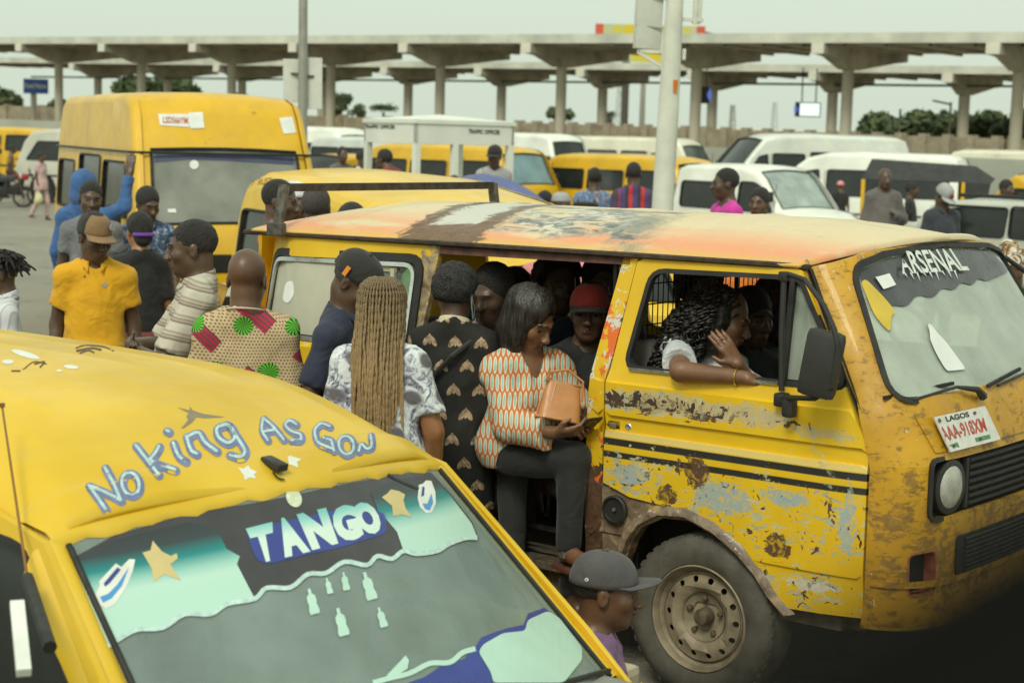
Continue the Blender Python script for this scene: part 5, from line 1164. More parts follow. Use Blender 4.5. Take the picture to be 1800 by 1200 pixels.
# lit displays hanging under the canopies
scr = simple('screen_white', (.6, .66, .62), .3, var=0, emit=((.85, 1.0, .93), .95)); blu = simple('panel_blue', (.10, .16, .50), .4, var=0, emit=((.15, .22, .75), .5)); redt = simple('digit_red', (.6, .03, .01), .4, var=0, emit=((1, .08, .03), 1.0))
def disp(label, px, py, d, w, h, kind):
    p = atd(px, py, d); root = thing('display_board', label, 'display', (p[0], p[1], p[2])); mb = MB(); mb.box((0, 0, 0), (w, .15, h), bev=.02); mb.build('case', PLAS, root)
    if kind: mb = MB(); mb.box((.06*w, -.08, 0), (w*.78, .02, h*.86)); mb.build('screen', scr, root)
    else:
        for k in range(2): mb = MB(); mb.box((-w*.30+k*.16, -.08, h*.16), (.10, .02, .24)); mb.build('digit', redt, root)
    mb = MB(); mb.lathe([(h*.46, 0), (h*.46, .05), (.001, .06)], 20, Mat4((-w*.45 if kind else w*.45, -.02, 0), (.35, 0, 0), (0, 0, 1), (0, -1, 0))); mb.build('blue_roundel', blu, root)
    for x in (-w*.25, w*.3): mb = MB(); mb.tube([(x, 0, h/2), (x, 0, h/2+1.3)], .025, 6); mb.build('hanger', PLAS, root)
disp('bright white display hanging under the station canopy', 1420, 193, 66, .98, .56, True); disp('dark display with red digits hanging beside the white pole', 1232, 167, 70, .70, .70, False)
# blue sign at the far left
p = atd(63, 152, 88); bs = thing('road_sign', 'blue road sign with white lettering at the far left', 'sign', p); mb = MB(); mb.box((0, 0, 0), (1.28, .06, .75), bev=.01); SIGNB = mb.build('panel', simple('sign_blue', (.03, .10, .38), .5, var=.1), bs); mb = MB(); mb.tube([(-.2, .30, -p[2]-.3), (-.2, .30, .3)], .16, 8); mb.build('post', COLM, bs)
# traffic officers' booth
BW = simple('booth_white', (.72, .74, .66), .55, var=.06, scale=2)
pc = place(731, 25.5); bt = thing('traffic_booth', 'open white kiosk with a canopy roof lettered for traffic officers', 'kiosk', pc, radians(35))
bx_, by_ = 1.68, 1.42    # local x to the right-back, y to the left-back
for x, y in ((0, 0), (bx_, 0), (0, by_), (bx_, by_), (bx_*.40, 0)):
    mb = MB(); mb.box((x, y, 1.02), (.10, .10, 2.05), bev=.01); mb.build('post', BW, bt)
zt = 2.36
BP = []
for (c, d) in (((bx_/2, -.02, zt-.18), (bx_+.10, .06, .30)), ((bx_/2, by_+.02, zt-.18), (bx_+.10, .06, .30)), ((-.02, by_/2, zt-.18), (.06, by_+.10, .30)), ((bx_+.02, by_/2, zt-.18), (.06, by_+.10, .30))):
    mb = MB(); mb.box(c, d, bev=.006); BP.append(mb.build('fascia', BW, bt))
mb = MB(); e = .07; mb.add([(-e, -e, zt-.03), (bx_+e, -e, zt-.03), (bx_+e, by_+e, zt-.03), (-e, by_+e, zt-.03), (-e, -e, zt+.03), (bx_+e, -e, zt+.03), (bx_+e, by_+e, zt+.03), (-e, by_+e, zt+.03), (bx_*.5, by_*.5, zt+.12)], [(3, 2, 1, 0), (0, 1, 5, 4), (1, 2, 6, 5), (2, 3, 7, 6), (3, 0, 4, 7), (4, 5, 8), (5, 6, 8), (6, 7, 8), (7, 4, 8)]); mb.build('roof', BW, bt)
mb = MB(); mb.box((bx_/2, by_/2, .06), (bx_, by_, .12)); mb.build('floor', BW, bt)
# blue umbrella
pu = place(848, 15.5); um = thing('umbrella', 'open faded blue umbrella over a head behind the rusty minibus', 'umbrella', pu); zu = atd(845, 304, 15.5)[2]-pu[2]
UMB = simple('umbrella_blue', (.12, .14, .30), .7, var=.15, scale=5); mb = MB(); n = 8; V = [(0, 0, zu)]; F = []
for ring in range(1, 6):
    q = ring/5
    for k in range(n*4):
        a = 2*pi*k/(n*4)+.3; sag = .035*q*abs(sin(n*(a-.3)/2)); V.append((cos(a)*q*.68*(1-.05*abs(sin(n*(a-.3)/2))), sin(a)*q*.68*(1-.05*abs(sin(n*(a-.3)/2))), zu-.30*q**1.8-sag))
for k in range(n*4): F.append((0, 1+k, 1+(k+1) % (n*4)))
for ring in range(4):
    for k in range(n*4): b0 = 1+ring*n*4; F.append((b0+k, b0+n*4+k, b0+n*4+(k+1) % (n*4), b0+(k+1) % (n*4)))
um_o = mesh_np('canopy', V, F, UMB, um, True); sharp(um_o, 25)
for k in range(n): a = 2*pi*k/n+.3; mb = MB(); mb.tube([(cos(a)*q*.68, sin(a)*q*.68, zu-.30*q**1.8-.008) for q in (0.02, .3, .6, 1)], .005, 5); mb.build('rib', PLAS, um)
mb = MB(); mb.tube([(0, 0, zu+.05), (0, 0, zu-.85)], .009, 6); mb.build('shaft', CHROME, um)
# ragged plank of wood leaning by the printed shirt
mb = MB(); a = atd(392, 500, 8.0); b2 = atd(352, 618, 7.9); d_ = Vector((b2-a).tolist()); b2 = np.array(a)+np.array(d_)*2.9; mb.bar(tuple(a), tuple(b2), .055, .02, (0, 1, .2)); tag(mb.build('wooden_plank', simple('plank_ochre', (.42, .24, .05), .85, var=.4, scale=14)), 'narrow ochre wooden plank leaning beside the man in the printed shirt', 'plank')
# ================================================================ foreground yellow minivan
PHF = radians(38.8); FO = np.array([-.583, 4.576]); RZ = -.40
FV = thing('minivan', 'shiny yellow minivan with painted lettering on its roof, nearest to the viewer', 'minivan', (FO[0], FO[1], RZ), -PHF)
fy = paint('minivan_paint', (.72, .455, .006), .42, .28, (.60, .48, .16), coat=.2)  # pale patches mix roof dust with a painted milky sky sheen
fw_ = .717; zo = -RZ
def f_crown(u):
    t = min(1, max(0, (u+1.0)/1.0)); return 1.362-.222*t**2.1
PROF = [(0, 0), (.2, -.003), (.38, -.012), (.50, -.024), (.60, -.045), (.665, -.080), (.70, -.125), (.725, -.19)]
def f_roof(u, v):
    s = abs(v); dz = np.interp(s, [p[0] for p in PROF], [p[1] for p in PROF]); t = min(1, max(0, (u+.6)/.6))
    rib = .0045*sum(math.exp(-((s-c)/.022)**2) for c in (.16, .36, .54))*min(1, max(0, (-.55-u)/.35)); dent = .006*sin(2.1*u+3*v)*sin(3.3*v+1.7*u)
    return f_crown(u)+dz*(1-.55*t*t)+zo+rib+dent
V = []; us = [-3.45+.12*k for k in range(29)]+[-.02]; vs = sorted([s*p for s in (-1, 1) for p in (.001, .07, .12, .14, .16, .18, .2, .25, .3, .33, .345, .36, .375, .39, .42, .46, .50, .52, .54, .56, .58, .60, .635, .665, .685, .70, .715, .725)])
for u in us:
    for v in vs:
        k = 1-.012*min(1, max(0, (u+.5)/.5)); V.append((u-.10*(v/fw_)**2*min(1, max(0, (u+.8)/.8)), v*k, f_roof(u, v)-(.16*((-3.0-u)/.45)**2 if u < -3.0 else 0)))
w = len(vs); F = [(i*w+k, (i+1)*w+k, (i+1)*w+k+1, i*w+k+1) for i in range(len(us)-1) for k in range(w-1)]
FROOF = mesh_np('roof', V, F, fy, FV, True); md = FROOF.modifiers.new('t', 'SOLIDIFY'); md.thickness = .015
def wsf(a, b, off=0.0):
    """windscreen surface: a across -1..1, b from the top 0 to the bottom 1"""
    u = -.10*a*a+b*(.605+.10*(1-a*a)); z = 1.134-.05*a*a-.555*b+.02*sin(pi*b)*(1-a*a)
    n = Vector((.66, 0.10*a, .74)).normalized(); return (u+n.x*-off, a*(fw_+.10*b)+n.y*-off, z+n.z*-off+zo)
mb = MB(); panel(mb, [(-.985, .0), (.985, .0), (.985, 1.0), (-.985, 1.0)], (), lambda a, b, off: wsf(a, b, off*.5+.004), .006, .05); FWS = mb.build('windscreen', glass_clear('glass_van', (.84, .90, .87), .30, (.46, .55, .52)), FV, 60)  # bluish veil in the glass colour imitates reflected sky
# raised lip over the screen, A-pillars
mb = MB(); V = []; F = []; N = 34
for i in range(N+1):
    a = -1+2*i/N; jag = .006*sin(i*2.3)+.004*sin(i*5.1)
    for du, off in ((-.16, -.004), (-.11, -.016), (-.03, -.018), (.008+jag*.6, -.010), (.012+jag, .004)):
        p = wsf(a, 0, 0); q = wsf(a, .05, 0); d = Vector(q)-Vector(p); d.normalize(); back = Vector((-1, 0, .16)).normalized()
        P = Vector(p)+(d*du if du > 0 else back*(-du)); P.z = P.z-off if du > -.05 else max(P.z, f_roof(P.x+.1*a*a, a*fw_*.99))-off; V.append(P)
for i in range(N):
    for k in range(4): F.append((i*5+k, i*5+k+1, i*5+5+k+1, i*5+5+k))
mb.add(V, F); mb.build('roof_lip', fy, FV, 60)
for s_ in (-1, 1):
    mb = MB(); V = []; F = []; N = 16
    for i in range(N+1):
        b = i/N*1.02; jag = .004*sin(i*3.1)
        e = Vector(wsf(s_, b)); 
        for dv, dz in ((-.045+jag, .004), (-.02, .012), (.005, .010), (.045, -.02), (.062, -.07), (.055, -.10)): V.append((e.x+(.0 if dv < 0 else -.03*dv/.06), e.y+s_*dv, e.z+dz))
    for i in range(N):
        for k in range(5): F.append((i*6+k, i*6+k+1, i*6+6+k+1, i*6+6+k))
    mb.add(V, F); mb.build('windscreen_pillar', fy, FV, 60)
    mb = MB(); mb.tube([Vector(wsf(s_*.955, b, -.004)) for b in np.linspace(0.02, 1, 12)], .008, 6); mb.build('screen_seal', RUB, FWS)
    # side: upper frame, window band, lower body
    sv = lambda z: .728+np.interp(z, [.55, .62, 1.12, 1.2], [.125, .12, .01, 0]) if z > .55 else .853-(.04 if z < 0 else 0)
    fn = lambda a, b, off: (a, s_*(sv(b)-off), b+zo)
    wins = [rpoly([(-1.02, .66), (.22, .66), (-.18, 1.06), (-1.0, 1.10)], .05, 3), rpoly([(-2.1, .66), (-1.12, .66), (-1.10, 1.11), (-2.08, 1.12)], .05, 3), rpoly([(-3.15, .68), (-2.2, .66), (-2.18, 1.12), (-3.05, 1.10)], .05, 3)]
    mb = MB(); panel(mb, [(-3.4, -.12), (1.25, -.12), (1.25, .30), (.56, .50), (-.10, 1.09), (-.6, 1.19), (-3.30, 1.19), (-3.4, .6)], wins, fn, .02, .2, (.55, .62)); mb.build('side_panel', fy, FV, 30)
    for wn in wins: mb = MB(); panel(mb, wn, (), lambda a, b, off: fn(a, b, .02+off), .004, .3); go = mb.build('side_window', GLD, FV); mb = MB(); band(mb, wn, .02, fn, -.004, .015); mb.build('seal', RUB, go)
    for x in (.75, -2.6): wheel(FV, x, s_*.84, .31, .31, .2, s_)
# bonnet, dash, seats, interior
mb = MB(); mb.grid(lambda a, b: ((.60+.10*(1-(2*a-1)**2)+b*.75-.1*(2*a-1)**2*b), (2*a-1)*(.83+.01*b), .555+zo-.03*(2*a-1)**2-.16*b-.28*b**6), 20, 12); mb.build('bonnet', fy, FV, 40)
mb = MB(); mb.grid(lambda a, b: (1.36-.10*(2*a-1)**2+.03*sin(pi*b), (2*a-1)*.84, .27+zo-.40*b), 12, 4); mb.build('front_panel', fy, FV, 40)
DASH = simple('van_dash', (.24, .25, .22), .75, var=.15)
mb = MB(); mb.box((.42, 0, .50+zo), (.5, 1.5, .12), bev=.04); mb.build('dashboard', DASH, FV, 40)
for y in (-.38, .38):
    mb = MB(); mb.box((-.48, y, .42+zo), (.14, .48, .62), Matrix.Rotation(radians(-14), 3, 'Y'), bev=.06); mb.box((-.55, y, .80+zo), (.10, .28, .20), bev=.045); mb.box((-.22, y, .15+zo), (.5, .5, .14), bev=.05); mb.build('front_seat', simple('seat_grey', (.27, .28, .25), .9, var=.2), FV, 40)
mb = MB(); Ms = Mat4((.14, .38, .60+zo), (0, 1, 0), tuple(Vector((-.5, 0, .86)).normalized()), tuple(Vector((.86, 0, .5)).normalized())); mb.lathe([(.18+.014*cos(a), .014*sin(a)) for a in np.linspace(0, 2*pi, 8, False)], 28, Ms, True); mb.tube([Ms@Vector((-.18, 0, 0)), Ms@Vector((0, 0, -.03)), Ms@Vector((.18, 0, 0))], .02, 6); mb.build('steering_wheel', PLAS, FV, 40)
mb = MB(); mb.box((-1.2, 0, .0+zo-.1), (4.0, 1.5, .05)); mb.box((-1.55, 0, .45+zo), (.1, 1.45, .75), bev=.03); mb.build('cabin_floor', DARKIN, FV)
mb = MB(); mb.box((-3.38, 0, .5+zo), (.03, 1.45, 1.2)); mb.build('tailgate', fy, FV)
bpy.context.view_layer.update()

# ---------------------------------------------------------------- paint and stickers laid on real surfaces
def bvh_of(*objs):
    V = []; F = []
    dg = bpy.context.evaluated_depsgraph_get()
    for o in objs:
        b = len(V); me = o.data; M = o.matrix_world; V += [M@v.co for v in me.vertices]; F += [[b+i for i in p.vertices] for p in me.polygons]
    return BVHTree.FromPolygons(V, F)
def cast(bvh, x, y, off):
    d = Vector(ray(x, y).tolist()).normalized(); h = bvh.ray_cast(Vector(cC.tolist()), d)
    if h[0] is None: return None
    n = h[1] if h[1].dot(d) < 0 else -h[1]; return h[0]+n*off
def largest(F):
    par = {}
    def root_(a):
        while par.setdefault(a, a) != a: par[a] = par[par[a]]; a = par[a]
        return a
    for f in F:
        for i in f[1:]: par[root_(i)] = root_(f[0])
    n = {}
    for f in F: r = root_(f[0]); n[r] = n.get(r, 0)+1
    b = max(n, key=n.get) if n else None; return [f for f in F if root_(f[0]) == b]
def lay(name, P, F, bvh, off, mat, parent, smooth=False):
    """P: 2-d points (photo pixels) projected onto the surface"""
    Mi = parent.matrix_world.inverted(); W3 = [cast(bvh, x, y, off) for x, y in P]
    ok = [p is not None for p in W3]; F = [tuple(int(i) for i in f) for f in F if all(ok[i] for i in f)]; F = F if 'letter' in name or 'number' in name or 'state' in name else largest(F)
    use = sorted({i for f in F for i in f}); ix = {a: k for k, a in enumerate(use)}
    return mesh_np(name, [Mi@W3[i] for i in use], [tuple(ix[i] for i in f) for f in F], mat, parent)
def lay_poly(name, poly, bvh, off, mat, parent, step=12):
    vs, fs = tri_panel(poly, (), step); return lay(name, vs, fs, bvh, off, mat, parent)
def smooth_line(P, n=6):
    P = [np.array(p, float) for p in P]
    if len(P) < 3: return [P[0]+(P[1]-P[0])*k/n for k in range(n+1)]
    Q = [2*P[0]-P[1]]+P+[2*P[-1]-P[-2]]; out = []
    for i in range(1, len(Q)-2):
        for k in range(n):
            t = k/n; a, b, c, d = Q[i-1:i+3]; out.append(.5*((2*b)+(-a+c)*t+(2*a-5*b+4*c-d)*t*t+(-a+3*b-3*c+d)*t**3))
    return out+[P[-1]]
def lay_stroke(name, line, wpx, bvh, off, mat, parent, n=6, taper=None):
    L = smooth_line(line, n); P = []; F = []; m = len(L)
    for i, p in enumerate(L):
        t = L[min(i+1, m-1)]-L[max(i-1, 0)]; t /= np.linalg.norm(t)+1e-9; nn = np.array((-t[1], t[0])); ww = wpx/2*(1 if not taper else taper(i/(m-1)))
        P += [p-nn*ww, p+nn*ww]
    F = [(2*i, 2*i+1, 2*i+3, 2*i+2) for i in range(m-1)]
    for e, s in ((0, -1), (m-1, 1)):      # round ends
        p = L[e]; t = (L[1]-L[0]) if e == 0 else (L[-1]-L[-2]); a0 = atan2(t[1], t[0])+(pi/2 if e == 0 else -pi/2); b = len(P); ww = wpx/2*(1 if not taper else taper(0 if e == 0 else 1)); P.append(p)
        for k in range(7): a = a0+pi*k/6; P.append(p+np.array((cos(a), sin(a)))*ww)
        F += [(b, b+1+k, b+2+k) for k in range(6)]
    return lay(name, P, F, bvh, off, mat, parent)
_tx = {}
def text2d(s, bold=0.0):
    k = (s, bold)
    if k in _tx: return _tx[k]
    c = bpy.data.curves.new('txt', 'FONT'); c.body = s; c.offset = bold; c.resolution_u = 3; o = bpy.data.objects.new('txt', c); COL.objects.link(o)
    me = bpy.data.meshes.new_from_object(o.evaluated_get(bpy.context.evaluated_depsgraph_get())); V = np.array([v.co[:2] for v in me.vertices]); F = [tuple(p.vertices) for p in me.polygons]
    bpy.data.objects.remove(o); bpy.data.curves.remove(c); bpy.data.meshes.remove(me); lo, hi = V.min(0), V.max(0); V = (V-lo)/(hi-lo); _tx[k] = (V, F); return V, F
def quadmap(V, q):
    q = [np.array(p, float) for p in q]; return [(q[0]*(1-x)+q[1]*x)*(1-y)+(q[3]*(1-x)+q[2]*x)*y for x, y in V]
def lay_text(name, s, q, bvh, off, mat, parent, bold=.02):
    """q: bottom-left, bottom-right, top-right, top-left in photo pixels"""
    V, F = text2d(s, bold); return lay(name, quadmap(V, q), F, bvh, off, mat, parent)
def ell2(cx, cy, rx, ry, rot=0, n=20): return [(cx+rx*cos(a)*cos(rot)-ry*sin(a)*sin(rot), cy+rx*cos(a)*sin(rot)+ry*sin(a)*cos(rot)) for a in np.linspace(0, 2*pi, n, False)]
LB1 = simple('letter_blue', (.15, .18, .33), .5, var=.2, scale=30); LB2 = simple('letter_pale', (.42, .58, .58), .45, var=.25, scale=40)
RB_ = bvh_of(FROOF, bpy.data.objects['roof_lip'] if 'roof_lip' in bpy.data.objects else FROOF)
cl_ = lambda L: L+[L[0]]
LETTERS = {'N': [[(187, 897), (170, 872), (158, 856)], [(158, 856), (188, 868), (214, 882)], [(214, 882), (203, 856), (186, 824)]], 'o': [cl_(ell2(231, 853, 15, 20, -.25, 10))], 'K': [[(240, 785), (258, 808), (280, 836)], [(281, 787), (275, 798), (264, 811)], [(265, 812), (288, 821), (309, 828)]], 'i': [[(306, 781), (315, 803), (328, 813)], [(294, 759), (298, 761)]],
 'n': [[(329, 769), (337, 793), (347, 800)], [(331, 770), (350, 763), (362, 780), (382, 795)]], 'g': [[(399, 748), (383, 755), (386, 771), (402, 781), (414, 772), (410, 757), (399, 748)], [(404, 750), (422, 777), (432, 796), (424, 806), (405, 801)]],
 'A': [[(464, 737), (462, 759), (472, 776)], [(464, 737), (482, 753), (500, 775)], [(466, 761), (485, 758)]], 's': [[(522, 748), (511, 742), (503, 749), (513, 760), (529, 766), (529, 776), (513, 776)]], 'G': [[(581, 752), (566, 747), (555, 759), (559, 778), (574, 787), (587, 791)], [(570, 772), (583, 776), (588, 794)]], 'O': [cl_(ell2(610, 785, 13, 16, -.2, 10))], 'd': [[(632, 795), (636, 783), (646, 791), (654, 786), (653, 767)]]}
for ch, st in LETTERS.items():
    for L in st:
        o1 = lay_stroke('letter_edge', L, 15.5 if ch not in 'AsGOd' else 13, RB_, .0014, LB1, FROOF); lay_stroke('letter_fill', [(x-2.0, y-2.2) for x, y in L], 5.4 if ch not in 'AsGOd' else 4.4, RB_, .0024, LB2, FROOF)
GREYS = simple('sticker_grey', (.22, .18, .12), .6); WHS = simple('sticker_white', (.70, .72, .66), .6, var=.1)
lay_poly('plane_sticker', [(312, 716), (333, 721), (334, 714), (338, 721), (356, 727), (395, 733), (360, 735), (345, 733), (338, 742), (324, 752), (318, 753), (331, 738), (327, 732), (332, 726)], RB_, .0009, GREYS, FROOF)
lay_poly('plane_sticker', [(418, 821), (428, 824), (436, 817), (440, 824), (452, 829), (446, 834), (450, 841), (438, 839), (430, 844), (428, 835)], RB_, .0009, WHS, FROOF)
lay_poly('plane_sticker', [(503, 792), (512, 802), (530, 807), (522, 812), (524, 822), (514, 818), (508, 816)], RB_, .0009, WHS, FROOF)
lay_poly('paint_patch', ell2(444, 651, 26, 6.5, .25), RB_, .0009, WHS, FROOF)
for e in ((45, 623, 26, 5, .28), (14, 636, 10, 4, 0), (125, 645, 13, 3.5, .1), (104, 652, 5, 2, 0)): lay_poly('paint_chip', ell2(*e), RB_, .0009, WHS, FROOF)
SCR = simple('scrape_brown', (.13, .075, .03), .8, var=.5, scale=60)
for L, w_ in (([(133, 612), (150, 607), (180, 609), (200, 617)], 2.5), ([(134, 617), (160, 612), (178, 615)], 4), ([(140, 621), (155, 616), (166, 620)], 3), ([(150, 612), (190, 606), (212, 618)], 1.5), ([(40, 650), (60, 636), (82, 640)], 2), ([(60, 640), (78, 636), (70, 646)], 3), ([(20, 652), (36, 652)], 3)): lay_stroke('scrape', L, w_, RB_, .0009, SCR, FROOF)
# aerial box and wire near the lip
bpy.context.view_layer.update()
def prop_on(name, px, py, bvh, fn, mat, parent):
    p = cast(bvh, px, py, 0); Mi = parent.matrix_world.inverted(); q = MB(); fn(q, Mi@p); return q.build(name, mat, parent, 40)
prop_on('washer_box', 482, 822, RB_, lambda q, p: q.box(p+Vector((-.0, 0, .012)), (.075, .04, .022), Matrix.Rotation(radians(12), 3, 'Y'), bev=.006), PLAS, FV)
lay_stroke('wire', [(478, 832), (487, 842), (499, 846)], 3, RB_, .006, PLAS, FV)
# visor prints on the screen
WB = bvh_of(FWS); TEAL, t, b = _new('visor_print'); v = coords(t); X, Y, Z = sepxyz(t, v); g = nd(t, 'ShaderNodeMapRange', i_1=1.525, i_2=1.395); t.links.new(math_(t, 'ADD', Z, math_(t, 'MULTIPLY', math_(t, 'ABSOLUTE', Y), .06)), g.inputs[0])
t.links.new(ramp(t, g.outputs[0], [(0.0, (.03, .033, .036)), (.28, (.035, .05, .055)), (.50, (.01, .22, .22)), (.70, (.30, .55, .48)), (.82, (.45, .66, .56)), (1.0, (.44, .66, .56))]), b.inputs['Base Color']); b.inputs['Roughness'].default_value = .35
FILM = simple('visor_grey', (.045, .043, .048), .3, var=.15); MINT = simple('sticker_mint', (.45, .66, .56), .4, var=.05); LILAC = simple('sticker_lilac', (.46, .62, .58), .45, var=.2, scale=60); DBLUE = simple('sticker_blue', (.035, .055, .26), .4, var=.1); SKYB = simple('sticker_sky_blue', (.07, .28, .58), .4, var=.1); STAR = simple('sticker_star', (.56, .45, .20), .5, var=.08)
wave = [(176, 1134), (190, 1135), (207, 1125), (240, 1107), (285, 1104), (324, 1080), (369, 1080), (399, 1062), (447, 1053), (468, 1034), (510, 1033), (540, 1010), (572, 1008), (605, 988), (644, 994), (662, 978), (688, 983), (708, 969), (731, 974), (767, 969), (789, 956), (818, 946), (838, 946)]
lay_poly('visor_film', [(118, 986), (200, 941), (330, 903), (470, 880), (600, 852), (700, 833), (757, 830), (790, 866), (830, 918), (840, 944)]+wave[::-1][1:], WB, .0015, FILM, FWS)
lay_poly('visor_print', [(128, 988), (205, 948), (330, 918), (380, 928), (398, 965), (421, 978), (416, 992), (446, 1050)]+wave[:8][::-1], WB, .0024, TEAL, FWS)
lay_poly('visor_print', [(650, 865), (690, 845), (752, 834), (788, 868), (828, 920), (838, 944), (818, 944), (789, 954), (767, 967), (731, 972), (708, 967), (697, 935), (674, 908), (664, 898)], WB, .0024, TEAL, FWS)
lay_stroke('visor_edge', wave, 8, WB, .0034, LILAC, FWS, 4)
lay_poly('letter_shadow', rpoly([(432, 932), (640, 885), (678, 905), (678, 938), (600, 962), (540, 975), (470, 992), (452, 985), (440, 960)], 8, 3), WB, .0024, DBLUE, FWS)
GT, t, b = _new('letter_gradient'); v = coords(t); X, Y, Z = sepxyz(t, v); g = nd(t, 'ShaderNodeMapRange', i_1=1.505, i_2=1.425); t.links.new(math_(t, 'ADD', Z, math_(t, 'MULTIPLY', math_(t, 'ABSOLUTE', math_(t, 'SUBTRACT', Y, .0)), .0)), g.inputs[0]); t.links.new(ramp(t, g.outputs[0], [(0, (.01, .25, .27)), (.45, (.25, .55, .52)), (.75, (.60, .74, .66))]), b.inputs['Base Color'])
for ch, q in (('T', ((460, 990), (481, 985), (478, 918), (431, 930))), ('A', ((500, 981), (545, 970), (510, 908), (482, 914))), ('N', ((548, 968), (594, 956), (572, 893), (520, 905))), ('G', ((595, 957), (640, 945), (622, 886), (576, 893))), ('O', ((640, 944), (676, 934), (653, 880), (612, 888)))): lay_text('letter', ch, q, WB, .0034, GT, FWS, .075)
lay_poly('star_sticker', [(268, 951), (284, 970), (300, 978), (310, 973), (312, 982), (299, 993), (318, 1021), (288, 1010), (270, 1023), (266, 1000), (250, 972), (264, 968)], WB, .0034, STAR, FWS)
lay_poly('star_sticker', [(686, 861), (700, 864), (711, 870), (708, 880), (712, 895), (723, 910), (705, 905), (690, 908), (688, 890), (670, 875), (680, 868)], WB, .0034, STAR, FWS)
for po, pi_, pj in (([(237, 984), (233, 1004), (222, 1032), (202, 1062), (186, 1070), (171, 1062), (167, 1045), (175, 1030), (174, 1022), (203, 991), (213, 997), (227, 983)], [(226, 998), (214, 1030), (196, 1052), (181, 1060), (175, 1050), (190, 1044), (206, 1028)], [(206, 998), (212, 1002), (192, 1026), (184, 1032), (182, 1026)]), ([(748, 845), (757, 846), (764, 865), (765, 885), (758, 901), (748, 903), (737, 892), (733, 876), (735, 853), (742, 851)], [(757, 868), (760, 884), (754, 898), (746, 896), (741, 886), (750, 886)], [(741, 856), (745, 857), (744, 872), (739, 874)])):
    lay_poly('badge_sticker', po, WB, .0034, WHS, FWS); lay_poly('badge_mark', pi_, WB, .0040, SKYB, FWS); lay_poly('badge_mark', pj, WB, .0040, DBLUE, FWS)
def bottle(cx, cy, h, a): 
    P = [(-.10, -1), (.10, -1), (.13, -.72), (.10, -.62), (.32, -.40), (.36, .0), (.30, .2), (.40, .7), (.36, 1), (-.36, 1), (-.40, .7), (-.30, .2), (-.36, 0), (-.32, -.40), (-.10, -.62), (-.13, -.72)]
    return [(cx+(x*cos(a)-y*sin(a))*h, cy+(x*sin(a)+y*cos(a))*h) for x, y in P]
for c in ((548, 1057, 23, -.25), (577, 1030, 14, -.25), (606, 1022, 16, -.2), (647, 1030, 25, -.3), (599, 1093, 25, -.25), (670, 1085, 18, -.3)): lay_poly('bottle_sticker', bottle(*c), WB, .0024, MINT, FWS)
lay_poly('round_sticker', ell2(516, 876, 13, 17, -.5), WB, .0030, simple('sticker_cream', (.58, .62, .46), .5, var=.2, scale=60), FWS)
lay_poly('bottom_print', [(715, 1200), (745, 1190), (775, 1170), (815, 1158), (838, 1133), (846, 1120), (866, 1112), (890, 1104), (920, 1098), (928, 1078), (957, 1068), (968, 1078), (930, 1092), (925, 1110), (885, 1114), (848, 1136), (842, 1148), (863, 1185), (866, 1200)], WB, .0018, DBLUE, FWS)
lay_stroke('bottom_edge', [(655, 1200), (680, 1193), (720, 1183), (755, 1166), (790, 1164), (812, 1147), (835, 1140)], 9, WB, .0024, MINT, FWS, 4)
lay_poly('bottom_panel', rpoly([(962, 1074), (926, 1090), (922, 1109), (883, 1113), (848, 1133), (840, 1146), (862, 1182), (866, 1200), (990, 1200), (1022, 1160), (1022, 1138), (982, 1086)], 6, 2), WB, .0030, MINT, FWS)
lay_poly('bottom_scrap', [(700, 1165), (712, 1152), (718, 1160), (716, 1175), (690, 1192), (675, 1196), (680, 1186)], WB, .0024, MINT, FWS)
# wiper, door seal strip, aerial, reflector on the near pillar, rear mirror
mb = MB(); mb.bar(wsf(.05, .9, -.03), wsf(.93, .98, -.02), .014, .012); mb.tube([wsf(.30, 1.06, -.03), wsf(.6, .98, -.035)], .010, 6); mb.build('wiper', PLAS, FV)
mb = MB(); a0 = FV.matrix_world.inverted()@Vector(atd(48, 1015, 4.05).tolist()); a1 = FV.matrix_world.inverted()@Vector(atd(88, 1137, 3.75).tolist()); mb.tube([a0, a1], .016, 8); mb.build('aerial_base', PLAS, FV, 40)
a2 = FV.matrix_world.inverted()@Vector(atd(4, 716, 4.45).tolist()); mb = MB(); mb.tube([a0, a2], [.004, .003], 6); mb.tube([a2, a2+Vector((0, 0, .012))], .007, 6); mb.build('aerial', simple('aerial_rust', (.28, .14, .04), .5, .5), FV)
mb = MB(); a3 = FV.matrix_world.inverted()@Vector(atd(30, 1060, 3.72).tolist()); a4 = FV.matrix_world.inverted()@Vector(atd(42, 1182, 3.55).tolist()); mb.bar(a3, a4, .03, .02); mb.build('wind_deflector', WHS, FV)
mb = MB(); mb.box(wsf(0.15, .10, .05), (.03, .20, .06), bev=.012); mb.tube([wsf(.12, .0, .02), wsf(.15, .08, .05)], .008, 6); mb.build('cabin_mirror', PLAS, FV, 40)
lay_stroke('hanging_cord', [(584, 852), (590, 875), (594, 912), (597, 930)], 4, WB, -.01, PLAS, FV); lay_poly('hanging_tag', [(596, 960), (604, 958), (614, 1000), (608, 1010), (602, 1002)], WB, -.01, PLAS, FV)
lay_stroke('visor_cord', [(672, 828), (690, 840), (715, 852), (735, 860)], 4, WB, .0040, PLAS, FWS)

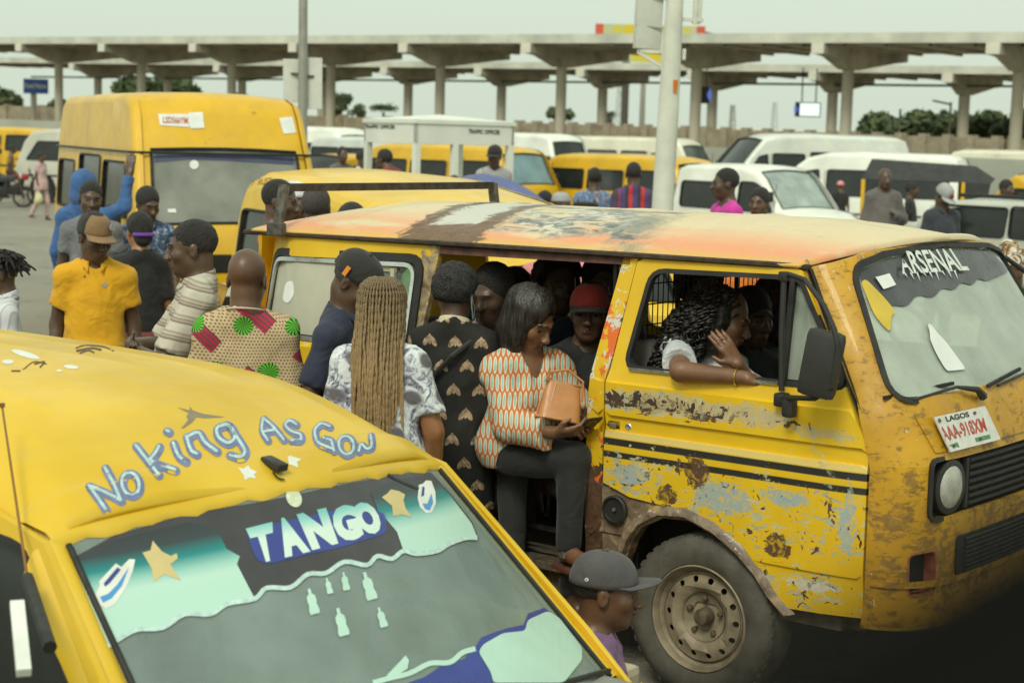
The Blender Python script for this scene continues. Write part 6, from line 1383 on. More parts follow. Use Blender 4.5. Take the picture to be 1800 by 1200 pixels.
# screen lettering and plate on the rusty minibus
bpy.context.view_layer.update(); WB2 = bvh_of(WSG)
ARS = simple('screen_letter', (.66, .70, .64), .5, var=.15, scale=50)
lay_text('screen_lettering', 'ARSENAL', ((1580, 486), (1698, 479), (1672, 440), (1566, 446)), WB2, .018, ARS, WSG, .02)
for k in range(9): x = 1572+k*11; lay_poly('lettering_drip', [(x+10, 484-k*.6), (x+13, 483-k*.6), (x+18, 492-k*.6+(k%3)*4)], WB2, .017, ARS, WSG)
FB = bvh_of(FRONT, BFLAP); PLW = simple('plate_white', (.64, .64, .58), .5, var=.12, scale=25)
pq = [(1660, 796), (1747, 774), (1722, 714), (1632, 735)]
mb = MB(); Mi = VAN.matrix_world.inverted(); C4 = [Mi@cast(FB, x, y, .022) for x, y in pq]; C4[2] = C4[1]+C4[3]-C4[0]; pq[2] = tuple(proj(VAN.matrix_world@C4[2])[:2]); n4 = (C4[1]-C4[0]).cross(C4[3]-C4[0]).normalized(); n4 = n4 if n4.x > 0 else -n4
mb.add([c for c in C4]+[c+n4*.006 for c in C4], [(3, 2, 1, 0), (4, 5, 6, 7), (0, 1, 5, 4), (1, 2, 6, 5), (2, 3, 7, 6), (3, 0, 4, 7)]); PLT = mb.build('number_plate', PLW, VAN); PLT.parent = VAN
bpy.context.view_layer.update(); PB = bvh_of(PLT); RED = simple('plate_red', (.45, .07, .05), .6, var=.3, scale=60); BLK = simple('print_black', (.02, .02, .02), .6, var=0); GRN = simple('plate_green', (.10, .25, .12), .6)
def pt_(x, y): return tuple(quadmap([(x, y)], pq)[0])
def sub(x0, y0, x1, y1): return [pt_(x0, y0), pt_(x1, y0), pt_(x1, y1), pt_(x0, y1)]
lay_text('plate_state', 'LAGOS', sub(.28, .80, .70, .95), PB, .0015, BLK, PLT, .03); lay_text('plate_number', 'AAA-918XM', sub(.10, .30, .93, .70), PB, .0015, RED, PLT, .02)
lay_poly('plate_print', sub(.10, .06, .32, .20), PB, .001, GRN, PLT); lay_poly('plate_print', sub(.66, .08, .95, .20), PB, .001, GRN, PLT); lay_poly('plate_print', sub(.06, .83, .18, .95), PB, .001, BLK, PLT)
for x, y in ((.16, .87), (.80, .87), (.22, .12), (.75, .13)):
    c = pt_(x, y); lay_poly('plate_bolt', ell2(c[0], c[1], 3, 3, 0, 8), PB, .003, SCR, PLT)
# booth and sign lettering
BB = bvh_of(*BP); BLK2 = simple('print_dark', (.03, .03, .025), .7, var=0)
lay_text('booth_lettering', 'TRAFFIC OFFICER', ((641, 226), (695, 227), (695, 220), (641, 219)), BB, .006, BLK2, bt, .03); lay_text('booth_lettering', 'TRAFFIC OFFICER', ((823, 235), (879, 237), (879, 229), (823, 227)), BB, .006, BLK2, bt, .03)
SB_ = bvh_of(SIGNB); lay_text('sign_lettering', 'Road Name', ((44, 155), (82, 156), (82, 147), (44, 146)), SB_, .02, PAPER, bs, .02)

# ================================================================ vehicles behind
def put_vehicle(px, d, **k): return place(px, d)
T3W = lambda L: [rect(-L/2+.25, 1.16, -L/2+1.30, 1.60), rect(-L/2+1.42, 1.16, -L/2+2.45, 1.60), rpoly([(-L/2+2.62, 1.16), (L/2-.36, 1.16), (L/2-.56, 1.62), (-L/2+2.64, 1.62)], .05, 3)]
FRT = lambda L: [('h', L/2-.03, -.55, .86, .05, .22, .17), ('h', L/2-.03, .55, .86, .05, .22, .17), ('g', L/2-.02, 0, .86, .04, .82, .17), ('b', L/2, 0, .50, .08, 1.6, .16), ('p', L/2+.03, 0, .62, .02, .4, .12)]
# high roofed yellow van, front toward the viewer
pv = place(352, 16.0); HVh = radians(-65)
HV = vehicle('high_roof_van', 'yellow van with a tall plain roof facing the viewer behind the crowd', 'van', pv+np.array((-.58, 1.95, 0)), HVh, [(x, z) for x, z in out_high(4.4, 2.42)], 1.80, YELP, [rect(-1.95, 1.22, -1.05, 1.72), rect(-.78, 1.0, .28, 1.80), rpoly([(.42, 1.25), (1.62, 1.25), (1.44, 1.76), (.46, 1.76)], .05, 3)], (4, 7), None, .08, .06, 1.2, ((1.1, .33, .33), (-1.4, .33, .33)), lamps=FRT(4.4), front=dict(glass=glass_dark('glass_grey', (.20, .21, .18), .12)), bulge=.03)
mb = MB(); mb.tube([(-2.05, -.885, 1.865), (1.70, -.885, 1.865), (1.80, -.80, 1.865), (1.83, 0, 1.865), (1.80, .80, 1.865), (1.70, .885, 1.865)], .012, 6); mb.build('roof_seam', PLAS, HV)
bpy.context.view_layer.update(); hb = bvh_of([c for c in HV.children if c.name.startswith('body')][0]); gb = bvh_of([c for c in HV.children if c.name.startswith('windscreen')][0])
lay_poly('paper_sticker', [(278, 201), (332, 201), (333, 224), (281, 221)], hb, .006, PAPER, HV); lay_text('sticker_number', 'LSD566YM', ((286, 217), (330, 219), (330, 207), (286, 206)), hb, .009, simple('number_red', (.5, .12, .05), .7), HV, .02); lay_poly('paper_sticker', [(331, 199), (356, 198), (359, 226), (334, 227)], hb, .008, PAPER, HV); lay_poly('paper_sticker', [(490, 208), (514, 206), (520, 234), (498, 236)], hb, .006, PAPER, HV); lay_poly('paper_sticker', [(285, 383), (302, 384), (303, 408), (287, 407)], hb, .006, PAPER, HV)
lay_poly('visor_strip', [(270, 268), (550, 272), (553, 292), (480, 288), (400, 283), (330, 281), (271, 286)], gb, .004, simple('visor_violet', (.06, .07, .13), .4), HV); lay_poly('paper_sticker', ell2(341, 290, 8, 8), gb, .006, PAPER, HV); lay_poly('paper_sticker', [(294, 368), (308, 367), (310, 374), (296, 374)], gb, .006, PAPER, HV)
for x in (320, 395, 470): lay_poly('seat_shape', rpoly([(x-22, 375), (x-20, 310), (x+22, 308), (x+24, 375)], 10, 3), gb, -.02, simple('seat_dark', (.10, .105, .09), .9), HV)  # dark grey seat outlines set just behind the screen
# yellow van queued behind the rusty minibus
pa, pb_ = place(398, 14.2), place(930, 9.75); hd = atan2(pb_[1]-pa[1], pb_[0]-pa[0]); cc = pa+(pb_-pa)/np.linalg.norm(pb_-pa)*2.3+np.array((-sin(hd), cos(hd), 0))*.875
YV = vehicle('minibus', 'bright yellow minibus parked behind the roof of the rusty one', 'minibus', cc, hd, [(2.24, .38), (2.3, .5), (2.28, .75), (2.2, 1.0), (2.08, 1.08), (1.92, 1.28), (1.84, 1.26), (1.72, 1.33), (1.45, 1.41), (1.0, 1.51), (.3, 1.63), (-.8, 1.755), (-1.8, 1.77), (-2.1, 1.69), (-2.2, 1.52), (-2.28, 1.1), (-2.3, .7), (-2.27, .43), (-2.2, .38)], 1.75, YELB, [rect(-2.05, 1.06, -1.0, 1.46), rect(-.88, 1.06, .15, 1.46), rect(.32, 1.06, 1.4, 1.42, .05, 0, -.12)], (4, 6), None, .13, .14, 1.05, ((1.0, .32, .32), (-1.25, .32, .32)), lamps=FRT(4.6)+[('t', -1.2, -.86, .78, 1.4, .02, .05), ('t', -1.2, -.86, .70, 1.4, .02, .03)])
bpy.context.view_layer.update(); yb = bvh_of([c for c in YV.children if c.name.startswith('body')][0]); lay_text('roof_lettering', 'N TRUST', ((434, 325), (480, 325), (478, 313), (438, 314)), yb, .004, simple('letter_brown', (.30, .15, .03), .7), YV, .01)
def van_at(name, label, cat, px0, px1, d0, d1, out, width, body, wins, group=None, **k):
    a, b = place(px0, d0), place(px1, d1); h = atan2(b[1]-a[1], b[0]-a[0]); L = np.linalg.norm((b-a)[:2]); c = (a+b)/2; n = np.array((-sin(h), cos(h), 0)); n = n if n[1] > 0 else -n
    o_ = out(); L0_ = max(p[0] for p in o_)-min(p[0] for p in o_); return vehicle(name, label, cat, c+n*width/2, h, o_, width, body, wins, group=group, scale=L/L0_ if .8 < L/L0_ < 1.25 else 1.0, **k)
BG = 'vehicles parked in the lot behind'
W4 = ((1.15, .32, .32), (-1.3, .32, .32))
van_at('minibus', 'yellow minibus with open side behind the man in the flowered shirt', 'minibus', 950, 1212, 40.5, 37.5, lambda: out_t3(4.3), 1.75, YELP, T3W(4.3), BG, ws=(4, 7), wheels=W4)
van_at('minibus', 'yellow minibus seen through the right side of the traffic booth', 'minibus', 640, 905, 41, 38, lambda: out_t3(4.3), 1.75, YELP, T3W(4.3), BG, ws=(4, 7), wheels=W4, front=dict(glass=glass_dark('glass_sky', (.16, .26, .28), .08)))
van_at('minibus', 'yellow minibus seen behind the left side of the traffic booth', 'minibus', 695, 572, 43, 41, lambda: out_kangoo(3.8, 1.78), 1.7, YELP, [rect(-1.6, 1.02, -.6, 1.5), rect(-.5, 1.02, .55, 1.52, .05, 0, -.2)], BG, ws=(5, 8), wheels=W4)
van_at('van', 'boxy white van with a dark windscreen left of the white pole', 'van', 790, 985, 50, 47, lambda: out_high(4.6, 2.55), 1.85, WHITEP, [rect(-2.0, 1.35, -.95, 2.1), rect(-.8, 1.35, .15, 2.1), rect(.35, 1.35, 1.45, 2.05, .05, 0, -.2)], BG, ws=(4, 8), wheels=W4)
van_at('van', 'long white minibus behind the white pole', 'van', 1000, 1185, 54, 52, lambda: out_high(5.2, 2.40), 1.85, paint('cream_paint', (.74, .72, .56), dirt=.2), [rect(-2.4, 1.35, -1.4, 2.0), rect(-1.25, 1.35, -.2, 2.0), rect(-.05, 1.35, .85, 2.0), rect(1.0, 1.35, 1.8, 1.95, .05, 0, -.2)], BG, ws=(4, 8), wheels=W4, glass=glass_dark('glass_mid', (.10, .12, .11), .1))
van_at('van', 'white minibus showing between the high roof van and the booth', 'van', 430, 590, 52, 50, lambda: out_high(4.8, 2.45), 1.85, WHITEP, [rect(-2.2, 1.35, -1.2, 2.05), rect(-1.05, 1.35, -.1, 2.05), rect(.1, 1.35, 1.45, 2.0, .05, 0, -.2)], BG, ws=(4, 8), wheels=W4)
van_at('van', 'white minibus standing behind the traffic booth', 'van', 560, 740, 50, 48, lambda: out_high(4.8, 2.2), 1.85, paint('pale_grey_paint', (.62, .66, .62), dirt=.2), [rect(-2.2, 1.25, -1.2, 1.9), rect(-1.05, 1.25, -.1, 1.9), rect(.1, 1.25, 1.45, 1.85, .05, 0, -.2)], BG, ws=(4, 8), wheels=W4)
van_at('van', 'grey van with a sloping dark windscreen behind the booth cap man', 'van', 740, 920, 46, 43.5, lambda: out_hiace(4.7, 1.98), 1.75, paint('grey_paint', (.36, .38, .36)), [rect(-2.0, 1.12, -.6, 1.62), rect(-.45, 1.12, .7, 1.62), rect(.8, 1.12, 1.35, 1.55, .05, 0, -.25)], BG, ws=(4, 7), wheels=W4)
van_at('van', 'long white minibus farthest back at the right', 'van', 1600, 1262, 50, 48, lambda: out_hiace(5.4, 2.28), 1.9, paint('dull_white_paint', (.72, .75, .68), dirt=.2), [rect(-2.3, 1.2, -1.1, 1.85), rect(-.95, 1.2, .2, 1.85), rect(.35, 1.2, 1.25, 1.8), rpoly([(1.35, 1.2), (2.0, 1.2), (1.62, 1.72), (1.38, 1.78)], .04, 3)], BG, ws=(4, 7), wheels=W4, bulge=.08)
van_at('van', 'white minibus with a long dark window band behind the tricycle', 'van', 1690, 1330, 40, 42, lambda: out_hiace(5.0, 2.2), 1.88, WHITEP, [rect(-2.2, 1.15, .75, 1.78, .08), rpoly([(.9, 1.2), (1.75, 1.2), (1.45, 1.70), (.95, 1.78)], .05, 3)], BG, ws=(4, 7), wheels=W4, bulge=.08)
van_at('van', 'small rounded white van behind the youth in the pink shirt', 'van', 1182, 1418, 36.0, 32.6, lambda: out_kangoo(4.0, 1.84), 1.68, WHITEP, [rect(-1.72, .98, -.10, 1.50, .10), rpoly([(.05, .98), (1.12, .98), (.72, 1.46), (.50, 1.54), (.08, 1.54)], .07, 3)], BG, ws=(5, 8), wheels=((1.2, .3, .3), (-1.3, .3, .3)), front=dict(glass=glass_dark('glass_pale', (.30, .36, .33), .06)))
van_at('car', 'silver sport utility car at the right edge beside the man in a cap', 'car', 1684, 2060, 22.0, 19.8, lambda: out_suv(4.8, 1.47), 1.85, SILVER, [rpoly([(-2.0, 1.0), (-.75, 1.0), (-.72, 1.37), (-1.75, 1.37)], .05, 3), rect(-.68, 1.0, .42, 1.39), rpoly([(.5, 1.0), (1.10, 1.0), (.55, 1.36), (.5, 1.38)], .04, 3)], BG, ws=None, wheels=((1.4, .36, .36), (-1.4, .36, .36)), lamps=[('k', -.4, -.66, 1.50, 2.4, .04, .05), ('k', -.4, .66, 1.50, 2.4, .04, .05)])
van_at('bus', 'white bus roof with a pale window band at the right edge', 'bus', 1930, 1672, 48, 50, lambda: out_high(5.6, 2.3), 1.9, MATS['cream_paint'], [rect(-2.6, 1.3, -1.4, 1.95), rect(-1.2, 1.3, 0, 1.95), rect(.2, 1.3, 1.9, 1.9, .05, 0, -.2)], BG, ws=(4, 8), wheels=W4, glass=MATS['glass_mid'])
van_at('car', 'yellow car roof just above the silver car at the right', 'car', 1880, 1730, 40, 42, lambda: out_kangoo(3.8, 1.62), 1.7, YELP, [rect(-1.6, .98, -.6, 1.42), rect(-.5, .98, .55, 1.42, .05, 0, -.2)], BG, ws=(5, 8), wheels=W4)
van_at('car', 'silver sport utility car at the left behind the walking woman', 'car', 28, 290, 52, 50, lambda: out_suv(4.7, 1.95), 1.85, paint('champagne_paint', (.56, .56, .46), .3, .1), [rpoly([(-1.95, 1.12), (-.75, 1.12), (-.72, 1.62), (-1.6, 1.62)], .05, 3), rect(-.66, 1.12, .42, 1.64), rpoly([(.5, 1.12), (1.15, 1.12), (.55, 1.60), (.5, 1.62)], .04, 3)], BG, rear=(12, 14), wheels=((1.4, .36, .36), (-1.4, .36, .36)))
van_at('minibus', 'yellow minibus at the far left beyond the silver car', 'minibus', -110, 100, 62, 60, lambda: out_t3(4.4, 1.82), 1.75, YELP, T3W(4.4), BG, ws=(4, 7), wheels=W4)
van_at('car', 'white car roof between the booth and the yellow minibus', 'car', 900, 1000, 44, 42, lambda: out_kangoo(3.8, 1.50), 1.7, WHITEP, [rect(-1.6, .92, -.6, 1.32), rect(-.5, .92, .55, 1.32, .05, 0, -.2)], BG, ws=(5, 8), wheels=W4)
# motor tricycle with a black canopy
pk = place(1622, 28.5); kk = thing('tricycle', 'motor tricycle with a black canvas roof and yellow posts', 'tricycle', pk, radians(-12)); BCAN = simple('black_canvas', (.035, .035, .036), .75, var=.2, scale=4)
zt = 2.02
mb = MB(); mb.add([(-1.0, -.55, zt-.28), (.65, -.6, zt-.28), (.82, -.35, zt-.02), (-.85, -.30, zt+.05), (-.95, .6, zt-.22), (.65, .62, zt-.24), (.82, .3, zt-.02), (-.85, .3, zt+.05), (1.05, -.55, zt-.30), (1.15, .0, zt-.22), (1.05, .55, zt-.30), (1.0, -.58, zt-.62), (1.0, .58, zt-.62), (.65, -.6, zt-.62)], [(0, 1, 2, 3), (3, 2, 6, 7), (7, 6, 5, 4), (2, 1, 8, 9), (2, 9, 6), (6, 9, 10, 5), (0, 3, 7, 4), (1, 13, 11, 8), (8, 11, 12, 10), (8, 10, 9)]); co = mb.build('canopy', BCAN, kk); md = co.modifiers.new('t', 'SOLIDIFY'); md.thickness = .012
for x, y in ((-.97, -.56), (-.97, .58), (.62, -.58), (.62, .6)): mb = MB(); mb.bar((x, y, .45), (x, y, zt-.28), .055, .055, (1, 0, 0)); mb.build('post', YELP, kk)
mb = MB(); mb.box((-.15, 0, .62), (1.6, 1.15, .42), bev=.06); mb.box((-.75, 0, 1.0), (.12, 1.05, .55), bev=.04); mb.build('body', PLAS, kk, 40); mb = MB(); mb.box((.85, 0, .80), (.10, 1.0, .55), Matrix.Rotation(radians(-18), 3, 'Y'), bev=.04); mb.build('front_cowl', YELP, kk, 40); mb = MB(); mb.bar((.62, -.58, 1.42), (.3, -.58, 1.42), .05, .06); mb.box((-.35, -.59, .62), (.5, .02, .22), bev=.01); mb.build('trim', PAPER, kk)
wheel(kk, .95, -.05, .24, .24, .12, -1); wheel(kk, -.6, -.58, .24, .24, .12, -1); wheel(kk, -.6, .58, .24, .24, .12, 1)
# motorcycles at the far left
def motorbike(label, px, d, rz, col):
    p = place(px, d); r = thing('motorcycle', label, 'motorcycle', p, rz, 'motorcycles at the far left'); 
    for x in (-.62, .62):
        mb = MB(); mb.lathe([(.24, -.04), (.30, -.035), (.305, 0), (.30, .035), (.24, .04)], 22, Mat4((x, 0, .30), (1, 0, 0), (0, 0, 1), (0, -1, 0)), True); wo = mb.build('wheel', TYRE, r, 50); mb = MB()
        for k in range(8): a = pi*k/4; mb.tube([(x, 0, .30), (x+.25*cos(a), 0, .30+.25*sin(a))], .008, 4)
        mb.lathe([(.05, -.06), (.05, .06)], 10, Mat4((x, 0, .30), (1, 0, 0), (0, 0, 1), (0, -1, 0))); mb.build('spokes', STEEL, wo)
    mb = MB(); mb.tube([(.62, .07, .3), (.50, .07, .72), (.40, .05, 1.0)], .022, 6); mb.tube([(.62, -.07, .3), (.50, -.07, .72), (.40, -.05, 1.0)], .022, 6); mb.tube([(.38, -.33, 1.04), (.42, 0, 1.0), (.38, .33, 1.04)], .014, 6); mb.build('fork', STEEL, r)
    mb = MB(); mb.tube([(.42, 0, .86), (0, 0, .55), (-.62, 0, .3)], .03, 6); mb.box((0, 0, .42), (.42, .26, .30), bev=.05); mb.build('engine', PLAS, r, 40); mb = MB(); mb.box((.17, 0, .80), (.44, .24, .19), bev=.07); mb.build('fuel_tank', simple('tank_'+label[:5], col, .35), r, 40)
    mb = MB(); mb.box((-.34, 0, .80), (.66, .24, .10), bev=.04); mb.build('saddle', PLAS, r, 40); mb = MB(); mb.lathe([(.08, 0), (.09, .03), (.06, .06), (.001, .07)], 14, Mat4((.52, 0, .88), (0, 1, 0), (0, 0, 1), (1, 0, 0))); mb.build('headlight', LAMP, r, 50)
    return p
mp1 = motorbike('dark motorcycle with rider in a yellow helmet at the left edge', 0, 48, radians(20), (.05, .05, .05)); mp2 = motorbike('red motorcycle with a brown shirted rider by the silver car', 26, 50, radians(15), (.35, .03, .02))
# ================================================================ printed cloth
def cells(t, v, fx, fz, offset=.5, swirl=0.7):
    """repeat print: returns local cell coordinates (-.5....5) across and down, half-dropped columns"""
    X, Y, Z = sepxyz(t, v); s = math_(t, 'ADD', X, math_(t, 'MULTIPLY', Y, swirl)); r = math_(t, 'MULTIPLY', Z, fz); row = math_(t, 'FLOOR', r)
    u = math_(t, 'ADD', math_(t, 'MULTIPLY', s, fx), math_(t, 'MULTIPLY', math_(t, 'MODULO', row, 2.0), offset)); return math_(t, 'SUBTRACT', math_(t, 'FRACT', u), .5), math_(t, 'SUBTRACT', math_(t, 'FRACT', r), .5), u, r
def ellmask(t, u, v, rx, ry, rot=0.0, cx=0.0, cy=0.0, soft=.12):
    u = math_(t, 'SUBTRACT', u, cx); v = math_(t, 'SUBTRACT', v, cy); c, s = cos(rot), sin(rot)
    a = math_(t, 'ADD', math_(t, 'MULTIPLY', u, c/rx), math_(t, 'MULTIPLY', v, s/rx)); b = math_(t, 'SUBTRACT', math_(t, 'MULTIPLY', v, c/ry), math_(t, 'MULTIPLY', u, s/ry))
    d = math_(t, 'ADD', math_(t, 'MULTIPLY', a, a), math_(t, 'MULTIPLY', b, b)); g = nd(t, 'ShaderNodeMapRange', i_1=1+soft, i_2=1-soft); t.links.new(d, g.inputs[0]); return g.outputs[0]
def printed(name, fn, bmp=.3, rough=.85):
    if name in MATS: return MATS[name]
    m, t, b = _new(name); v = coords(t); w = nd(t, 'ShaderNodeMix', data_type='VECTOR'); nz = nd(t, 'ShaderNodeTexNoise', i_Scale=9.0, i_Detail=2.0); t.links.new(v, nz.inputs['Vector'])
    sc = nd(t, 'ShaderNodeVectorMath', operation='MULTIPLY_ADD'); t.links.new(nz.outputs['Color'], sc.inputs[0]); sc.inputs[1].default_value = (.010, .010, .010); t.links.new(v, sc.inputs[2])
    t.links.new(fn(t, sc.outputs[0]), b.inputs['Base Color']); b.inputs['Roughness'].default_value = rough; cloth_bump(t, b, v, bmp); MATS[name] = m; return m
def p_ogee(t, v):
    u, w, _, _ = cells(t, v, 42, 15.5, .5, -.6); c = mixc(t, ellmask(t, u, w, .36, .50, soft=.12), (.56, .16, .04), (.62, .60, .46)); return mixc(t, ellmask(t, u, w, .20, .38), c, (.32, .50, .42))
def p_bees(t, v):
    u, w, _, _ = cells(t, v, 9.5, 10.5, .5, .2); c = (.014, .013, .012); gold = (.42, .30, .18)
    k = math_(t, 'ADD', math_(t, 'ADD', ellmask(t, u, w, .10, .24, .5, .13, -.02), ellmask(t, u, w, .10, .24, -.5, -.13, -.02), True), ellmask(t, u, w, .07, .22, 0, 0, .05), True)
    return mixc(t, math_(t, 'MULTIPLY', k, ramp(t, noise(t, v, 60, 2), [(.3, .25), (.6, 1.0)])), c, gold)
def p_ankara(t, v):
    u, w, _, _ = cells(t, v, 70, 80); base = mixc(t, ellmask(t, u, w, .28, .28), (.50, .38, .22), (.07, .025, .015)); base = mixc(t, ellmask(t, u, w, .12, .12), base, (.45, .33, .2))
    X, Y, Z = sepxyz(t, v); s = math_(t, 'ADD', math_(t, 'MULTIPLY', X, .9), math_(t, 'MULTIPLY', Z, .75)); q = math_(t, 'ADD', math_(t, 'MULTIPLY', X, -.75), math_(t, 'MULTIPLY', Z, .9))
    f = math_(t, 'SUBTRACT', math_(t, 'FRACT', math_(t, 'MULTIPLY', q, 4.3)), .5); lane = math_(t, 'LESS_THAN', math_(t, 'ABSOLUTE', f), .17)
    seg = math_(t, 'GREATER_THAN', math_(t, 'FRACT', math_(t, 'ADD', math_(t, 'MULTIPLY', s, 2.9), math_(t, 'MULTIPLY', math_(t, 'FLOOR', math_(t, 'ADD', math_(t, 'MULTIPLY', q, 4.3), 0)), .37))), .48)
    line = math_(t, 'GREATER_THAN', math_(t, 'FRACT', math_(t, 'MULTIPLY', q, 52.0)), .42); c = mixc(t, math_(t, 'MULTIPLY', lane, seg), base, mixc(t, line, (.09, .055, .055), (.42, .015, .055)))
    a, b_, _, _ = cells(t, v, 5.0, 5.6, .5, .0); an = math_(t, 'ARCTAN2', b_, a); rd = math_(t, 'SQRT', math_(t, 'ADD', math_(t, 'MULTIPLY', a, a), math_(t, 'MULTIPLY', b_, b_)))
    sp = math_(t, 'GREATER_THAN', math_(t, 'SINE', math_(t, 'ADD', math_(t, 'MULTIPLY', an, 16.0), math_(t, 'MULTIPLY', rd, 22.0))), -.35); return mixc(t, ellmask(t, a, b_, .20, .20, soft=.03), c, mixc(t, sp, (.01, .03, .01), (.11, .46, .03)))
def p_stripe(t, v):
    X, Y, Z = sepxyz(t, v); s = math_(t, 'ADD', math_(t, 'MULTIPLY', Z, 13.0), math_(t, 'MULTIPLY', Y, 3.0)); f = math_(t, 'FRACT', s)
    return ramp(t, f, [(0.0, (.50, .46, .38)), (.28, (.52, .48, .40)), (.34, (.17, .12, .085)), (.48, (.42, .37, .30)), (.55, (.20, .15, .11)), (.62, (.50, .46, .38)), (.78, (.30, .25, .19)), (.84, (.52, .48, .40))])
def p_floral(t, v):
    n1 = noise(t, v, 22, 5, .7, 1.2); n2 = noise(t, v, 6, 2); c = ramp(t, n1, [(.36, (.09, .085, .12)), (.44, (.30, .31, .38)), (.52, (.66, .70, .72)), (.65, (.74, .78, .78))]); u, w, _, _ = cells(t, v, 7, 7.5)
    return mixc(t, math_(t, 'MULTIPLY', ellmask(t, u, w, .28, .20, .4, soft=.4), math_(t, 'GREATER_THAN', n1, .44)), c, (.13, .12, .13))
def p_blueflor(t, v):
    n = noise(t, v, 16, 4, .65, .8); return ramp(t, n, [(.34, (.55, .53, .45)), (.42, (.10, .18, .33)), (.54, (.09, .19, .36)), (.60, (.5, .25, .12)), (.64, (.58, .55, .5))])
def p_barca(t, v):
    X, Y, Z = sepxyz(t, v); a = math_(t, 'ABSOLUTE', X); f = math_(t, 'FRACT', math_(t, 'ADD', math_(t, 'MULTIPLY', X, 7.2), .30)); c = ramp(t, f, [(0.0, (.085, .055, .16)), (.42, (.085, .055, .16)), (.44, (.55, .035, .03)), (.70, (.55, .035, .03)), (.72, (.045, .04, .06))]); g = math_(t, 'GREATER_THAN', a, .165); return mixc(t, g, c, (.07, .05, .085))
def p_plaid(t, v): return ramp(t, noise(t, v, 26, 5, .7, .6), [(.38, (.022, .035, .07)), (.50, (.05, .085, .17)), (.60, (.26, .32, .40)), (.68, (.5, .52, .52))])
def p_wave(t, v):
    X, Y, Z = sepxyz(t, v); f = math_(t, 'FRACT', math_(t, 'MULTIPLY', math_(t, 'ADD', X, math_(t, 'MULTIPLY', Y, .8)), 26.0)); return ramp(t, f, [(.0, (.60, .62, .64)), (.55, (.64, .66, .66)), (.62, (.36, .36, .42)), (.9, (.60, .62, .64))])
def p_braid(t, v):
    X, Y, Z = sepxyz(t, v); n = noise(t, coords(t, (1, 1, 1)), 420, 2); g = nd(t, 'ShaderNodeMapRange', i_1=1.53, i_2=1.24); t.links.new(Z, g.inputs[0]); gold = ramp(t, n, [(.35, (.20, .125, .055)), (.65, (.46, .32, .16))]); dk = ramp(t, n, [(.42, (.012, .009, .007)), (.60, (.30, .20, .09))]); return mixc(t, g.outputs[0], dk, gold)
def p_wrap(t, v): return ramp(t, noise(t, v, 16, 3, .6, 1.5), [(.40, (.62, .60, .52)), (.50, (.30, .14, .04)), (.56, (.08, .045, .02)), (.62, (.55, .52, .42))])
OG, BEE, ANK, STR, FLO, BFL, BAR, PLA, WAV, WRP = [printed(n, f) for n, f in (('cloth_ogee', p_ogee), ('cloth_bees', p_bees), ('cloth_wax_print', p_ankara), ('cloth_brown_stripe', p_stripe), ('cloth_white_floral', p_floral), ('cloth_blue_floral', p_blueflor), ('cloth_red_stripe', p_barca), ('cloth_blue_check', p_plaid), ('cloth_pale_stripe', p_wave), ('cloth_wrap', p_wrap))]
BRM = printed('braid_hair', p_braid, .1, .6)
POLO = cloth('cloth_polo_yellow', (.70, .36, .006), .1); BLK_ = cloth('cloth_black', (.016, .016, .016)); GRY = cloth('cloth_grey', (.16, .165, .17)); NAVY = cloth('cloth_navy', (.022, .028, .055)); BLUE = cloth('cloth_blue', (.045, .12, .30)); MAROON = cloth('cloth_maroon', (.16, .04, .025)); DKT = cloth('cloth_dark_trouser', (.025, .025, .024)); WHT = cloth('cloth_white', (.66, .68, .70)); PINK = cloth('cloth_pink', (.62, .04, .36)); PPINK = cloth('cloth_pale_pink', (.52, .36, .34)); KAF = cloth('cloth_kaftan', (.13, .115, .11)); DNM = cloth('cloth_dark_denim', (.035, .042, .055)); ORG = cloth('cloth_orange', (.62, .16, .02)); DRED = cloth('cloth_dark_red', (.22, .022, .03)); MAG = cloth('cloth_magenta', (.55, .03, .16)); LGR = cloth('cloth_light_grey', (.34, .345, .34)); PURP = cloth('cloth_purple', (.17, .09, .20)); CAPG = cloth('cap_grey', (.072, .070, .070)); CAPB = cloth('cap_black', (.020, .019, .017)); CAPR = cloth('cap_red', (.34, .035, .02)); BRN = cloth('cap_brown', (.23, .14, .065)); CREAM = cloth('cloth_cream', (.62, .52, .36)); SALM = cloth('cloth_salmon', (.70, .26, .28)); TEE = cloth('cloth_beige', (.40, .36, .28))
KNIT = hair_mat('knit_black', (.014, .013, .012), 150, 1.0, .8); HOOD = BLUE

def stand(px, py, d, z=None):
    p = place(px, d, z); q = atd(px, py, d); return p, q[2]-p[2]
def P(label, px, py, d, yaw, h=None, **k):
    p, hh = stand(px, py, d, k.pop('z', None)); cap_ = .018 if (k.get('cap') or k.get('hair') in ('knit', 'wrap', 'afro', 'bun')) else .0
    return person(label, p, yaw, h=(h or hh-cap_), res=1.0 if d < 9 else 1.2 if d < 14 else 1.5 if d < 21 else 2.0 if d < 28 else 2.6, **k)
def SIT(label, px, py, d, yaw, pelvis_z, h=1.62, **k):
    """seated figure whose head top sits at that photo point; pelvis at the given world height"""
    q = atd(px, py, d); S = h/1.75; zr = q[2]-(pelvis_z+0.80*S) ; zr = 0 if abs(zr) > .6 else zr
    base = pelvis_z+zr-.10*S-.45; p = atd(px, py, d); return person(label, (p[0], p[1], base), yaw, h=h, seat=.45, res=1.25, **k)
tee = lambda m, **k: dict(mat=m, **k)
tr = lambda m=None: dict(mat=m or DKT)
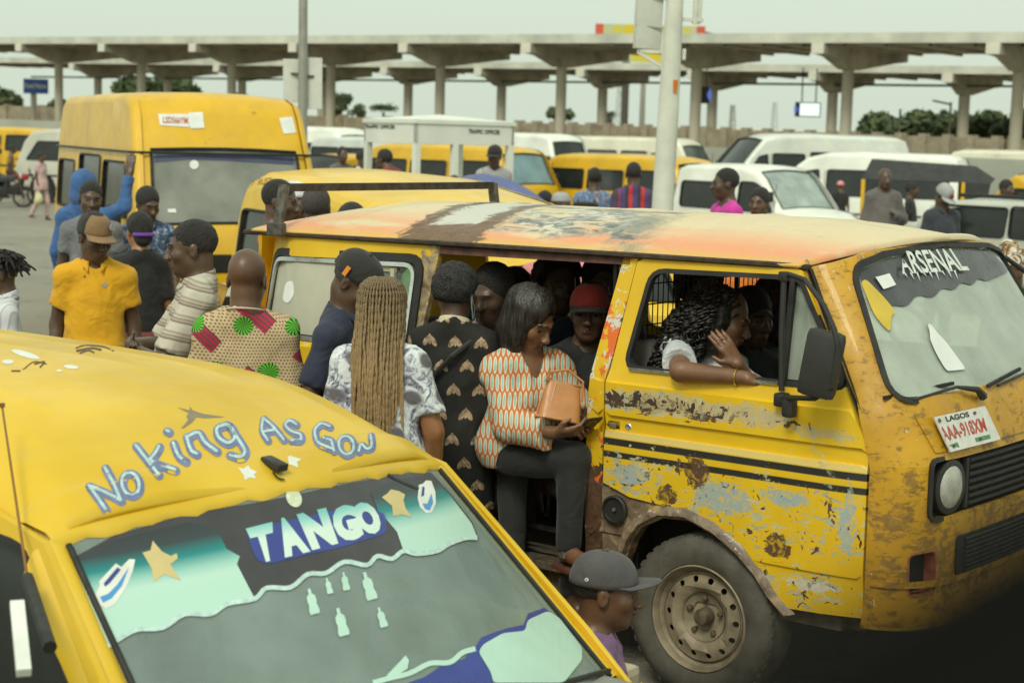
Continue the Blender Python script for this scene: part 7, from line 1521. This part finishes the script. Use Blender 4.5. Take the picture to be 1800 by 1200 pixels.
# ---- crowd at the left
P('young man with short locks in a white shirt cut off by the left edge', 4, 440, 8.4, -70, sk='k', hair='fade', hs=.94, shirt=tee(WAV, collar=True, sl=(.6, 0)), pants=tr())
P('man in a yellow polo shirt and brown cap, hands down', 167, 372, 9.1, 12, sk='k', head=(30, 14, 0), fine=True, bw=1.04, shirt=tee(POLO, collar=True, sl=(.62, 0), hem=.80, loose=1.4), pants=tr(), cap=dict(mat=CAPB, front=BRN, bmat=BRN, badge=((.045, -.083, .075), .020, LGR)))
P('person in a blue hood with one arm raised against the high roof van', 147, 303, 13.4, 172, sk='k', hair='bob', hmat=HOOD, shirt=tee(BLUE, sl=(1, .9)), pants=tr(), J={'Rel': (-.33, .0, 1.50), 'Rwr': (-.36, -.05, 1.76)}, extra={'Rhand': ((0, -.2, 1), (0, -1, 0), .2)}, hands='R', eyes=False)
P('smiling man in a grey tee shirt in front of the blue hood', 160, 321, 12.2, 8, sk='k', head=(12, 4, 4), shirt=tee(GRY, sl=(.6, 0)), pants=tr(), hair='fade', smile=True)
P('man in a blue checked shirt looking down behind the woman in black', 259, 332, 12.6, 20, sk='k', head=(18, 16, 0), shirt=tee(PLA, collar=True, sl=(.7, 0), loose=1.3), pants=tr())
P('woman in a black top with a purple hair band, back turned', 246, 370, 10.6, -148, sk='l', fem=True, hair='bun', shirt=tee(BLK_, sl=(.9, 0), hem=.92), pants=dict(mat=MAROON, skirt=True, end=.35), eyes=False)
P('stout man in a brown striped shirt with folded arms facing left', 345, 390, 7.75, -78, sk='k', head=(-6, 4, 0), fine=True, bw=1.22, belly=.05, hair='fade', shirt=tee(STR, sl=(.85, 0), collar=True, hem=.80, loose=1.3), pants=tr(), J={'Lel': (.26, -.16, 1.13), 'Lwr': (-.02, -.30, 1.17), 'Rel': (-.26, -.16, 1.15), 'Rwr': (.06, -.29, 1.20)}, extra={'Lhand': ((-1, -.1, .1), (0, 1, 0), .5), 'Rhand': ((1, -.1, 0), (0, 1, 0), .5)})
P('bald man seen from behind in a red, green and tan wax print shirt', 434, 440, 6.95, 178, sk='d', fine=True, bw=1.10, hair='none', head=(-4, 8, 0), shirt=tee(ANK, sl=(.9, 0), hem=.70, loose=1.3, neck=.006), pants=tr(), eyes=False)
P('older man in a black cap and navy shirt looking down to the right', 583, 487, 7.0, 72, sk='k', head=(0, 36, 0), fine=True, lean=8, hair='fade', hmat=HAIRG, shirt=tee(NAVY, sl=(.8, 0), collar=True), pants=tr(), cap=dict(mat=CAPB, badge=((.0, -.098, .070), .020, BRN), arch=.02), h=1.62)
br = P('woman with long golden braids down her back in a white floral top', 672, 492, 6.55, 176, sk='l', fem=True, bw=1.12, hair='none', shirt=tee(FLO, sl=(.75, 0), hem=.62, loose=1.3), pants=tr(), eyes=False, J={'Rel': (-.235, .02, 1.13), 'Rwr': (-.235, -.05, .88)})
P('woman in a black shirt printed with gold bees and a knitted cap at the door', 802, 458, 7.05, 168, sk='k', fem=True, fine=True, hair='knit', hmat=KNIT, bw=1.08, shirt=tee(BEE, sl=(1, .9), hem=.66, loose=1.2, collar=True, cmat=CREAM), pants=dict(mat=BLK_, skirt=True, end=.2), head=(-14, 6, 0), eyes=False)
# ---- passengers
SIT('person in a light grey shirt standing stooped inside the doorway', 866, 472, 7.18, 0, .98, h=1.7, sk='k', hair='short', shirt=tee(LGR, sl=(.8, 0), collar=True), pants=tr(), head=(-30, 10, 0), eyes=False)
sw = SIT('seated woman with bobbed black hair in an orange and mint patterned blouse', 930, 514, 6.78, 30, .80, h=1.60, sk='m', fem=True, fine=True, hair='bob', hmat=HAIRS, bw=1.06, hs=1.06, head=(22, 28, -4), shirt=tee(OG, sl=(1, .88), loose=1.9, cuff=2.4, collar=False, vneck=True), pants=dict(mat=BLK_, end=-.06), hands='LR',
   J={'Rel': {'w': atd(897, 748, 6.66)}, 'Rwr': {'w': atd(972, 760, 6.56)}, 'Lel': {'w': atd(1006, 700, 6.88)}, 'Lwr': {'w': atd(1016, 746, 6.70)}, 'pel': {'w': atd(908, 782, 6.83)}, 'Rhi': {'w': atd(905, 800, 6.75)}, 'Lhi': {'w': atd(925, 796, 6.92)}, 'Lkn': {'w': atd(1022, 800, 6.80)}, 'Lan': {'w': atd(1012, 945, 6.86)}, 'Rkn': {'w': atd(1008, 806, 6.64)}, 'Ran': {'w': atd(1000, 955, 6.66)}}, extra={'Lhand': {'w': ((.3, -.8, -.2), (-.5, 0, .6), .6)}, 'Rhand': {'w': ((.95, -.1, .1), (0, .5, .7), .6)}})
SIT('woman in a red cap and black top looking out from inside the minibus', 1036, 505, 7.1, 8, .86, h=1.66, sk='d', fem=True, fine=True, bw=1.22, head=(-14, -2, 0), shirt=tee(BLK_, sl=(.35, 0)), pants=tr(), cap=dict(mat=CAPR, bmat=CAPB), hair='short')
SIT('passenger with big black hair behind the seated woman', 982, 462, 7.75, 20, .93, h=1.68, sk='k', fem=True, hair='afro', shirt=tee(BLK_, sl=(1, .5)), pants=tr(), eyes=False)
SIT('passenger in dark clothes deep inside behind the grey shirt', 905, 478, 7.9, 30, .93, h=1.66, sk='k', hair='short', shirt=tee(BLK_, sl=(1, .5)), pants=tr(), eyes=False)
SIT('tall dark passenger by the centre post inside the minibus', 1056, 455, 7.7, 10, .95, h=1.72, sk='k', hair='short', shirt=tee(NAVY, sl=(1, .5)), pants=tr(), eyes=False)
cu = SIT('woman with long curly hair leaning on the cab window, hand on her face', 1268, 512, 6.60, 62, .93, h=1.62, sk='m', fem=True, fine=True, hair='none', bw=1.05, head=(14, 18, 6), shirt=tee(WHT, sl=(.75, 0), loose=1.5, vneck=True), pants=tr(), hands='LR',
   J={'Rsh': {'w': atd(1192, 612, 6.60)}, 'Rel': {'w': atd(1196, 652, 6.33)}, 'Rwr': {'w': atd(1312, 664, 6.19)}, 'Lel': {'w': atd(1334, 705, 6.5)}, 'Lwr': {'w': atd(1297, 640, 6.37)}}, extra={'Rhand': {'w': ((.9, -.1, -.25), (0, .3, -1), .3)}, 'Lhand': {'w': ((-.55, .10, .80), (-.35, .9, -.2), .25)}}, eyes=True)
SIT('passenger in a black tee beside the curly haired woman in the cab', 1318, 512, 6.95, 40, .92, h=1.62, sk='d', fem=True, hair='short', head=(-10, 6, 0), shirt=tee(BLK_, sl=(.8, 0)), pants=tr())
SIT('driver with dark red hair behind the vent window', 1372, 492, 7.25, 60, .95, h=1.72, sk='k', hair='bob', hmat=hair_mat('hair_wine', (.030, .010, .010), 140, .6, .5, (1, 1, .1)), shirt=tee(BLK_, sl=(1, .6)), pants=tr(), eyes=False)
SIT('passenger seated behind the wire partition', 1232, 475, 7.6, 30, .93, h=1.66, sk='k', hair='afro', hs=.95, shirt=tee(BLK_, sl=(1, .5)), pants=tr(), eyes=False)
gp = atd(1058, 978, 5.55); person('man in a grey cap and purple shirt crouching by the front wheel', (gp[0], gp[1], -.40), 86, h=1.68, sk='d', fine=True, seat=.16, head=(2, 4, 0), hair='fade', zroot=gp[2]+.40-(.16+.80*.96)-.10, shirt=tee(PURP, sl=(.6, 0), loose=1.2), pants=tr(), cap=dict(mat=CAPG, lift=.030, arch=.024), J={'Lkn': (.13, -.36, .50), 'Rkn': (-.13, -.36, .50), 'Lan': (.13, -.22, .09), 'Ran': (-.13, -.22, .09)})
# ---- behind the rusty minibus
P('bare shouldered man with an orange cloth over his shoulder facing right', 487, 320, 10.7, 82, sk='k', hair='fade', head=(0, 6, 0), shirt=tee(ORG, sl=(0, 0), hem=.85, neck=.07), pants=tr())
P('rider in a white helmet behind the bare shouldered man', 514, 318, 11.7, 70, sk='k', hair='none', shirt=tee(CAPR, sl=(.7, 0)), pants=tr(), cap=dict(mat=WHT, brim=False))
P('man with a shaved head seen from behind under the roof rack bar', 555, 331, 10.2, 175, sk='k', hair='fade', hmat=HAIRG, shirt=tee(GRY), pants=tr(), eyes=False)
P('low dark head just above the rusty roof', 618, 361, 9.6, 180, sk='k', hair='short', shirt=tee(BLK_), pants=tr(), eyes=False)
P('head with short hair under the blue umbrella', 857, 331, 15.0, 40, sk='d', hair='short', shirt=tee(GRY), pants=tr())
P('man in a blue flowered shirt with a black backpack, back turned', 1045, 297, 19.5, 178, sk='k', hair='fade', bw=1.12, shirt=tee(BFL, sl=(.8, 0), loose=1.5), pants=tr(), eyes=False)
P('man in a purple shirt with red vertical stripes, back turned', 1113, 288, 19.3, 180, sk='k', hair='fade', bw=1.05, shirt=tee(BAR, sl=(.8, 0), loose=1.4), pants=tr(), eyes=False)
P('rider in a grey helmet in front of the yellow minibus', 986, 337, 17.2, 60, sk='k', hair='none', shirt=tee(BLK_), pants=tr(), cap=dict(mat=LGR, brim=False), eyes=False)
P('person in dark clothes beside the grey helmet rider', 958, 338, 17.6, 150, sk='k', hair='short', shirt=tee(DNM), pants=tr(), eyes=False)
P('youth in a bright pink shirt looking left beyond the roof', 1277, 299, 15.2, -72, sk='k', hair='fade', head=(-10, 0, 0), shirt=tee(PINK, sl=(.6, 0)), pants=tr())
P('young man with a high fade beside the youth in pink', 1336, 333, 14.6, -28, sk='d', hair='short', shirt=tee(BLK_), pants=tr())
P('bald man in a long grey kaftan with a hand on his chest', 1554, 298, 22.0, 8, sk='k', hair='none', bw=1.12, belly=.03, shirt=tee(KAF, sl=(1, .9), hem=.45, loose=1.7), pants=tr(KAF), J={'Lel': (.27, .02, 1.13), 'Lwr': (.05, -.20, 1.22)})
P('man in a pale cap and dark blue shirt looking down', 1658, 323, 18.6, 18, sk='k', hair='fade', head=(10, 34, 0), bw=1.12, shirt=tee(DNM, sl=(1, .95), collar=True), pants=tr(), cap=dict(mat=LGR, badge=((0, -.1, .06), .028, CAPR)))
P('woman in a brown and white head wrap at the right edge', 1782, 438, 9.6, -52, sk='d', fem=True, hair='wrap', hmat=WRP, head=(-10, 14, 0), shirt=tee(BLK_, sl=(1, .5)), pants=tr())
P('man in a dark red shirt inside the left of the traffic booth', 706, 258, 24.2, -120, sk='k', hair='short', bw=1.2, shirt=tee(DRED, sl=(.8, 0), loose=1.8), pants=tr(), lean=22, eyes=False)
P('man in a cap and grey shirt standing at the right booth post', 868, 256, 23.8, 10, sk='k', hair='short', shirt=tee(LGR, sl=(1, .6), loose=1.4), pants=tr(), cap=dict(mat=CAPB), head=(-25, 8, 0))
P('person in a magenta top bending beside the booth post', 786, 303, 24.0, 160, sk='k', hair='short', shirt=tee(MAG, loose=1.4), pants=tr(), lean=24, eyes=False)
P('person in a mauve shirt beside the left booth post', 601, 260, 33.0, 30, sk='k', hair='short', shirt=tee(KAF), pants=tr(), eyes=False)
P('person in a pale blue shirt seen through the left of the booth', 636, 266, 31.0, 60, sk='k', hair='short', shirt=tee(WAV), pants=tr(), eyes=False)
P('person in brown seen low through the left of the booth', 648, 283, 30.0, 160, sk='k', hair='afro', shirt=tee(BRN), pants=tr(), eyes=False)
P('walking woman in pale pink carrying bags across the road', 72, 264, 42.0, 70, h=1.66, sk='d', fem=True, hair='short', shirt=tee(PPINK, sl=(.7, 0), hem=.78), pants=tr(PPINK), J={'Lkn': (.08, -.14, .50), 'Lan': (.09, -.10, .09), 'Rkn': (-.09, .05, .50), 'Ran': (-.09, .26, .14)})
P('person in a red cap between the white van and the tricycle', 1478, 318, 38.0, 180, sk='d', hair='none', shirt=tee(BLK_), pants=tr(), cap=dict(mat=SALM, brim=False), eyes=False)
P('head in front of the yellow car at the right', 1768, 318, 24.0, 40, sk='k', hair='short', shirt=tee(DNM), pants=tr(), eyes=False)
P('dark figure inside the motor tricycle', 1602, 322, 27.6, 70, sk='k', hair='short', shirt=tee(BLK_), pants=tr(), eyes=False)
for lb, mp, m_, cp in (('rider in a yellow helmet on the dark motorcycle', mp1, BLK_, dict(mat=POLO, brim=False)), ('rider in a brown shirt on the red motorcycle', mp2, BRN, None)):
    person(lb, (mp[0]-.2, mp[1]+.1, mp[2]), 100, h=1.66, sk='k', seat=.86, hair='short', shirt=tee(m_, sl=(.8, 0)), pants=tr(), cap=cp, eyes=False, J={'Lan': (.18, -.30, .35), 'Ran': (-.18, -.30, .35), 'Lkn': (.17, -.40, .80), 'Rkn': (-.17, -.40, .80)}, lean=8)
P('person in a salmon pink shirt seen through the minibus doorway', 985, 385, 9.9, 170, sk='k', hair='short', shirt=tee(SALM, loose=1.6), pants=tr(), bw=1.15, eyes=False)
P('person in an orange shirt seen through the cab of the rusty minibus', 1345, 400, 9.0, 170, sk='k', hair='short', shirt=tee(ORG, loose=1.8), pants=tr(), bw=1.2, eyes=False)
P('person in a green top beyond the minibus doorway', 770, 400, 9.9, 150, sk='k', hair='short', shirt=tee(cloth('cloth_green', (.06, .22, .02)), loose=1.6), pants=tr(), bw=1.2, eyes=False)

# ================================================================ hair, bags and other belongings
def find(lb): return PJ[lb]
def hair_tubes(lb, kind):
    root, j, H, Rh, S = find(lb); r = np.random.default_rng(3)
    if kind == 'braids':
        caps = MB(); paths = []; rad = []
        for layer in range(4):
            for k in range(28):
                ph_ = r.uniform(0, 6.28); am_ = r.uniform(.002, .010); ln_ = r.uniform(.52, .66); a = radians(-114+228*(k+.5*(layer % 2))/27.5); top = .118-.028*layer
                x0, y0 = sin(a)*.098*(1.0-.05*layer), .02+cos(a)*.118*(1.0-.05*layer); pts = []
                for t in np.linspace(0, 1, 16):
                    if t < .22:
                        q = t/.22; p = np.array((x0*(.25+.75*sin(q*pi/2)), .02+(y0-.02)*(.25+.75*sin(q*pi/2)), top+.018-(.075+.01*layer)*(1-cos(q*pi/2)))); w = H(*p)
                        last = w
                    else:
                        q = (t-.22)/.78; spread = 1+.14*q; w0 = H(x0, y0, top-.057-.01*layer); sx = (w0[0]-j['head'][0])*spread
                        w = np.array((j['head'][0]+sx*(1.0-.10*q)+am_*sin(ph_+q*5)*q*1.4+r.normal()*.0016, w0[1]+(.020*sin(q*2.6)+.055*q*(1-q)*2)*(1 if w0[1] > j['head'][1] else .25)+r.normal()*.0015, w0[2]-q*ln_))
                        w[1] = max(w[1], j['nb'][1]+.085*S) if q > .25 and w0[1] > j['head'][1]-.02 else w[1]
                    pts.append(w)
                paths.append(pts); rad.append(np.full(16, .0056)*np.array([1]*14+[.8, .5]))
        Pn = np.array(paths); fine = np.linspace(0, 15, 70); Q = np.stack([[np.interp(fine, np.arange(16), Pn[i, :, d]) for d in range(3)] for i in range(len(Pn))]).transpose(0, 2, 1)
        Rr = np.stack([np.interp(fine, np.arange(16), q) for q in rad])*(1+.22*np.sin(np.arange(70)*2.1)[None])
        c = tubes_mesh('hair', Q, Rr, BRM, root, 6); tag(c, kind='stuff')
        f = Field(tuple(axis(j['head'][i]-.16, j['head'][i]+.16, .008, []) for i in range(3))); f.ell(H(0, .017, .036), np.array((.082, .104, .094)), .02, 'add', Rh, [(np.array((0, -.55, -.83)), .040)]); V, F = f.mesh(); mesh_np('scalp', V, F, HAIR, root, True)
    if kind == 'curly':
        paths = []; n = 1500; c0 = np.array((0, .05, -.03))
        for k in range(n):
            v = r.normal(size=3); v /= np.linalg.norm(v)
            if v[1] < -.15 and v[2] < .75: v[1] = abs(v[1])
            p = c0+v*np.array((.135, .140, .160))*r.uniform(.84, 1.10); p[2] -= max(0, p[1])*.3
            if v[2] < .2: p[2] -= r.uniform(0, .16)
            d = np.array((v[0]*.35, v[1]*.35, -1.0)); d /= np.linalg.norm(d); s1 = np.cross(d, (1, .2, 0)); s1 /= np.linalg.norm(s1); s2 = np.cross(d, s1); L = r.uniform(.06, .11); ph = r.uniform(0, 6.28)
            paths.append([H(*(p+d*L*t+(s1*cos(ph+t*13)+s2*sin(ph+t*13))*.011)) for t in np.linspace(0, 1, 13)])
        c = tubes_mesh('hair', np.array(paths), np.full((n, 13), .0042), hair_mat('hair_curl', (.012, .010, .008), 90, .3, .42), root, 5); tag(c, kind='stuff')
        f = Field(tuple(axis(j['head'][i]-.26, j['head'][i]+.22, .010, []) for i in range(3)))
        for c_, r_ in (((0, .040, .025), (.088, .098, .098)), ((0, .070, -.09), (.09, .075, .12)), ((-.072, .035, -.08), (.04, .06, .11)), ((.066, .045, -.08), (.038, .05, .09))): f.ell(H(*c_), np.array(r_), .04, 'add', Rh)
        f.ell(H(0, -.10, -.045), np.array((.066, .09, .085)), .02, 'sub', Rh); f.wob(.005, 120, 3); V, F = f.mesh(); mesh_np('hair_base', V, F, MATS['hair_curl'], root, True)
    if kind == 'locks':
        paths = []
        for k in range(170):
            v = r.normal(size=3); v[2] = abs(v[2])*.9+.05; v /= np.linalg.norm(v)
            if v[1] < -.55 and v[2] < .6: continue
            p = np.array((0, .017, .036))+v*np.array((.078, .10, .09)); d = v*np.array((1, 1, .5))+np.array((0, 0, -.35))+r.normal(size=3)*.25; L = r.uniform(.035, .07)
            paths.append([H(*(p+d*L*t+np.array((0, 0, -.03))*t*t)) for t in np.linspace(0, 1, 7)])
        tag(tubes_mesh('hair_locks', np.array(paths), np.linspace(.0085, .005, 7)[None], HAIR, root, 6), kind='stuff')
hair_tubes('young man with short locks in a white shirt cut off by the left edge', 'locks'); hair_tubes('woman with long golden braids down her back in a white floral top', 'braids'); hair_tubes('woman with long curly hair leaning on the cab window, hand on her face', 'curly')
# purple hair band
root, j, H, Rh, S = find('woman in a black top with a purple hair band, back turned'); mb = MB(); mb.tube([H(.062*cos(a), .085+.052*sin(a), -.018) for a in np.linspace(0, 2*pi, 18)], .012, 7); mb.build('hair_band', cloth('band_purple', (.16, .05, .36)), root)
mb = MB(); mb.tube([j['Lsh']+np.array((-.03, .02, .058)), j['che']+np.array((.10, .10, .08)), j['pel']+np.array((.16, .10, .12))], .010, 6); mb.tube([j['Lsh']+np.array((-.03, .02, .058)), j['che']+np.array((.11, -.10, .05))], .010, 6); mb.build('bag_strap', simple('strap_tan', (.30, .12, .05), .6), root)
# face mask of the woman at the door, bag strap
root, j, H, Rh, S = find('woman in a black shirt printed with gold bees and a knitted cap at the door'); mb = MB(); mb.grid(lambda a, b: H((a-.5)*.13, -.115+.30*(a-.5)**2*.9-.012*sin(pi*b), -.045-.075*b), 10, 6); mk = mb.build('face_mask', cloth('mask_blue', (.22, .48, .58)), root, 60); md = mk.modifiers.new('t', 'SOLIDIFY'); md.thickness = .003
for s_ in (-1, 1):
    mb = MB(); mb.tube([H(s_*.066, -.045, -.052), H(s_*.083, .004, -.035), H(s_*.086, .022, -.005)], .0025, 5); mb.tube([H(s_*.066, -.045, -.11), H(s_*.080, .0, -.06), H(s_*.086, .026, -.012)], .0025, 5); mb.build('ear_loop', WHT, mk)
mb = MB(); mb.tube([j['Rsh']+np.array((-.0, .03, .060)), j['che']+np.array((-.02, .125, .09)), j['che']+np.array((.10, .118, -.05)), j['pel']+np.array((.17, .08, .14))], [.011]*4, 6); mb.build('bag_strap', PLAS, root)
# necklace of the wax print man
root, j, H, Rh, S = find('bald man seen from behind in a red, green and tan wax print shirt'); mb = MB(); mb.tube([j['nb']+np.array((.078*cos(a), .005+.080*sin(a), .030+.018*sin(a))) for a in np.linspace(0, 2*pi, 30)], .004, 6); mb.build('necklace', simple('bead_pale', (.5, .46, .34), .5), root)
root, j, H, Rh, S = find('older man in a black cap and navy shirt looking down to the right'); mb = MB(); c = H(-.094, .032, .040); mb.box(c, (.006, .018, .040), Matrix(Rh.tolist())); mb.build('cap_tab', simple('tab_orange', (.70, .25, .03), .7), root)
# polo buttons and chest patch
root, j, H, Rh, S = find('man in a yellow polo shirt and brown cap, hands down')
bpy.context.view_layer.update(); so = [c for c in root.children if c.name.startswith('shirt')][0]; SBv = bvh_of(so)
for q in ((149, 486), (148, 472)): lay_poly('button', ell2(q[0], q[1], 2.2, 2.2, 0, 8), SBv, .003, BRN, root)
lay_poly('chest_patch', [(178, 500), (184, 496), (190, 501), (184, 507)], SBv, .003, LGR, root); 
# cap eyelet on the grey cap
root, j, H, Rh, S = find('man in a grey cap and purple shirt crouching by the front wheel'); co = [c for c in root.children if c.name.startswith('cap')][0]; bpy.context.view_layer.update(); cb = bvh_of(co)
for q in ((1032, 1018), (994, 1039)): lay_poly('eyelet', ell2(q[0], q[1], 3.4, 3.4, 0, 10), cb, .004, PAPER, co); lay_poly('eyelet_hole', ell2(q[0], q[1], 1.5, 1.5, 0, 8), cb, .005, CAPB, co)
# handbag, phone and sandals of the seated woman
root, j, H, Rh, S = find('seated woman with bobbed black hair in an orange and mint patterned blouse'); TAN = simple('leather_tan', (.46, .20, .06), .45, var=.12, scale=18, coat=.2); M = root.matrix_basis
bagp = Vector(((j['Lwr']+j['Rwr'])/2+np.array((.06, -.02, .085))).tolist()); bw_ = Matrix.Translation((root.location.x, root.location.y, root.location.z))@Matrix.Rotation(radians(40), 4, 'Z')
hb_ = thing('handbag', 'tan leather handbag held on the lap of the seated woman', 'handbag', atd(986, 708, 6.58), radians(5), rot=(radians(-14), radians(10), radians(5))); hb_.scale = (.76, .76, .76); mb = MB()
def bagf(u, v):
    a = 2*pi*u; w = .112*(1-.22*v); d = .055*(1-.55*v); return (w*abs(cos(a))**.5*(1 if cos(a) > 0 else -1), d*abs(sin(a))**.6*(1 if sin(a) > 0 else -1), -.09+.19*v-.02*cos(a)*v)
mb.grid(bagf, 32, 6); mb.box((0, 0, .10), (.20, .030, .012), bev=.004); mb.box((0, 0, -.09), (.25, .09, .012), bev=.004); mb.build('body', TAN, hb_, 60)
mb = MB(); mb.tube([(-.10, -.03, .09), (-.085, -.055, .14), (.0, -.06, .165), (.085, -.055, .12), (.10, -.035, .02)], .007, 6); mb.build('strap', TAN, hb_); mb = MB(); mb.tube([(-.115, 0, -.08), (-.105, 0, .0), (-.09, 0, .098)], .005, 5); mb.tube([(-.06, -.045, -.08), (-.055, -.038, .0), (-.045, -.028, .095)], .004, 5); mb.build('piping', TAN, hb_)
pw = atd(1030, 752, 6.58); ph = thing('phone', 'dark phone in the hands of the seated woman', 'phone', pw, radians(40), rot=(radians(50), 0, radians(40))); mb = MB(); mb.box((0, 0, 0), (.072, .009, .145), bev=.003); mb.build('case', PLAS, ph); mb = MB(); mb.box((0, -.0052, 0), (.064, .001, .132)); mb.build('screen', simple('phone_glass', (.02, .025, .03), .1, var=0), ph)
for s_ in 'LR':
    an = j[s_+'an']; mb = MB(); mb.box((an[0], an[1]-.06, an[2]-.095), (.085, .24, .022), bev=.008); so_ = mb.build('sandal', simple('sandal_brown', (.12, .045, .03), .5), root, 40); mb = MB(); mb.tube([an+np.array((-.045, -.02, -.045)), an+np.array((0, -.055, -.012)), an+np.array((.045, -.02, -.045))], .009, 6); mb.build('strap', MATS['sandal_brown'], so_); mb = MB(); mb.box(an+np.array((-.045 if s_ == 'R' else .045, -.03, -.035)), (.012, .022, .022)); mb.build('buckle', CHROME, so_)
# bracelet
root, j, H, Rh, S = find('woman with long curly hair leaning on the cab window, hand on her face'); d = j['Rwr']-j['Rel']; d /= np.linalg.norm(d); c = j['Rwr']-d*.035; a_ = np.cross(d, (0, 0, 1)); a_ /= np.linalg.norm(a_); b_ = np.cross(d, a_); mb = MB(); mb.tube([c+(a_*cos(q)+b_*sin(q))*.032 for q in np.linspace(0, 2*pi, 20)], .0028, 6); mb.build('bracelet', simple('gold', (.62, .42, .12), .25, .9), root)
# backpack of the flowered shirt man; bags of the walking woman
root, j, H, Rh, S = find('man in a blue flowered shirt with a black backpack, back turned'); p = root.location; bp = thing('backpack', 'black backpack on the man in the blue flowered shirt', 'backpack', (p.x-.10, p.y-.17, p.z+1.18*S), radians(-8)); mb = MB(); mb.box((0, 0, 0), (.30, .15, .42), bev=.06); mb.build('body', BLK_, bp, 40); mb = MB(); mb.box((0, -.085, -.06), (.22, .05, .20), bev=.02); mb.build('pocket', BLK_, bp, 40)
for s_ in (-1, 1): mb = MB(); mb.tube([(s_*.09, .06, .18), (s_*.10, .12, .26), (s_*.11, .20, .28)], .016, 6); mb.build('strap', BLK_, bp)
root, j, H, Rh, S = find('walking woman in pale pink carrying bags across the road')
for lb, jn, col in (('pale yellow plastic bag in the hand of the walking woman', 'Rwr', (.55, .52, .28)), ('black bag in the other hand of the walking woman', 'Lwr', (.03, .03, .03))):
    q = Matrix.Translation(root.location)@Matrix.Rotation(radians(70), 4, 'Z')@Vector((j[jn]+np.array((0, 0, -.30))).tolist()); bg_ = thing('carrier_bag', lb, 'bag', q); f = Field(tuple(axis(-.2, .2, .02, []) for _ in range(3))); f.ell((0, 0, -.03), (.11, .08, .14), .05); f.ell((0, 0, .12), (.03, .03, .07), .05); f.wob(.01, 40, 2); V, F = f.mesh(); mesh_np('sack', V, F, simple('bag_'+jn, col, .5), bg_, True); mb = MB(); mb.tube([(-.02, 0, .14), (-.01, 0, .24), (.02, 0, .14)], .006, 5); mb.build('handle', MATS['bag_'+jn], bg_)
# dark ledge of the vehicle the picture is taken from: a rounded door top close to the lens
la = atd(1150, 1455, .165); lb = atd(2350, 715, .15); dl = Vector((lb-la).tolist()).normalized()
lg = thing('window_ledge', 'black out of focus window ledge close to the viewer at the lower right', 'window ledge', tuple(((la+lb)/2)))
ax_ = dl; dn = Vector((-cU).tolist()); dn = (dn-ax_*dn.dot(ax_)).normalized(); fr_ = ax_.cross(dn).normalized()
PR = [(-.018, .30), (-.020, .02), (-.016, .006), (-.008, 0), (.008, 0), (.016, .006), (.020, .02), (.018, .30)]
V = []; L_ = .75
for s in (-L_/2, L_/2):
    for a, b in PR: V.append(ax_*s+fr_*a+dn*b)
m = len(PR); mesh_np('door_top', [tuple(v) for v in V], [tuple(range(m)), tuple(range(m, 2*m))[::-1]]+[(i, i+m, (i+1) % m+m, (i+1) % m) for i in range(m)], simple('ledge_black', (.005, .005, .004), .95, var=.2, spec=.1), lg)
mb = MB(); mb.tube([ax_*-L_/2+fr_*.0-dn*.002, ax_*L_/2-dn*.002], .006, 8); mb.build('weather_strip', MATS['ledge_black'], lg)
